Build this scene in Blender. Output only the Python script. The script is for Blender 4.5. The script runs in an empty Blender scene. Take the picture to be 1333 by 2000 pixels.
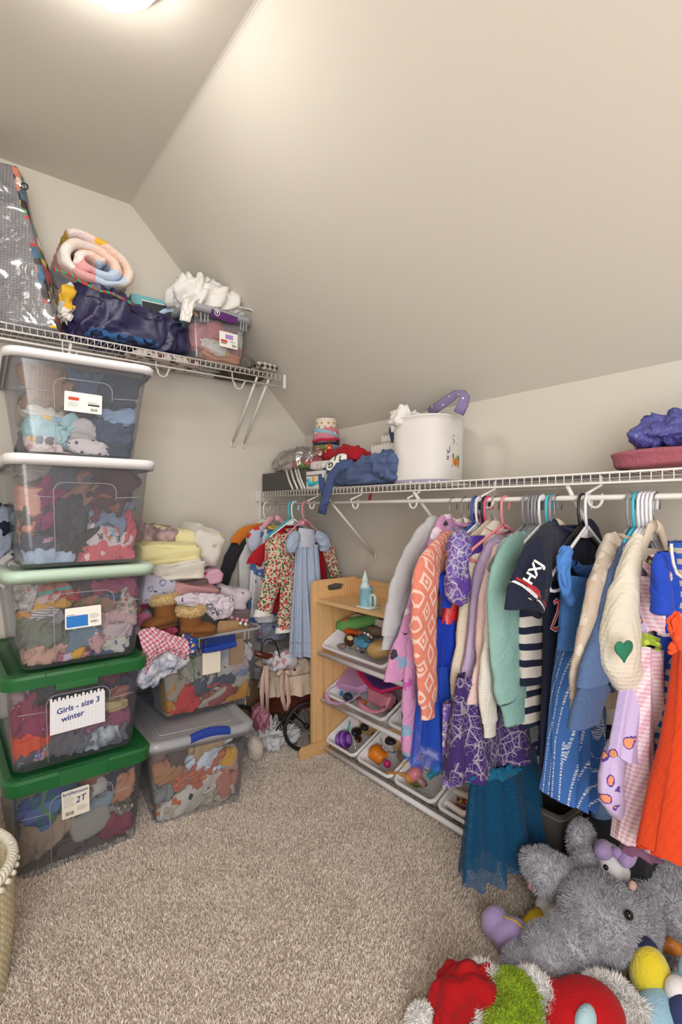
import bpy, math, random
import numpy as np
from mathutils import Vector as V, Matrix, noise as NZ, Euler
SC = bpy.context.scene
COL = SC.collection
R = math.radians
# ------------------------------------------------------------------ camera
TH = R(38.2); FS, FC = math.sin(TH), math.cos(TH); CAMZ = 1.2
cam = bpy.data.cameras.new('camera'); camo = bpy.data.objects.new('camera', cam); COL.objects.link(camo)
cam.sensor_fit = 'HORIZONTAL'; cam.sensor_width = 24.0; cam.lens = 24.0*1000/1333
cam.clip_start = .02; cam.shift_y = -3/1333
camo.location = (0, 0, CAMZ); camo.rotation_euler = (R(90), 0, -TH)
SC.camera = camo
SC.cycles.transparent_max_bounces = 32
SC.view_settings.view_transform = 'Standard'; SC.view_settings.look = 'None'
SC.view_settings.gamma = 1; SC.view_settings.use_curve_mapping = False
SC.view_settings.exposure = 0.57
# ------------------------------------------------------------------ light (the dome lamp itself is built further down)
W = bpy.data.worlds.new('world'); SC.world = W; W.use_nodes = True
W.node_tree.nodes['Background'].inputs[0].default_value = (1, .95, .88, 1)
W.node_tree.nodes['Background'].inputs[1].default_value = 1.0
DOME_STRENGTH = 25.5
def area(name, loc, target, sx, sy, power, col):
    l = bpy.data.lights.new(name, 'AREA'); l.shape = 'RECTANGLE'; l.size = sx; l.size_y = sy
    l.energy = power; l.color = col
    o = bpy.data.objects.new(name, l); COL.objects.link(o); o.location = loc
    o.rotation_euler = (V(target)-V(loc)).to_track_quat('-Z', 'Y').to_euler(); return o
area('added_fill_light', (-.55, -1.15, 1.35), (.9, 1.3, 1.1), 1.3, 1.9, 50, (1, .985, .97))  # added soft fill lamp behind the camera, stands for no known source

def at(px, py, **k):
    """world point of the photograph's pixel on a plane x=, y= or z= (or at a distance d=)"""
    u = (px-666.5)/1000; v = (997-py)/1000
    rx, ry, rz = FS+u*FC, FC-u*FS, v
    d = k['x']/rx if 'x' in k else k['y']/ry if 'y' in k else (k['z']-CAMZ)/rz if 'z' in k else k['d']
    return V((d*rx, d*ry, CAMZ+d*rz))
# ------------------------------------------------------------------ colours and materials
def lin(h):
    if not isinstance(h, str): return tuple(h)+(1,)
    h = h.lstrip('#'); o = []
    for i in (0, 2, 4):
        c = int(h[i:i+2], 16)/255; o.append(c/12.92 if c <= .04045 else ((c+.055)/1.055)**2.4)
    return tuple(o)+(1,)
MATS = {}
class NB:
    def __init__(s, name):
        s.m = bpy.data.materials.new(name); s.m.use_nodes = True; s.t = s.m.node_tree; s.n = s.t.nodes
        s.b = s.n['Principled BSDF']; s.out = s.n['Material Output']
    def new(s, ty, **k):
        n = s.n.new(ty)
        for a, v in k.items():
            if a.startswith('i_'):
                key = a[2:]; key = int(key) if key.isdigit() else key.replace('_', ' ')
                n.inputs[key].default_value = v
            else: setattr(n, a, v)
        return n
    def link(s, a, b): s.t.links.new(a, b)
    def math(s, op, a, b=None, c=None):
        n = s.new('ShaderNodeMath', operation=op)
        for i, x in enumerate((a, b, c)):
            if x is None: continue
            if isinstance(x, (int, float)): n.inputs[i].default_value = x
            else: s.link(x, n.inputs[i])
        return n.outputs[0]
    def mix(s, f, a, b):
        n = s.new('ShaderNodeMix', data_type='RGBA')
        for i, x in ((0, f), (6, a), (7, b)):
            if isinstance(x, (int, float, tuple)): n.inputs[i].default_value = x
            else: s.link(x, n.inputs[i])
        return n.outputs[2]
    def ramp(s, fac, cols, const=False, pos=None):
        n = s.new('ShaderNodeValToRGB'); r = n.color_ramp; r.interpolation = 'CONSTANT' if const else 'LINEAR'
        k = len(cols)
        while len(r.elements) < k: r.elements.new(.5)
        for i, c in enumerate(cols):
            r.elements[i].position = pos[i] if pos else (i/k if const else i/max(1, k-1)); r.elements[i].color = c
        s.link(fac, n.inputs[0]); return n.outputs[0]
    def coord(s, rot=(0, 0, 0)):
        tc = s.new('ShaderNodeTexCoord'); mp = s.new('ShaderNodeMapping'); mp.inputs['Rotation'].default_value = rot
        s.link(tc.outputs['Object'], mp.inputs[0]); return mp.outputs[0]
    def noise(s, co, sc, det=2, rough=.5, dist=0):
        n = s.new('ShaderNodeTexNoise'); n.inputs['Scale'].default_value = sc; n.inputs['Detail'].default_value = det
        n.inputs['Roughness'].default_value = rough; n.inputs['Distortion'].default_value = dist
        s.link(co, n.inputs['Vector']); return n.outputs['Fac']
    def vor(s, co, sc, feat='F1', rnd=1):
        n = s.new('ShaderNodeTexVoronoi', feature=feat); n.inputs['Scale'].default_value = sc
        if 'Randomness' in n.inputs: n.inputs['Randomness'].default_value = rnd
        s.link(co, n.inputs['Vector']); return n
    def bump(s, h, strength=.3, dist=.002):
        n = s.new('ShaderNodeBump'); n.inputs['Strength'].default_value = strength; n.inputs['Distance'].default_value = dist
        s.link(h, n.inputs['Height']); s.link(n.outputs[0], s.b.inputs['Normal'])

def plain(name, col, rough=.5, metal=0, bump=0, bs=200, spec=.5, coat=0, var=0):
    if name in MATS: return MATS[name]
    b = NB(name); b.b.inputs['Base Color'].default_value = lin(col); b.b.inputs['Roughness'].default_value = rough
    b.b.inputs['Metallic'].default_value = metal; b.b.inputs['Specular IOR Level'].default_value = spec
    b.b.inputs['Coat Weight'].default_value = coat
    co = b.coord()
    nz = b.noise(co, bs, 3)
    if bump: b.bump(nz, bump)
    v = var or .04
    c = lin(col); b.link(b.mix(nz if var else b.noise(co, 6, 3), tuple(x*(1-v) for x in c[:3])+(1,), tuple(min(1, x*(1+v)) for x in c[:3])+(1,)), b.b.inputs['Base Color'])
    MATS[name] = b.m; return b.m

def fab(col, pat=None, cols=(), sc=40, rot=(0, 0, 0), rough=.85, thr=.3, sheen=.06, shine=0, wr=.5, alpha=1, knit=0):
    """procedural cloth: base colour, printed pattern, weave and fine wrinkles"""
    key = repr((col, pat, tuple(cols), sc, rot, rough, thr, shine, wr, alpha, knit))
    if key in MATS: return MATS[key]
    b = NB('fabric'); P = b.b.inputs; co = b.coord(rot); base = lin(col); cc = [lin(c) for c in cols]
    sep = b.new('ShaderNodeSeparateXYZ'); b.link(co, sep.inputs[0]); X0, Y, Z = sep.outputs; X = b.math('ADD', X0, b.math('MULTIPLY', Y, .75))
    wob = b.math('MULTIPLY', b.noise(co, 7, 2), min(1, 30/sc))
    fine = b.noise(co, 900, 2)
    out = b.mix(fine, tuple(x*.86 for x in base[:3])+(1,), tuple(min(1, x*1.1) for x in base[:3])+(1,))
    def band(ax, s, duty=.5):
        return b.math('LESS_THAN', b.math('FRACT', b.math('ADD', b.math('MULTIPLY', ax, s), b.math('MULTIPLY', wob, .5))), duty)
    if pat == 'stripe':
        out = b.mix(band(Z, sc, thr), out, cc[0])
    elif pat == 'vstripe':
        out = b.mix(band(X, sc, thr), out, cc[0])
    elif pat == 'gingham':
        f = b.math('MULTIPLY', b.math('ADD', band(X, sc), band(Z, sc)), .5); out = b.mix(f, out, cc[0])
    elif pat == 'plaid':
        out = b.mix(b.math('MULTIPLY', band(X, sc), .6), out, cc[0]); out = b.mix(b.math('MULTIPLY', band(Z, sc*.8), .5), out, cc[1 % len(cc)])
        out = b.mix(b.math('MULTIPLY', band(X, sc*.5, .12), .8), out, cc[-1])
    elif pat in ('dots', 'floral', 'spots'):
        v = b.vor(co, sc, rnd=.25 if pat == 'dots' else 1)
        d = v.outputs['Distance']
        if pat != 'dots':
            nn = b.noise(co, sc*3, 2); d = b.math('ADD', b.math('MULTIPLY', d, .72), b.math('MULTIPLY', b.math('SUBTRACT', nn, .5), .4))
        m = b.math('LESS_THAN', d, thr)
        if len(cc) > 1:
            sp = b.new('ShaderNodeSeparateColor'); b.link(v.outputs['Color'], sp.inputs[0]); c2 = b.ramp(sp.outputs[0], cc, True)
        else: c2 = cc[0]
        out = b.mix(m, out, c2)
    elif pat == 'vines':
        v = b.vor(co, sc, 'DISTANCE_TO_EDGE'); m = b.math('LESS_THAN', v.outputs['Distance'], thr*.3)
        v2 = b.vor(co, sc*2.3, 'DISTANCE_TO_EDGE'); m2 = b.math('LESS_THAN', v2.outputs['Distance'], thr*.16)
        m = b.math('MULTIPLY', b.math('MAXIMUM', m, m2), b.math('GREATER_THAN', b.noise(co, sc*.5, 1), .42)); out = b.mix(m, out, cc[0])
    elif pat == 'sketch':      # line drawn flowers
        v = b.vor(co, sc); nn = b.noise(co, sc*2.2, 2); d = b.math('ADD', v.outputs['Distance'], b.math('MULTIPLY', nn, .5))
        m = b.math('LESS_THAN', b.math('ABSOLUTE', b.math('SUBTRACT', d, thr+.2)), .035)
        if len(cc) > 1:
            sp = b.new('ShaderNodeSeparateColor'); b.link(v.outputs['Color'], sp.inputs[0])
            out = b.mix(b.math('LESS_THAN', d, thr+.2), out, b.ramp(sp.outputs[0], cc[1:], True))
        out = b.mix(m, out, cc[0])
    elif pat == 'mottle':
        out = b.mix(.92, out, b.ramp(b.noise(co, sc, 3, .5, .4), [base]+cc))
    elif pat == 'patch':
        v = b.vor(co, sc); sp = b.new('ShaderNodeSeparateColor'); b.link(v.outputs['Color'], sp.inputs[0])
        out = b.ramp(sp.outputs[0], [base]+cc, True)
    elif pat == 'diamond':
        a1 = b.math('ABSOLUTE', b.math('SUBTRACT', b.math('FRACT', b.math('MULTIPLY', X, sc)), .5))
        a2 = b.math('ABSOLUTE', b.math('SUBTRACT', b.math('FRACT', b.math('MULTIPLY', Z, sc*.62)), .5))
        d = b.math('ADD', b.math('MULTIPLY', a1, 1.2), a2)
        m = b.math('LESS_THAN', b.math('ABSOLUTE', b.math('SUBTRACT', d, .3)), .07); m2 = b.math('LESS_THAN', d, .1)
        m3 = b.math('MULTIPLY', b.math('GREATER_THAN', d, .72), b.math('LESS_THAN', d, .86))
        out = b.mix(b.math('MAXIMUM', b.math('MAXIMUM', m, m2), m3), out, cc[0])
    elif pat == 'sequin':
        m = b.math('MULTIPLY', b.math('LESS_THAN', b.math('FRACT', b.math('MULTIPLY', X, sc*1.1)), .2), b.math('LESS_THAN', b.math('FRACT', b.math('ADD', b.math('MULTIPLY', Z, sc*2.6), b.math('MULTIPLY', b.noise(co, 60, 1), 3.0))), .5))
        out = b.mix(m, out, cc[0])
    elif pat == 'glitter':
        v = b.vor(co, sc*3); m = b.math('LESS_THAN', v.outputs['Distance'], thr); out = b.mix(m, out, cc[0])
    elif pat == 'heather':
        out = b.mix(b.math('MULTIPLY', b.noise(co, sc, 4, .7), .9), out, cc[0])
    elif pat == 'ombre':
        mr = b.new('ShaderNodeMapRange'); b.link(Z, mr.inputs[0]); mr.inputs[1].default_value = -sc; mr.inputs[2].default_value = 0
        out = b.mix(mr.outputs[0], cc[0], out)
    b.link(out, P['Base Color'])
    P['Roughness'].default_value = rough if not shine else .32
    P['Specular IOR Level'].default_value = .2 if not shine else .7
    P['Sheen Weight'].default_value = sheen if not shine else 0
    cr = b.math('ABSOLUTE', b.math('SUBTRACT', b.noise(co, 26, 2, .5, 1.4), .5))
    h = b.math('ADD', b.math('MULTIPLY', b.math('ADD', b.noise(co, 55, 3, .6, .6), b.math('MULTIPLY', cr, 2.6)), wr), b.math('MULTIPLY', fine, .12))
    if knit:
        kz = b.math('SINE', b.math('MULTIPLY', Z, knit)); kx = b.math('SINE', b.math('MULTIPLY', X, knit*.8))
        h = b.math('ADD', h, b.math('MULTIPLY', b.math('ADD', kz, kx) if knit > 0 else kx, .10))
    b.bump(h, .55, .006)
    if alpha < 1: P['Alpha'].default_value = alpha
    MATS[key] = b.m; return b.m

def clear(name, haze, tint='#ffffff', rough=.12, gloss=.10):
    """clear or milky plastic: mostly see-through, a little white haze, a surface gloss"""
    if name in MATS: return MATS[name]
    b = NB(name); c = lin(tint); b.n.remove(b.b)
    tr = b.new('ShaderNodeBsdfTransparent'); tr.inputs[0].default_value = c
    di = b.new('ShaderNodeBsdfDiffuse'); di.inputs[0].default_value = tuple(x*.86 for x in c[:3])+(1,)
    tl = b.new('ShaderNodeBsdfTranslucent'); tl.inputs[0].default_value = tuple(x*.86 for x in c[:3])+(1,)
    dm = b.new('ShaderNodeMixShader'); dm.inputs[0].default_value = .45; b.link(di.outputs[0], dm.inputs[1]); b.link(tl.outputs[0], dm.inputs[2])
    m1 = b.new('ShaderNodeMixShader'); m1.inputs[0].default_value = haze; b.link(tr.outputs[0], m1.inputs[1]); b.link(dm.outputs[0], m1.inputs[2])
    gl = b.new('ShaderNodeBsdfGlossy'); gl.inputs['Roughness'].default_value = rough
    fr = b.new('ShaderNodeLayerWeight'); fr.inputs[0].default_value = .35
    f = b.math('MULTIPLY_ADD', fr.outputs['Fresnel'], .32, gloss*.3)
    bp = b.new('ShaderNodeBump'); bp.inputs['Strength'].default_value = .15; bp.inputs['Distance'].default_value = .004
    b.link(b.noise(b.coord(), 9, 2), bp.inputs['Height']); b.link(bp.outputs[0], gl.inputs['Normal'])
    m2 = b.new('ShaderNodeMixShader'); b.link(f, m2.inputs[0]); b.link(m1.outputs[0], m2.inputs[1]); b.link(gl.outputs[0], m2.inputs[2])
    b.link(m2.outputs[0], b.out.inputs[0]); MATS[name] = b.m; return b.m

def wood(name, c1, c2, sc=1, axis=2):
    if name in MATS: return MATS[name]
    b = NB(name); tc = b.new('ShaderNodeTexCoord'); mp = b.new('ShaderNodeMapping')
    s = [60*sc, 60*sc, 60*sc]; s[axis] = 1.2*sc; mp.inputs['Scale'].default_value = s
    b.link(tc.outputs['Object'], mp.inputs[0])
    n1 = b.noise(mp.outputs[0], 1.6, 4, .6, .3)
    b.link(b.ramp(n1, [lin(c2), lin(c1), lin(c1)], pos=[.3, .5, 1]), b.b.inputs['Base Color'])
    b.b.inputs['Roughness'].default_value = .42; b.bump(n1, .08, .001); MATS[name] = b.m; return b.m

# ------------------------------------------------------------------ mesh helpers
class M:
    def __init__(s): s.v = []; s.f = []
    def add(s, vs, fs):
        o = len(s.v); s.v += [tuple(v) for v in vs]; s.f += [tuple(i+o for i in f) for f in fs]; return s
    def box(s, a, b, rot=None, c=None):
        (x0, y0, z0), (x1, y1, z1) = a, b
        vs = [V((x, y, z)) for z in (z0, z1) for x, y in ((x0, y0), (x1, y0), (x1, y1), (x0, y1))]
        if rot is not None:
            c = V(c) if c is not None else (V(a)+V(b))/2
            m = rot if isinstance(rot, Matrix) else Euler(rot).to_matrix(); vs = [m@(v-c)+c for v in vs]
        return s.add(vs, [(3, 2, 1, 0), (4, 5, 6, 7), (0, 1, 5, 4), (1, 2, 6, 5), (2, 3, 7, 6), (3, 0, 4, 7)])
    def loft(s, rings, closed=True, cap0=True, cap1=True):
        n = len(rings[0]); vs = [p for r in rings for p in r]; fs = []
        for i in range(len(rings)-1):
            for j in range(n if closed else n-1):
                k = (j+1) % n; fs.append((i*n+j, i*n+k, (i+1)*n+k, (i+1)*n+j))
        if closed and cap0: fs.append(tuple(reversed(range(n))))
        if closed and cap1: fs.append(tuple((len(rings)-1)*n+j for j in range(n)))
        return s.add(vs, fs)
    def tube(s, pts, r, seg=8, closed=False, flat=1.0, up=None):
        pts = [V(p) for p in pts]; n = len(pts); rings = []; prev = None
        for i, p in enumerate(pts):
            a = pts[(i-1) % n] if (closed or i > 0) else p; b = pts[(i+1) % n] if (closed or i < n-1) else p
            t = (b-a).normalized()
            if up is not None: n1 = V(up)
            else:
                n1 = prev if prev is not None else (V((0, 0, 1)) if abs(t.z) < .9 else V((1, 0, 0)))
            n1 = (n1-t*n1.dot(t)); n1 = n1.normalized() if n1.length > 1e-6 else t.orthogonal().normalized()
            prev = n1; n2 = t.cross(n1); rr = r[i] if isinstance(r, (list, tuple)) else r
            rings.append([p+n1*math.cos(2*math.pi*k/seg)*rr*flat+n2*math.sin(2*math.pi*k/seg)*rr for k in range(seg)])
        if closed: rings.append(rings[0]); return s.loft(rings, cap0=False, cap1=False)
        return s.loft(rings)
    def lathe(s, prof, c=(0, 0, 0), seg=24, sy=1, cap0=False, cap1=False):
        return s.loft([[(c[0]+r*math.cos(2*math.pi*k/seg), c[1]+sy*r*math.sin(2*math.pi*k/seg), c[2]+z) for k in range(seg)] for r, z in prof], cap0=cap0, cap1=cap1)
    def ball(s, c, r, seg=20, rings=12, rot=None):
        r = (r, r, r) if isinstance(r, (int, float)) else r; m = Euler(rot).to_matrix() if rot is not None else None; rr = []
        for i in range(rings+1):
            a = -math.pi/2+math.pi*i/rings; q = max(math.cos(a), .001)
            ring = [V((r[0]*q*math.cos(2*math.pi*k/seg), r[1]*q*math.sin(2*math.pi*k/seg), r[2]*math.sin(a))) for k in range(seg)]
            rr.append([((m@p) if m else p)+V(c) for p in ring])
        return s.loft(rr)
    def xf(s, mat): s.v = [tuple(mat@V(v)) for v in s.v]; return s
    def disp(s, fn): s.v = [tuple(fn(V(v))) for v in s.v]; return s
    def grid(s, nu, nv, fn):
        vs = [fn(i/(nu-1), j/(nv-1)) for j in range(nv) for i in range(nu)]
        return s.add(vs, [(j*nu+i, j*nu+i+1, (j+1)*nu+i+1, (j+1)*nu+i) for j in range(nv-1) for i in range(nu-1)])

ROOTM = {}
def rootm(p): return ROOTM.get(p.name) if p is not None else None
def mk(name, m, mat, parent=None, smooth=True, world=True, thick=0, kind=None, label=None, sub=0, bevel=0):
    me = bpy.data.meshes.new(name); vs = m.v; rm = rootm(parent)
    if rm is not None and world: inv = rm.inverted(); vs = [tuple(inv@V(v)) for v in vs]
    me.from_pydata(vs, [], m.f); me.update()
    if smooth:
        me.polygons.foreach_set('use_smooth', [True]*len(me.polygons))
        if smooth == 'auto': me.set_sharp_from_angle(angle=R(38))
    if mat: me.materials.append(mat)
    o = bpy.data.objects.new(name, me); COL.objects.link(o)
    if parent is not None: o.parent = parent; ROOTM[o.name] = rm
    if bevel:
        q = o.modifiers.new('bevel', 'BEVEL'); q.width = bevel; q.segments = 2; q.limit_method = 'ANGLE'
    if sub: q = o.modifiers.new('sub', 'SUBSURF'); q.levels = q.render_levels = sub
    if thick: q = o.modifiers.new('solid', 'SOLIDIFY'); q.thickness = thick; q.offset = 0
    if kind: o['kind'] = kind
    if label: o['label'] = label
    return o
def thing(name, label, cat, loc=(0, 0, 0), rz=0, group=None, rot=None):
    o = bpy.data.objects.new(name, None); COL.objects.link(o); o.empty_display_size = .05
    o.location = loc; o.rotation_euler = rot or (0, 0, rz)
    o['label'] = label; o['category'] = cat
    if group: o['group'] = group
    ROOTM[o.name] = Matrix.LocRotScale(V(loc), Euler(o.rotation_euler), None); return o
def single(name, m, mat, label, cat, group=None, loc=None, **k):
    """a thing that is one mesh; its origin goes to the mesh's own centre"""
    if loc is None:
        a = np.array(m.v); c = (a.min(0)+a.max(0))/2; loc = V((c[0], c[1], a[:, 2].min()))
        m.v = [tuple(V(v)-loc) for v in m.v]
    o = mk(name, m, mat, None, **k); o.location = loc; o['label'] = label; o['category'] = cat
    ROOTM[o.name] = Matrix.Translation(V(loc))
    if group: o['group'] = group
    return o
def struct(name, m, mat, parent=None, **k):
    o = mk(name, m, mat, parent, **k)
    if parent is None: o['kind'] = 'structure'
    return o
def text(parent, s, size, loc, mat, rotm=None, name='lettering', shear=0, bold=0, align='CENTER'):
    c = bpy.data.curves.new(name, 'FONT'); c.body = s; c.size = size; c.extrude = .0002; c.offset = bold; c.shear = shear; c.resolution_u = 3
    c.align_x = align; c.align_y = 'CENTER'
    tmp = bpy.data.objects.new('tmp', c); me = bpy.data.meshes.new_from_object(tmp); bpy.data.objects.remove(tmp); bpy.data.curves.remove(c)
    me.name = name; me.materials.clear(); me.materials.append(mat)
    w = Matrix.Translation(V(loc))@(rotm or Matrix.Rotation(R(90), 4, 'X')); rm = rootm(parent)
    me.transform(rm.inverted()@w if rm is not None else w)
    o = bpy.data.objects.new(name, me); COL.objects.link(o); o.parent = parent; ROOTM[o.name] = rm; return o
def rrect(w, d, r, z, c=(0, 0), n=5):
    out = []
    for sx, sy, a0 in ((1, 1, 0), (-1, 1, 90), (-1, -1, 180), (1, -1, 270)):
        for k in range(n+1):
            a = R(a0+90*k/n); out.append((c[0]+sx*(w/2-r)+r*math.cos(a), c[1]+sy*(d/2-r)+r*math.sin(a), z))
    return out
def fbm(p, o=3): return NZ.fractal(p, 1.0, 2.1, o)
def ridge(p): return 1-abs(NZ.noise(p))*2.2
def sp(x, e): return math.copysign(abs(x)**e, x)
def fold(p, o, k, ang, st=4.0):
    """rounded folds with sharp valleys, long in one direction"""
    c, n = math.cos(ang), math.sin(ang); a, b = p.x*c+p.z*n, -p.x*n+p.z*c
    q = V((a*k/st, p.y*k*.8, b*k))+o; w = NZ.noise_vector(q*.8); q = q+V((w.x*.5, w.y*.5, w.z*.9))
    f = abs(NZ.noise(q))*1.7; q2 = q*2.3+V((5, 2, 9)); f2 = abs(NZ.noise(q2+NZ.noise_vector(q2*.6)*.5))*1.5
    return min(f, .9)+.5*min(f2, .8)-.55
def blob(w, d, h, seed=0, amp=.16, fq=1.0, style='crumple', nu=60, nv=34, layers=4, e=.62, lean=(0, 0)):
    """a crumpled, folded or rolled garment lying about its own centre"""
    m = M(); o = V((seed*7.31, seed*3.17, seed*1.93)); s = max(min(w, h, d), .02); k = fq*1.5/s; rings = []
    ang = (seed*2.399) % 2.4-1.2; kk = fq*1.3/.042
    for j in range(nv+1):
        a = -math.pi/2+math.pi*j/nv; ca, sa = max(math.cos(a), 1e-3), math.sin(a); ring = []
        for i in range(nu):
            b = 2*math.pi*i/nu
            n = V((sp(ca*math.cos(b), e), sp(ca*math.sin(b), e), sp(sa, e if style != 'stack' else .45)))
            p = V((n.x*w/2, n.y*d/2, n.z*h/2))
            if style == 'crumple': f = fold(p, o, kk, ang)*amp*1.25+fbm(p*(4/s)*.25+o)*amp*.8
            elif style == 'stack':
                q = p*5+o; L = (p.z/h+.5)*layers+fbm(q)*.35
                fr = L-math.floor(L); f = (math.sin(math.pi*max(min(fr, 1), 0))**.45-.75)*amp*.9*(1-abs(n.z)**6)+fbm(q*1.6)*amp*.5+fold(p, o, kk*.6, 0)*amp*.25
            else:   # roll: long soft folds round the length
                f = fold(p, o, kk*.8, .12, 5)*amp*.9+fbm(p*12+o)*amp*.5
            g = n.normalized(); p = p+g*f*s
            wv = NZ.noise_vector(V((p.x/w*1.7, p.y/d, p.z/h*1.7))+o*1.3); p = p+V((wv.x*w*.10, wv.y*d*.05, wv.z*h*.16))*(1.2 if style == 'crumple' else .8)
            p.x += lean[0]*p.z; ring.append(p)
        rings.append(ring)
    return m.loft(rings)
# ------------------------------------------------------------------ room shell
XR, YB, XL, YF = 1.752, 2.58, -1.25, -1.3       # right knee wall, back wall, left wall, front wall behind the camera
KZ, CZ, XE = 1.651, 2.682, .734                  # knee wall height, flat ceiling height, where flat ceiling meets the slope
def wallmat():
    b = NB('beige_wall_paint'); co = b.coord(); b.b.inputs['Roughness'].default_value = .78; b.b.inputs['Specular IOR Level'].default_value = .25
    b.link(b.mix(b.noise(co, 1.3, 3), lin('#cfc9be'), lin('#d3cdc3')), b.b.inputs['Base Color'])
    b.bump(b.noise(co, 260, 3), .10, .0015); return b.m
WALL = wallmat(); WHITE = plain('white_enamel', '#e9e6e2', .35); BASEW = plain('white_trim_paint', '#e6e0d6', .4)
T_ = .08
# knee wall, back wall with a raked top, slope, flat ceiling: all solid slabs
struct('wall_right', M().box((XR, YF, 0), (XR+T_, YB+T_, KZ)), WALL, smooth=False)
pts = [(XL-T_, 0), (XR, 0), (XR, KZ), (XE, CZ), (XL-T_, CZ)]
m = M().loft([[(x, YB, z) for x, z in pts], [(x, YB+T_, z) for x, z in pts]]); struct('wall_back', m, WALL, smooth=False)
# slope with a softly rounded meeting with the flat ceiling
prof = [(XR+T_, KZ-T_*1.02)]
prof = [(XR+.0, KZ)]+[(XE+.012, CZ-.0122), (XE+.004, CZ-.0058), (XE-.004, CZ-.0018), (XE-.012, CZ-.0002)]
up = [(x+.05, z+.07) for x, z in prof]
prof = prof+up[::-1]
m = M().loft([[(x, YF, z) for x, z in prof], [(x, YB+.02, z) for x, z in prof]]); struct('ceiling_slope', m, WALL, smooth=False)
struct('ceiling', M().box((XL-T_, YF, CZ), (XE-.01, YB+.02, CZ+T_)), WALL, smooth=False)
struct('wall_left', M().box((XL-T_, YF, 0), (XL, YB, CZ)), WALL, smooth=False)
# front wall behind the camera with the open doorway the camera looks in from
m = M().box((XL, YF-T_, 0), (-1.05, YF, CZ)).box((-.1, YF-T_, 0), (XR, YF, CZ)).box((-1.05, YF-T_, 2.05), (-.1, YF, CZ)); struct('wall_front', m, WALL, smooth=False)
m = M().box((XL, YB-.015, 0), (XR, YB-.001, .09)).box((XL, YB-.011, .09), (XR, YB-.001, .1)); struct('baseboard_back', m, BASEW, smooth=False, bevel=.002)
m = M().box((XR-.015, YF, 0), (XR-.001, YB-.02, .09)).box((XR-.011, YF, .09), (XR-.001, YB-.02, .1)); struct('baseboard_right', m, BASEW, smooth=False, bevel=.002)
# floor and carpet pile
def carpetmat():
    b = NB('beige_carpet'); co = b.coord(); b.b.inputs['Roughness'].default_value = .95; b.b.inputs['Specular IOR Level'].default_value = .1
    b.b.inputs['Sheen Weight'].default_value = .2
    n = b.noise(co, 260, 2, .6); n2 = b.noise(co, 7, 3)
    c = b.ramp(n, [lin('#bba999'), lin('#e0d2c5'), lin('#efe4d9'), lin('#f4ece3')], pos=[.28, .45, .6, .75])
    b.link(b.mix(b.math('MULTIPLY', n2, .5), c, lin('#e0d2c5')), b.b.inputs['Base Color']); return b.m
CARP = carpetmat()
fl = struct('floor', M().box((XL, YF, -.05), (XR, YB, 0)), plain('carpet_backing', '#c4b3a3', .95), smooth=False)
rng = np.random.default_rng(5)
N = 260000
px = rng.uniform(-.45, 1.72, N*2); py = rng.uniform(.3, 2.55, N*2)
sx = px*FC-py*FS; sd = px*FS+py*FC
ok = (sd > .95) & (np.abs(sx) < .72*sd+.05) & ~((px > .2) & (px < .55) & (py > 1.96))
px, py, sd = px[ok][:N], py[ok][:N], sd[ok][:N]; n = len(px)
ph = rng.uniform(0, 2*np.pi, n); cl = np.array([NZ.noise(V((a*9, b*9, 0))) for a, b in zip(px, py)])
ln = rng.uniform(.008, .0145, n)*(1+.12*cl); wd = rng.uniform(.0009, .0016, n)*1.1
lx = rng.normal(0, .0042, n)+.0012*np.cos(cl*5); ly = rng.normal(0, .0042, n)+.0012*np.sin(cl*5)
cx, cy = np.cos(ph)*wd, np.sin(ph)*wd
z0 = np.zeros(n)-.001
vv = np.stack([np.stack([px-cx, py-cy, z0], 1), np.stack([px+cx, py+cy, z0], 1),
               np.stack([px-cx+lx*.4, py-cy+ly*.4, ln*.6], 1), np.stack([px+cx+lx*.4, py+cy+ly*.4, ln*.6], 1),
               np.stack([px+lx*1.3, py+ly*1.3, ln], 1)], 1).reshape(-1, 3)
def strips(name, verts, n, mat, parent):
    """n little three-triangle blades as one mesh"""
    b = np.arange(n)[:, None]*5
    q = np.concatenate([b+0, b+1, b+3, b+0, b+3, b+2, b+2, b+3, b+4], 1).reshape(-1)
    me = bpy.data.meshes.new(name); me.vertices.add(len(verts)); me.vertices.foreach_set('co', verts.astype(np.float32).ravel())
    nt = n*3; me.loops.add(nt*3); me.loops.foreach_set('vertex_index', q.astype(np.int32))
    me.polygons.add(nt); me.polygons.foreach_set('loop_start', (np.arange(nt)*3).astype(np.int32)); me.polygons.foreach_set('loop_total', np.full(nt, 3, np.int32))
    me.polygons.foreach_set('use_smooth', np.ones(nt, bool)); me.update(); me.materials.append(mat)
    o = bpy.data.objects.new(name, me); COL.objects.link(o); o.parent = parent; o['kind'] = 'stuff'; ROOTM[o.name] = rootm(parent); return o
strips('carpet_pile', vv, n, CARP, fl)

# ------------------------------------------------------------------ ceiling lamp
DL = (.345, 1.432)
lt = thing('ceiling_light', 'round white dome ceiling light on the flat ceiling at the top edge', 'light', (*DL, CZ))
mk('base_ring', M().lathe([(.155, 0), (.155, -.02), (.148, -.026), (.144, -.0265)], (*DL, CZ), 40), WHITE, lt)
b = NB('lit_lamp_glass'); b.b.inputs['Emission Color'].default_value = (1, .965, .91, 1); b.b.inputs['Emission Strength'].default_value = DOME_STRENGTH
b.b.inputs['Base Color'].default_value = (.9, .9, .9, 1)
mk('diffuser', M().lathe([(.142*math.cos(a), -.0265-.07*math.sin(a)) for a in [i*math.pi/20 for i in range(11)]], (*DL, CZ), 40), b.m, lt)

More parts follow.
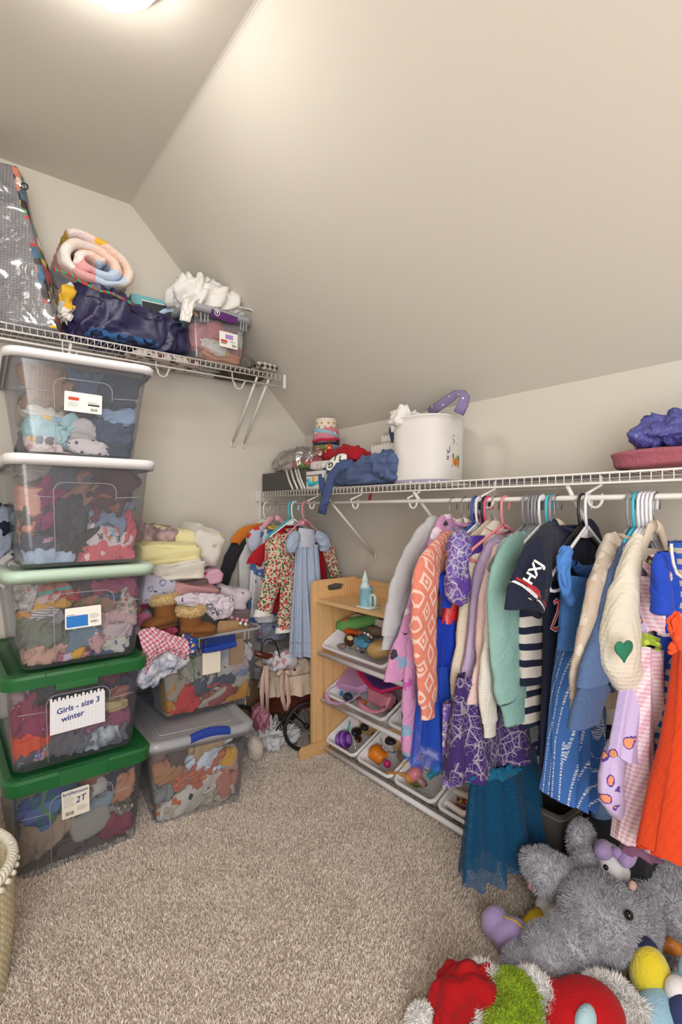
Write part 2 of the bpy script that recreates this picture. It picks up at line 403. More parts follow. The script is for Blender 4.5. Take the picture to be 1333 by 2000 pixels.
# ------------------------------------------------------------------ wire shelves
WIRE = plain('white_vinyl_wire', '#dedad6', .4)
GALV = plain('grey_screw_metal', '#9a9894', .35, .8)
def bar(p, q, r, seg=6): return M().tube([p, q], r, seg)
def wire_shelf(label, axis, a0, a1, f, w, z, step=.0254, loc=None):
    """axis 0: runs along x against the back wall; axis 1: runs along y against the right wall. f = front lip, w = wall edge"""
    P = (lambda t, s, zz: (t, s, zz)) if axis == 0 else (lambda t, s, zz: (s, t, zz))
    t = thing('wire_shelf', label, 'shelf', P(a0, f, z))
    for s_, zz, r in ((f, z, .0032), (f, z-.027, .0034), ((f+w)/2, z-.004, .0028), (w, z-.004, .0028)):
        mk('long_wire', bar(P(a0, s_, zz), P(a1, s_, zz), r), WIRE, t)
    n = int(abs(a1-a0)/step); base = None
    for i in range(n+1):
        tt = a0+(a1-a0)*i/n
        if base is None: base = mk('cross_wire', M().tube([P(0, f, z-.028), P(0, f, z+.001), P(0, f+(w-f)*.03, z+.003), P(0, w, z-.001)], .0016, 5), WIRE, t)
        else:
            o = base.copy(); COL.objects.link(o); base_o = o
            o.location = (tt, 0, 0) if axis == 0 else (0, tt, 0); o.location = V(o.location)
        if i == 0: pass
    rm = ROOTM[t.name]
    for o in [o for o in t.children]: pass
    base.location = (a0, 0, 0) if axis == 0 else (0, a0, 0)
    return t, P
# fix: the wires' own mesh is local to the thing, so its location is the run along the shelf only
LZ, LF = 1.905, 2.29
tL, PL = wire_shelf('white wire shelf high on the back wall, above the stacked bins', 0, -1.2, 1.424, LF, YB-.012, LZ)
RZ, RFX = 1.302, 1.42
tR, PR = wire_shelf('long white wire shelf on the right wall above the hanging clothes', 1, 2.50, .15, RFX, XR-.012, RZ)
# lower rail below the high shelf's lip, with hangers for it
mk('hang_rail', bar((-1.2, LF+.004, LZ-.060), (1.424, LF+.004, LZ-.060), .0042, 8), WIRE, tL)
mk('end_cap', M().box((1.418, LF-.006, LZ-.068), (1.432, LF+.008, LZ+.006)), WIRE, tL, smooth=False, bevel=.002)
for x in (-.36, .02, .40, .78, 1.16):
    mk('rail_hook', M().tube([(x, LF+.07, LZ-.004), (x, LF+.065, LZ-.05)]+[(x+.022-.022*math.cos(a), LF+.04, LZ-.075-.022*math.sin(a)) for a in [i*math.pi/8 for i in range(9)]]+[(x+.044, LF+.01, LZ-.06)], .004, 7), WIRE, tL)
def strut(par, a, b, foot_n):
    a, b = V(a), V(b); s = (b-a)
    mk('support_bracket', M().tube([a, b], .0062, 8), WIRE, par)
    n = V(foot_n); c = b
    side = V((.011, 0, 0)) if abs(n.y) > 0 else V((0, .011, 0))
    lo = c-side-V((0, 0, .02)); hi = c+side+V((0, 0, .014))
    pl = mk('wall_foot', M().box(tuple(lo), tuple(hi+n*.004)), WIRE, par, smooth=False, bevel=.001)
    mk('screw', M().ball(c+n*.004+V((0, 0, -.01)), (.004, .004, .004), 8, 6), GALV, pl)
for x in (1.268, 1.335, .42, -.04): strut(tL, (x, LF+.008, LZ-.03), (x, YB-.006, LZ-.335), (0, -1, 0))
for y in (1.94, 1.37, .76, .22): strut(tR, (RFX+.012, y, RZ-.03), (XR-.006, y, RZ-.33), (-1, 0, 0))
# rod and its hooks
RODX, RODZ = 1.45, 1.236
rod = struct('closet_rod', M().tube([(RODX, YB-.01, RODZ), (RODX, .12, RODZ)], .0078, 12), WIRE); rod['kind'] = 'thing'
rod['label'] = 'thin white closet rod carrying all the hanging clothes under the right wire shelf'; rod['category'] = 'rod'
for y in (2.06, 1.725, 1.375, 1.03, .675, .33):
    mk('rod_hook', M().tube([(RFX+.06, y+.01, RZ-.004), (RFX+.065, y+.012, RZ-.03), (RFX+.015, y+.03, RZ-.055)]+[(RODX-.002, y+.012+.02*math.cos(a), RODZ-.002-.026*math.sin(a)) for a in [i*math.pi/8 for i in range(9)]]+[(RODX, y-.006, RODZ+.01)], .0042, 7), WIRE, tR)
eb = mk('end_bracket', M().box((RFX-.012, YB-.02, RZ-.05), (RFX+.02, YB-.002, RZ+.01)).box((RFX+.01, YB-.016, RZ-.26), (RFX+.022, YB-.002, RZ-.05)), WIRE, tR, smooth=False, bevel=.002)
# ------------------------------------------------------------------ stacked storage bins
CLR = clear('clear_bin_plastic', .085, '#f0f4fa'); CLRH = clear('hazy_bin_plastic', .14, '#f2f4f8', .2)
CLRM = clear('milky_lid_plastic', .66, '#f2f5fc', .25)
RIB = clear('moulded_rib_plastic', .6, '#f2f4f8', .2)
def tone(name, c): return plain(name, c, .38, 0, .15, 300)
LIDW, LIDM, LIDG = tone('white_lid_plastic', '#ecebee'), tone('mint_lid_plastic', '#bdd6c3'), tone('green_lid_plastic', '#1c6232')
PAPER = plain('label_paper', '#efece6', .7); INK = plain('black_ink', '#2b2a2c', .7); BLUEINK = plain('blue_pen_ink', '#26357f', .7)
REDINK = plain('red_ink', '#c8442f', .6); GREYINK = plain('grey_ink', '#8d8f96', .7); BLUEP = plain('blue_print', '#1a76c8', .5)
NAVYP = plain('navy_blue_plastic', '#26429a', .33); PURPLEP = plain('purple_plastic', '#5a2a6e', .3)
def sheet(par, name, c, w, h, mat, rm, z=.0004, corner=.004, t=.0006):
    """a thin card lying in the plane rm (local x right, y up, z out)"""
    vs = rrect(w, h, corner, 0, n=3); m = M().loft([[(x, y, z) for x, y, _ in vs], [(x, y, z+t) for x, y, _ in vs]])
    mt = Matrix.Translation(V(c))@rm; m.xf(mt); return mk(name, m, mat, par, smooth=False)
def on(c, rm, x, y, z=.0012): return Matrix.Translation(V(c))@rm@V((x, y, z))
def FRONT(rz=0, tilt=0, lean=0): return Matrix.Rotation(rz, 4, 'Z')@Matrix.Rotation(R(90)+lean, 4, 'X')@Matrix.Rotation(tilt, 4, 'Z')
def bin_(name, label, cx, cy, z, w0, d0, w1, d1, h, lid, rz=0, tip=0, lidm=None, latch=None, lidh=.03, open_=False, ribs=True, group=None):
    t = thing(name, label, 'storage bin', (cx, cy, z), rot=(0, tip, rz))
    hb = h if open_ else h-lidh*.6
    rings = [rrect(w0-.03, d0-.03, .03, .0), rrect(w0-.008, d0-.008, .035, .004), rrect(w0, d0, .038, .014)]
    for k in range(1, 7): u = k/6; rings.append(rrect(w0+(w1-w0)*u, d0+(d1-d0)*u, .038, .014+(hb-.02)*u))
    mk('body', M().loft(rings, cap1=False), CLRH if lidm is LIDW else CLR, t, world=False)
    mk('rim', M().tube(rrect(w1+.008, d1+.008, .042, hb-.006), .006, 8, True, up=(0, 0, 1)), RIB if open_ else CLRM, t, world=False)
    yf = lambda zz: -(d0+(d1-d0)*zz/hb)/2-.001
    if ribs:
        a = w0*.26; zt = hb*.80
        pts = [(-a*.92, yf(.02), .02), (-a, yf(zt-.03), zt-.03)]+[(-a+.03-.03*math.cos(q), yf(zt), zt-.03+.03*math.sin(q)) for q in [i*math.pi/10 for i in range(1, 6)]]
        pts += [(a-.03+.03*math.sin(q), yf(zt), zt-.03+.03*math.cos(q)) for q in [i*math.pi/10 for i in range(0, 6)]]+[(a, yf(zt-.06), zt-.06)]
        mk('moulded_rib', M().tube(pts, .0014, 5), RIB, t, world=False)
        for sx in (-1, 1): mk('moulded_rib', M().tube([(sx*a, yf(zt-.05), zt-.05), (sx*(w1/2-.03), yf(zt-.045), zt-.045)], .0013, 5), RIB, t, world=False)
    if not open_:
        lw, ld = w1+.035, d1+.035
        prof = [(0, h-lidh), (.0015, h-lidh-.006), (.006, h-.008), (-.001, h), (-.022, h+.002), (-.03, h-.004), (-.05, h-.006)]
        rings = [rrect(lw+2*o_, ld+2*o_, .05+o_*.5, zz) for o_, zz in prof]
        mk('lid', M().loft(rings, cap0=False), lidm, t, world=False, smooth='auto' if lidm is LIDG else True)
    return t
# the tall stack (all five stand one on another; short ends face the room)
B = {}
B[5] = bin_('storage_bin', 'clear bin with green lid on the carpet, bottom of the tall stack', .385, 2.205, 0, .375, .55, .415, .60, .345, 1, lidm=LIDG, lidh=.042)
B[4] = bin_('storage_bin', 'clear green-lidded bin with a notebook page reading Girls Size 3 winter', .375, 2.205, .348, .375, .55, .415, .60, .325, 1, lidm=LIDG, lidh=.036, rz=0)
B[3] = bin_('storage_bin', 'clear bin with a pale mint lid, middle of the tall stack', .392, 2.205, .676, .36, .55, .43, .60, .330, 1, lidm=LIDM, lidh=.034)
B[2] = bin_('storage_bin', 'clear white-lidded bin, second from the top of the tall stack', .396, 2.205, 1.012, .375, .55, .43, .60, .37, 1, lidm=LIDW, lidh=.03)
B[1] = bin_('storage_bin', 'clear white-lidded bin of folded denim, topmost of the tall stack', .405, 2.205, 1.386, .345, .55, .425, .60, .335, 1, lidm=LIDW, lidh=.026, rz=R(-3))
LATCH_D = plain('dark_green_latch_shadow', '#123f22', .4)
# latches of the two green bins
for k, zz in ((4, .348),):
    yy = 1.897
    mk('latch', M().box((.30, yy-.012, zz+.262), (.43, yy+.01, zz+.285)).box((.302, yy-.004, zz+.285), (.428, yy+.006, zz+.318)), LIDG, B[k], smooth=False, bevel=.003)
mk('latch', M().loft([rrect(.155, .016, .006, zz, (.385, 1.889)) for zz in (.298, .346)]), LIDG, B[5], smooth='auto')
for k, x0 in ((4, .27), (4, .45)): mk('lid_notch', M().box((x0, 1.880, .348+.288), (x0+.004, 1.89, .348+.326)), LIDG, B[k], smooth=False)
# labels
def barcode(par, c, rm, x, y, w, h, n=9, rs=1):
    r_ = random.Random(rs); m = M(); xx = x
    for i in range(n):
        ww = w/n*r_.uniform(.25, .7); m.box((xx, y, .0011), (xx+ww, y+h, .0015)); xx += w/n
    m.xf(Matrix.Translation(V(c))@rm); return mk('barcode', m, INK, par, smooth=False)
def lines(par, c, rm, x, y, w, n, dy, hh=.0012, mat=None):
    m = M()
    for i in range(n): m.box((x, y-i*dy, .0011), (x+w*(1 if i % 3 else .8), y-i*dy+hh, .0013))
    m.xf(Matrix.Translation(V(c))@rm); return mk('small_print', m, mat or GREYINK, par, smooth=False)
# top bin label
c = at(163, 787, y=1.912); rm = FRONT(R(-3), R(-1.5), 0)
l = sheet(B[1], 'label', c, .116, .066, PAPER, rm)
o_ = M().loft([rrect(.034, .011, .005, .0011, (-.03, .010)), rrect(.034, .011, .005, .0015, (-.03, .010))]).xf(Matrix.Translation(c)@rm); mk('red_oval', o_, REDINK, l, smooth=False)
lines(l, c, rm, -.046, -.004, .03, 4, .004); lines(l, c, rm, .013, .004, .036, 2, .003); barcode(l, c, rm, .022, -.026, .024, .010)
mk('black_strip', M().box((.014, -.008, .0011), (.05, -.002, .0015)).xf(Matrix.Translation(c)@rm), INK, l, smooth=False)
mk('pale_blue_corner', M().add([(-.057, .032, .0009), (-.057, .014, .0009), (-.03, .022, .0009), (-.01, .032, .0009)], [(0, 1, 2, 3)]).xf(Matrix.Translation(c)@rm), plain('pale_blue_print', '#b9cfe8', .6), l, smooth=False)
# mint bin label
c = at(163, 1205, y=1.905); rm = FRONT(0, R(1), 0); l = sheet(B[3], 'label', c, .112, .070, PAPER, rm)
mk('blue_panel', M().box((-.052, -.030, .0011), (.014, .008, .0014)).xf(Matrix.Translation(c)@rm), BLUEP, l, smooth=False)
lines(l, c, rm, -.05, .010, .03, 1, .004, .002, plain('brown_ink', '#8a6a50', .6)); lines(l, c, rm, .020, .006, .030, 4, .004); lines(l, c, rm, -.050, -.025, .04, 2, .003, .0015, PAPER)
barcode(l, c, rm, .022, -.022, .026, .008, 7, 3)
# notebook page
c = at(153, 1388, y=1.899); rm = FRONT(0, R(0), 0)
w, h = .168, .118; m = M(); n = 14; xs = [-w/2+w*i/n for i in range(n+1)]; top = []
for i in range(n): top += [(xs[i], h/2-.004*(i % 2)), (xs[i]+w/n*.6, h/2-.004*(i % 2)), (xs[i]+w/n*.6, h/2-.011), (xs[i+1]-.001, h/2-.011)]
out = [(-w/2, -h/2), (w/2, -h/2)]+[(x, y) for x, y in reversed(top)]
m.loft([[(x, y+x*.03, .0006) for x, y in out], [(x, y+x*.03, .0012) for x, y in out]]).xf(Matrix.Translation(c)@rm)
l = mk('notebook_page', m, plain('lined_paper', '#e4e4ea', .75), B[4], smooth=False)
m = M()
for i in range(15): m.box((-w/2+.006+i*.011, -h/2+.003, .0013), (-w/2+.0066+i*.011, h/2-.014, .0014))
m.xf(Matrix.Translation(c)@rm); mk('ruled_lines', m, plain('rule_grey', '#c3c4d2', .7), l, smooth=False)
text(l, 'Girls - size 3', .026, on(c, rm, .0, .018, .002), BLUEINK, Matrix.Rotation(0, 4, 'Z')@rm@Matrix.Rotation(R(7), 4, 'Z'), shear=.15, bold=.0005)
text(l, 'winter', .026, on(c, rm, -.018, -.014, .002), BLUEINK, rm@Matrix.Rotation(R(7), 4, 'Z'), shear=.15, bold=.0005)
# bottom bin label
c = at(148, 1566, y=1.905); rm = FRONT(0, R(1), 0); l = sheet(B[5], 'label', c, .084, .092, plain('cream_card', '#e3dccb', .7), rm)
text(l, 'brightroom', .0165, on(c, rm, 0, .034), BLUEINK, rm, bold=.0003); text(l, '2T', .028, on(c, rm, .014, .006), BLUEINK, rm@Matrix.Rotation(R(8), 4, 'Z'), shear=.3, bold=.0004)
lines(l, c, rm, -.036, .022, .032, 6, .006); lines(l, c, rm, .004, -.018, .03, 4, .004); barcode(l, c, rm, -.032, -.038, .028, .012)

# ------------------------------------------------------------------ clothes inside, each a garment of its own
SEED = [10]
CL = [None]
def into(k):
    """keep what follows inside bin k's walls"""
    CL[0] = k
def clamp(p):
    cx, cy, z0, w0, d0, w1, d1, h, rz = CL[0]; q = Matrix.Rotation(-rz, 3, 'Z')@V((p.x-cx, p.y-cy, 0)); z = min(max(p.z, z0+.010), z0+h); u = (z-z0)/h
    hw_, hd = (w0+(w1-w0)*u)/2-.008, (d0+(d1-d0)*u)/2-.008
    def soft(v, lim, g, k):                     # folds keep their relief where the wall presses them
        s_ = -1 if v < 0 else 1; v = abs(v); return s_*(v if v < lim-g else lim-g+g*(1-math.exp(-(v-lim+g)/k)))
    a = abs(q.x)/hw_; e = max(0, a-.88)*.35*hw_        # round the bin's corners too
    q.x = soft(q.x, hw_, .008, .010); q.y = soft(q.y+e*(-1 if q.y > 0 else 1)*0, hd-e, .012, .014); q = Matrix.Rotation(rz, 3, 'Z')@q; return V((q.x+cx, q.y+cy, z))
def wad(px, py, w, h, mat, label, yf, rot=0, style='crumple', dep=.085, grp=None, name='folded_garment', amp=.42, fq=1, layers=4, cat='clothing', rz=0, back=.026, e=.62, nu=60, nv=34):
    """a garment whose visible side is centred on the pixel, lying just behind the plane y = yf"""
    SEED[0] += 1
    a, b = at(px-w/2, py, y=yf), at(px+w/2, py, y=yf); W = (b-a).length; a, b2 = at(px, py-h/2, y=yf), at(px, py+h/2, y=yf); H = (a-b2).length
    c = at(px, py, y=yf)
    m = blob(W*1.07, dep, H*1.10, SEED[0], amp, fq, style, nu, nv, layers, e)
    m.disp(lambda p: V((p.x, max(p.y, -dep/2-.014), p.z)))
    loc = c+V((0, dep/2+back, 0)); rot_ = Euler((0, R(rot), rz))
    if CL[0]:
        m4 = Matrix.LocRotScale(loc, rot_, None); inv = m4.inverted(); m.disp(lambda p: inv@clamp(m4@p))
    o = mk(name, m, mat, None); o.location = loc; o.rotation_euler = rot_; ROOTM[o.name] = Matrix.LocRotScale(loc, rot_, None)
    o['label'] = label; o['category'] = cat
    if grp: o['group'] = grp
    return o
DEN = fab('#4d6683', 'heather', ('#32465f',), 60, wr=.7); DEND = fab('#38485e', 'heather', ('#27354a',), 60, wr=.7); DENL = fab('#9db4d0', 'heather', ('#7f9cc0',), 50)
def fill(k, z0, z1, cols, yb=2.05):
    """the rest of each bin's load, further back"""
    for i, (c1, lb) in enumerate(cols):
        n = len(cols); zc = z0+(z1-z0)*(i+.5)/n; hh = (z1-z0)/n*1.02
        SEED[0] += 1; m = blob(.315, .36, hh, SEED[0], .10, .7, 'stack', 50, 20, 3, .4)
        o = mk('folded_garment', m, c1, None); o.location = (.392, 2.245, zc); o['label'] = lb; o['category'] = 'clothing'
C1 = 1.935
into((.405, 2.205, 1.386, .345, .55, .425, .60, .305, R(-3)))
b1 = 'in the topmost bin'
wad(92, 755, 84, 60, fab('#8d6f5c', 'vstripe', ('#82614d',), 90, thr=.3), 'brown gathered trousers at upper left '+b1, C1, 3, 'crumple', dep=.09)
wad(170, 748, 56, 62, DEN, 'blue denim waistband with a metal button at upper centre '+b1, C1, 6)
wad(240, 760, 92, 62, DEND, 'dark denim jeans at upper right '+b1, C1, 8, 'stack', layers=3)
wad(205, 800, 120, 46, DEND, 'dark denim jeans behind the label '+b1, C1+.02, 4, 'stack')
wad(88, 797, 84, 26, fab('#cdc8be', 'sketch', ('#a9a6a2',), 30), 'cream line-printed top under the brown trousers '+b1, C1, 6, 'roll')
wad(110, 815, 66, 18, fab('#8fb3d6', 'patch', ('#e2b85c', '#c6d6e8'), 18), 'blue top with a yellow patch at left '+b1, C1, 0, 'roll')
wad(100, 838, 86, 44, fab('#a5cfd6'), 'pale aqua shirt at lower left '+b1, C1-.004, 12, amp=.2)
wad(143, 822, 44, 34, fab('#a8cfd8'), 'pale aqua rolled shirt below the label '+b1, C1, -30, 'roll')
wad(165, 830, 50, 34, fab('#c9c5c4'), 'light grey rolled knit below the label '+b1, C1, -8, 'roll')
wad(242, 812, 78, 34, DENL, 'light-wash denim roll at right '+b1, C1, -8, 'roll')
wad(236, 848, 76, 44, fab('#44597a', 'heather', ('#2f3f5a',), 60), 'mid-blue jeans with pale seams at lower right '+b1, C1, 10)
wad(240, 884, 70, 34, DEND, 'dark jeans folded at the bottom right '+b1, C1, 6, 'stack', layers=3)
wad(168, 856, 62, 20, fab('#bdb8b6'), 'grey folded shirt '+b1, C1, 6, 'roll')
wad(180, 872, 80, 24, fab('#e0d6d4', 'dots', ('#3c4258',), 40, thr=.25), 'white spotted leggings roll low '+b1, C1-.003, 8, 'roll')
wad(90, 866, 72, 30, fab('#e4d2ce', 'floral', ('#e3a83c', '#5b5560', '#c79aa0'), 30, thr=.32), 'pink-white floral top at the bottom left '+b1, C1, 10)
wad(130, 889, 130, 20, fab('#e6d9d6'), 'off-white garment along the bottom '+b1, C1, 4, 'roll')
fill(1, 1.41, 1.62, [(DEND, 'dark denim pile behind the front row '+b1), (fab('#b9a89a'), 'tan and grey pile behind the front row '+b1)])
into((.396, 2.205, 1.012, .375, .55, .43, .60, .34, 0))
b2 = 'in the bin second from the top'
wad(60, 972, 52, 52, fab('#d6a08c'), 'peach folded waistband at the left '+b2, C1, 8, 'stack', layers=3)
wad(92, 985, 52, 86, fab('#8a2f68'), 'magenta garment at the left '+b2, C1+.005, 20)
wad(56, 1012, 36, 48, fab('#7d7c70', 'mottle', ('#55564e', '#9b998c'), 60), 'olive mottled knit at the left edge '+b2, C1, 0)
wad(52, 1038, 34, 36, fab('#cf9079', 'floral', ('#a85d50',), 50), 'peach printed top at the left edge '+b2, C1, 0)
wad(80, 915, 100, 46, fab('#9a948f'), 'grey knit heaped under the lid at left '+b2, C1+.03, 10)
wad(150, 930, 90, 60, fab('#5b6070', 'heather', ('#434957',), 40), 'slate garment in the upper middle '+b2, C1+.02, 0)
wad(165, 960, 62, 54, fab('#8f6a60'), 'dusty brown garment with an opening '+b2, C1+.01, 20)
wad(228, 955, 84, 70, fab('#4c3440'), 'dark plum garment at upper right '+b2, C1+.004, 18)
wad(222, 985, 70, 26, fab('#8a5348'), 'rust sleeve across the right '+b2, C1, 18, 'roll')
wad(222, 1000, 84, 50, fab('#7f92ac', 'heather', ('#6c7f99',), 40), 'light blue denim at the right '+b2, C1, 14)
wad(188, 996, 34, 44, fab('#6e3442'), 'wine red garment beside the pale denim '+b2, C1, 0)
wad(115, 1010, 80, 90, fab('#31384a'), 'navy garment in the left middle '+b2, C1+.012, 8)
wad(152, 1022, 60, 92, fab('#4a4f5c', 'heather', ('#2f333d',), 110, knit=500), 'charcoal ribbed leggings hanging down the middle '+b2, C1, 0)
wad(160, 1065, 60, 44, fab('#3b3d44', 'heather', ('#26282e',), 110), 'charcoal ribbed cuff low in the middle '+b2, C1, 10)
wad(85, 1062, 90, 34, fab('#454c60'), 'dark blue garment at lower left '+b2, C1+.004, 6)
wad(108, 1060, 40, 16, fab('#b98aa4'), 'mauve scrap at lower left '+b2, C1, 12, 'roll')
wad(100, 1090, 104, 36, fab('#7f9cc0', 'heather', ('#d3dee9',), 45), 'light blue jeans waistband at the bottom left '+b2, C1-.002, 6, amp=.22)
wad(60, 1104, 60, 18, fab('#a8a798'), 'khaki garment at the bottom left corner '+b2, C1, 4, 'roll')
er = wad(222, 1048, 92, 54, fab('#d9cfd2'), 'white shirt with coloured letters at the right '+b2, C1, 6, amp=.10)
wad(258, 1040, 30, 60, fab('#d05a66'), 'coral sleeve at the right edge '+b2, C1, 12)
wad(216, 1086, 98, 50, fab('#d2626c', 'floral', ('#e8c9c8',), 30, thr=.18), 'coral garment at the bottom right '+b2, C1-.004, -3, amp=.2)
wad(250, 1100, 44, 26, fab('#c98c7c', 'patch', ('#c9b14c', '#5a9cb0', '#b84a56'), 60), 'many-coloured scrap at the bottom right corner '+b2, C1-.006, -4)
fill(2, 1.03, 1.31, [(fab('#3b4252'), 'dark blue pile behind the front row '+b2), (fab('#5e5a62'), 'grey pile behind the front row '+b2), (fab('#8b857f'), 'pale grey pile under the lid '+b2)])
for s_, px_, py_, cc in (('T', 229, 1032, '#c8444e'), ('E', 205, 1036, '#c9574f'), ('E', 231, 1052, '#2c3a44'), ('R', 196, 1047, '#30323a'), ('Z', 220, 1041, '#4f9aa8'), ('A', 213, 1050, '#b0744a')):
    text(er, s_, .030, at(px_, py_, y=C1-.001), plain('letter_'+cc, cc, .8), FRONT(0, R(188)), bold=.0008)
into((.392, 2.205, .676, .36, .55, .43, .60, .30, 0))
b3 = 'in the mint-lidded bin'
wad(50, 1165, 46, 66, fab('#b9aca6', 'mottle', ('#6c6a66', '#d8cdc6', '#a78c80'), 45), 'grey and white printed bundle at the left edge '+b3, C1, 10, amp=.25)
wad(110, 1152, 90, 40, fab('#a86a5c', 'stripe', ('#4c9a90',), 28), 'rainbow striped garment under the lid at left '+b3, C1+.005, -12)
wad(105, 1170, 70, 14, fab('#c9a8a0'), 'pale pink strip below the rainbow garment '+b3, C1, -14, 'roll')
wad(172, 1145, 56, 46, fab('#6b5046', 'mottle', ('#3f3d4c', '#8d6a50'), 30), 'brown and navy bundle at upper middle '+b3, C1+.006, 20)
wad(138, 1168, 56, 20, fab('#b5313c'), 'red crumpled garment in the upper middle '+b3, C1-.002, 8)
wad(235, 1148, 84, 54, fab('#9a4a68'), 'magenta garment at upper right '+b3, C1+.004, -6)
wad(222, 1166, 50, 16, fab('#3d5674'), 'denim blue garment at upper right '+b3, C1, 5, 'roll')
wad(98, 1182, 84, 22, fab('#d8a54a', 'mottle', ('#c58a38',), 50), 'golden yellow garment across the left '+b3, C1-.003, 3)
wad(52, 1204, 30, 14, fab('#c98f4a'), 'orange scrap at the left '+b3, C1, 0, 'roll')
wad(88, 1202, 56, 24, fab('#c8bfbd', 'stripe', ('#6c6c70',), 110), 'grey striped shirt in the left middle '+b3, C1-.003, 8)
wad(108, 1212, 50, 26, fab('#8b8a90'), 'grey jersey in the left middle '+b3, C1, -6)
wad(205, 1185, 90, 36, fab('#cdbfae', 'mottle', ('#5a6a58', '#b56a4a', '#e6ddd2'), 40), 'white leafy print garment behind the label '+b3, C1+.002, -8, amp=.24)
wad(250, 1182, 40, 36, fab('#cbb7ad', 'floral', ('#b06a5c', '#8a8a80'), 50), 'cream floral top at the right edge '+b3, C1, 0)
wad(238, 1210, 70, 36, fab('#cba6a4'), 'dusty pink garment at the right '+b3, C1, -10)
wad(72, 1236, 80, 60, fab('#74796a', wr=.7), 'sage green garment at the left '+b3, C1-.002, 8, amp=.25)
wad(112, 1246, 52, 56, fab('#6c7263', wr=.7), 'sage green sleeve left of centre '+b3, C1-.004, -6, amp=.25)
wad(168, 1247, 70, 46, fab('#6b8494', 'dots', ('#d9dfe0',), 34, thr=.22), 'teal blue spotted shirt in the lower middle '+b3, C1-.004, -4, amp=.2)
wad(238, 1236, 58, 40, fab('#c7b2b4'), 'blush knit at the right '+b3, C1-.004, -10, amp=.2)
wad(196, 1252, 36, 30, fab('#c99a9c'), 'rose sleeve right of the spotted shirt '+b3, C1, -40)
wad(228, 1264, 70, 28, fab('#c8c4b8', 'floral', ('#5a7890', '#8a6c5a'), 40, thr=.25), 'white blue-flowered garment at lower right '+b3, C1-.004, -4, amp=.25)
wad(80, 1284, 64, 40, fab('#c99c88', 'sketch', ('#8a6a60',), 26), 'peach line-printed garment at the bottom left '+b3, C1-.003, 8, amp=.22)
wad(126, 1270, 46, 22, fab('#c39a8c'), 'peach ruffled scrap at bottom left of centre '+b3, C1, 0, amp=.25)
wad(148, 1291, 74, 26, fab('#b06a80', 'patch', ('#e0a63a', '#c9b6cf', '#8d3a5e', '#d98a9a'), 22), 'rainbow printed pink garment along the bottom '+b3, C1-.004, -8)
wad(204, 1288, 50, 24, fab('#4a5a78', 'dots', ('#a9b6c8',), 60, thr=.2), 'navy dotted garment along the bottom '+b3, C1-.002, -6)
fill(3, .70, .96, [(fab('#3f4450'), 'dark navy pile behind the front row '+b3), (fab('#7a6a66'), 'brown-grey pile behind the front row '+b3), (fab('#7c5262'), 'wine pile under the lid '+b3)])
into((.375, 2.205, .348, .375, .55, .415, .60, .29, 0))
b4 = 'in the notebook-page bin'
wad(36, 1354, 76, 46, fab('#a88f94'), 'mauve sweatshirt with a rolled cuff at upper left '+b4, C1, 8, 'crumple')
wad(92, 1345, 60, 50, fab('#3c4048'), 'charcoal garment behind the latch '+b4, C1+.01, 0)
wad(40, 1400, 80, 44, fab('#8e3450', 'dots', ('#e0b8c0',), 40, thr=.1), 'raspberry speckled top at the left '+b4, C1-.003, -14, amp=.25)
wad(64, 1425, 84, 52, fab('#97375a', 'dots', ('#e6c2cc',), 40, thr=.1), 'raspberry speckled skirt at lower left '+b4, C1-.005, -8, amp=.25)
wad(54, 1462, 96, 40, fab('#e2532f', wr=.8), 'bright orange garment at the bottom left '+b4, C1-.006, -12, amp=.25)
wad(50, 1494, 84, 26, fab('#565a66', 'sketch', ('#c9ccd4',), 40), 'slate printed garment in the bottom left corner '+b4, C1-.002, -10)
wad(86, 1480, 30, 18, fab('#5a6fa8', 'patch', ('#c98a7a', '#cfd6e0'), 60), 'small blue printed scrap at the bottom '+b4, C1-.006, -10)
wad(124, 1462, 60, 50, fab('#6a6468'), 'grey fleece lined garment at bottom centre '+b4, C1-.003, -18, amp=.25)
wad(160, 1462, 60, 34, fab('#72747e', 'heather', ('#5f616a',), 70), 'heather grey leggings at bottom centre '+b4, C1, -14)
wad(230, 1322, 74, 30, fab('#6c3440'), 'maroon garment under the lid at right '+b4, C1+.004, -10)
wad(232, 1345, 70, 34, fab('#33394c'), 'navy garment at upper right '+b4, C1+.006, -8)
wad(238, 1356, 32, 24, fab('#a86a60'), 'dusty coral sleeve end at the right '+b4, C1-.003, 30)
wad(228, 1384, 56, 22, fab('#c9b58a', 'mottle', ('#b59a5e',), 30), 'straw coloured rolled top at the right '+b4, C1-.004, 3, 'roll')
wad(234, 1410, 60, 36, fab('#924a68'), 'plum pink garment at the right '+b4, C1-.002, -10, amp=.22)
wad(188, 1424, 76, 38, fab('#7d5062', 'stripe', ('#9a6a7a',), 60), 'ribbed mauve garment right of centre '+b4, C1-.003, -20, amp=.24)
wad(204, 1450, 72, 36, fab('#a9b4bd', 'mottle', ('#3c404c', '#d6dce0', '#c98a5a'), 22), 'white and black printed garment at lower right '+b4, C1-.006, -10, amp=.22)
wad(240, 1440, 34, 40, fab('#6a6672'), 'grey violet garment at the right edge '+b4, C1, 0)
fill(4, .38, .61, [(fab('#3f434b'), 'dark grey pile behind the front row '+b4), (fab('#4e4a50'), 'grey pile behind the front row '+b4)])
into((.385, 2.205, 0, .375, .55, .415, .60, .305, 0))
b5 = 'in the lowest green-lidded bin'
wad(48, 1556, 66, 36, fab('#8d7468', 'dots', ('#a98c7e',), 60), 'taupe garment at upper left '+b5, C1, -12)
wad(120, 1526, 110, 36, fab('#b08f80'), 'dusty pink tan top under the lid '+b5, C1, -12)
wad(185, 1512, 70, 34, fab('#a06a54'), 'rust brown garment under the lid '+b5, C1+.004, -18)
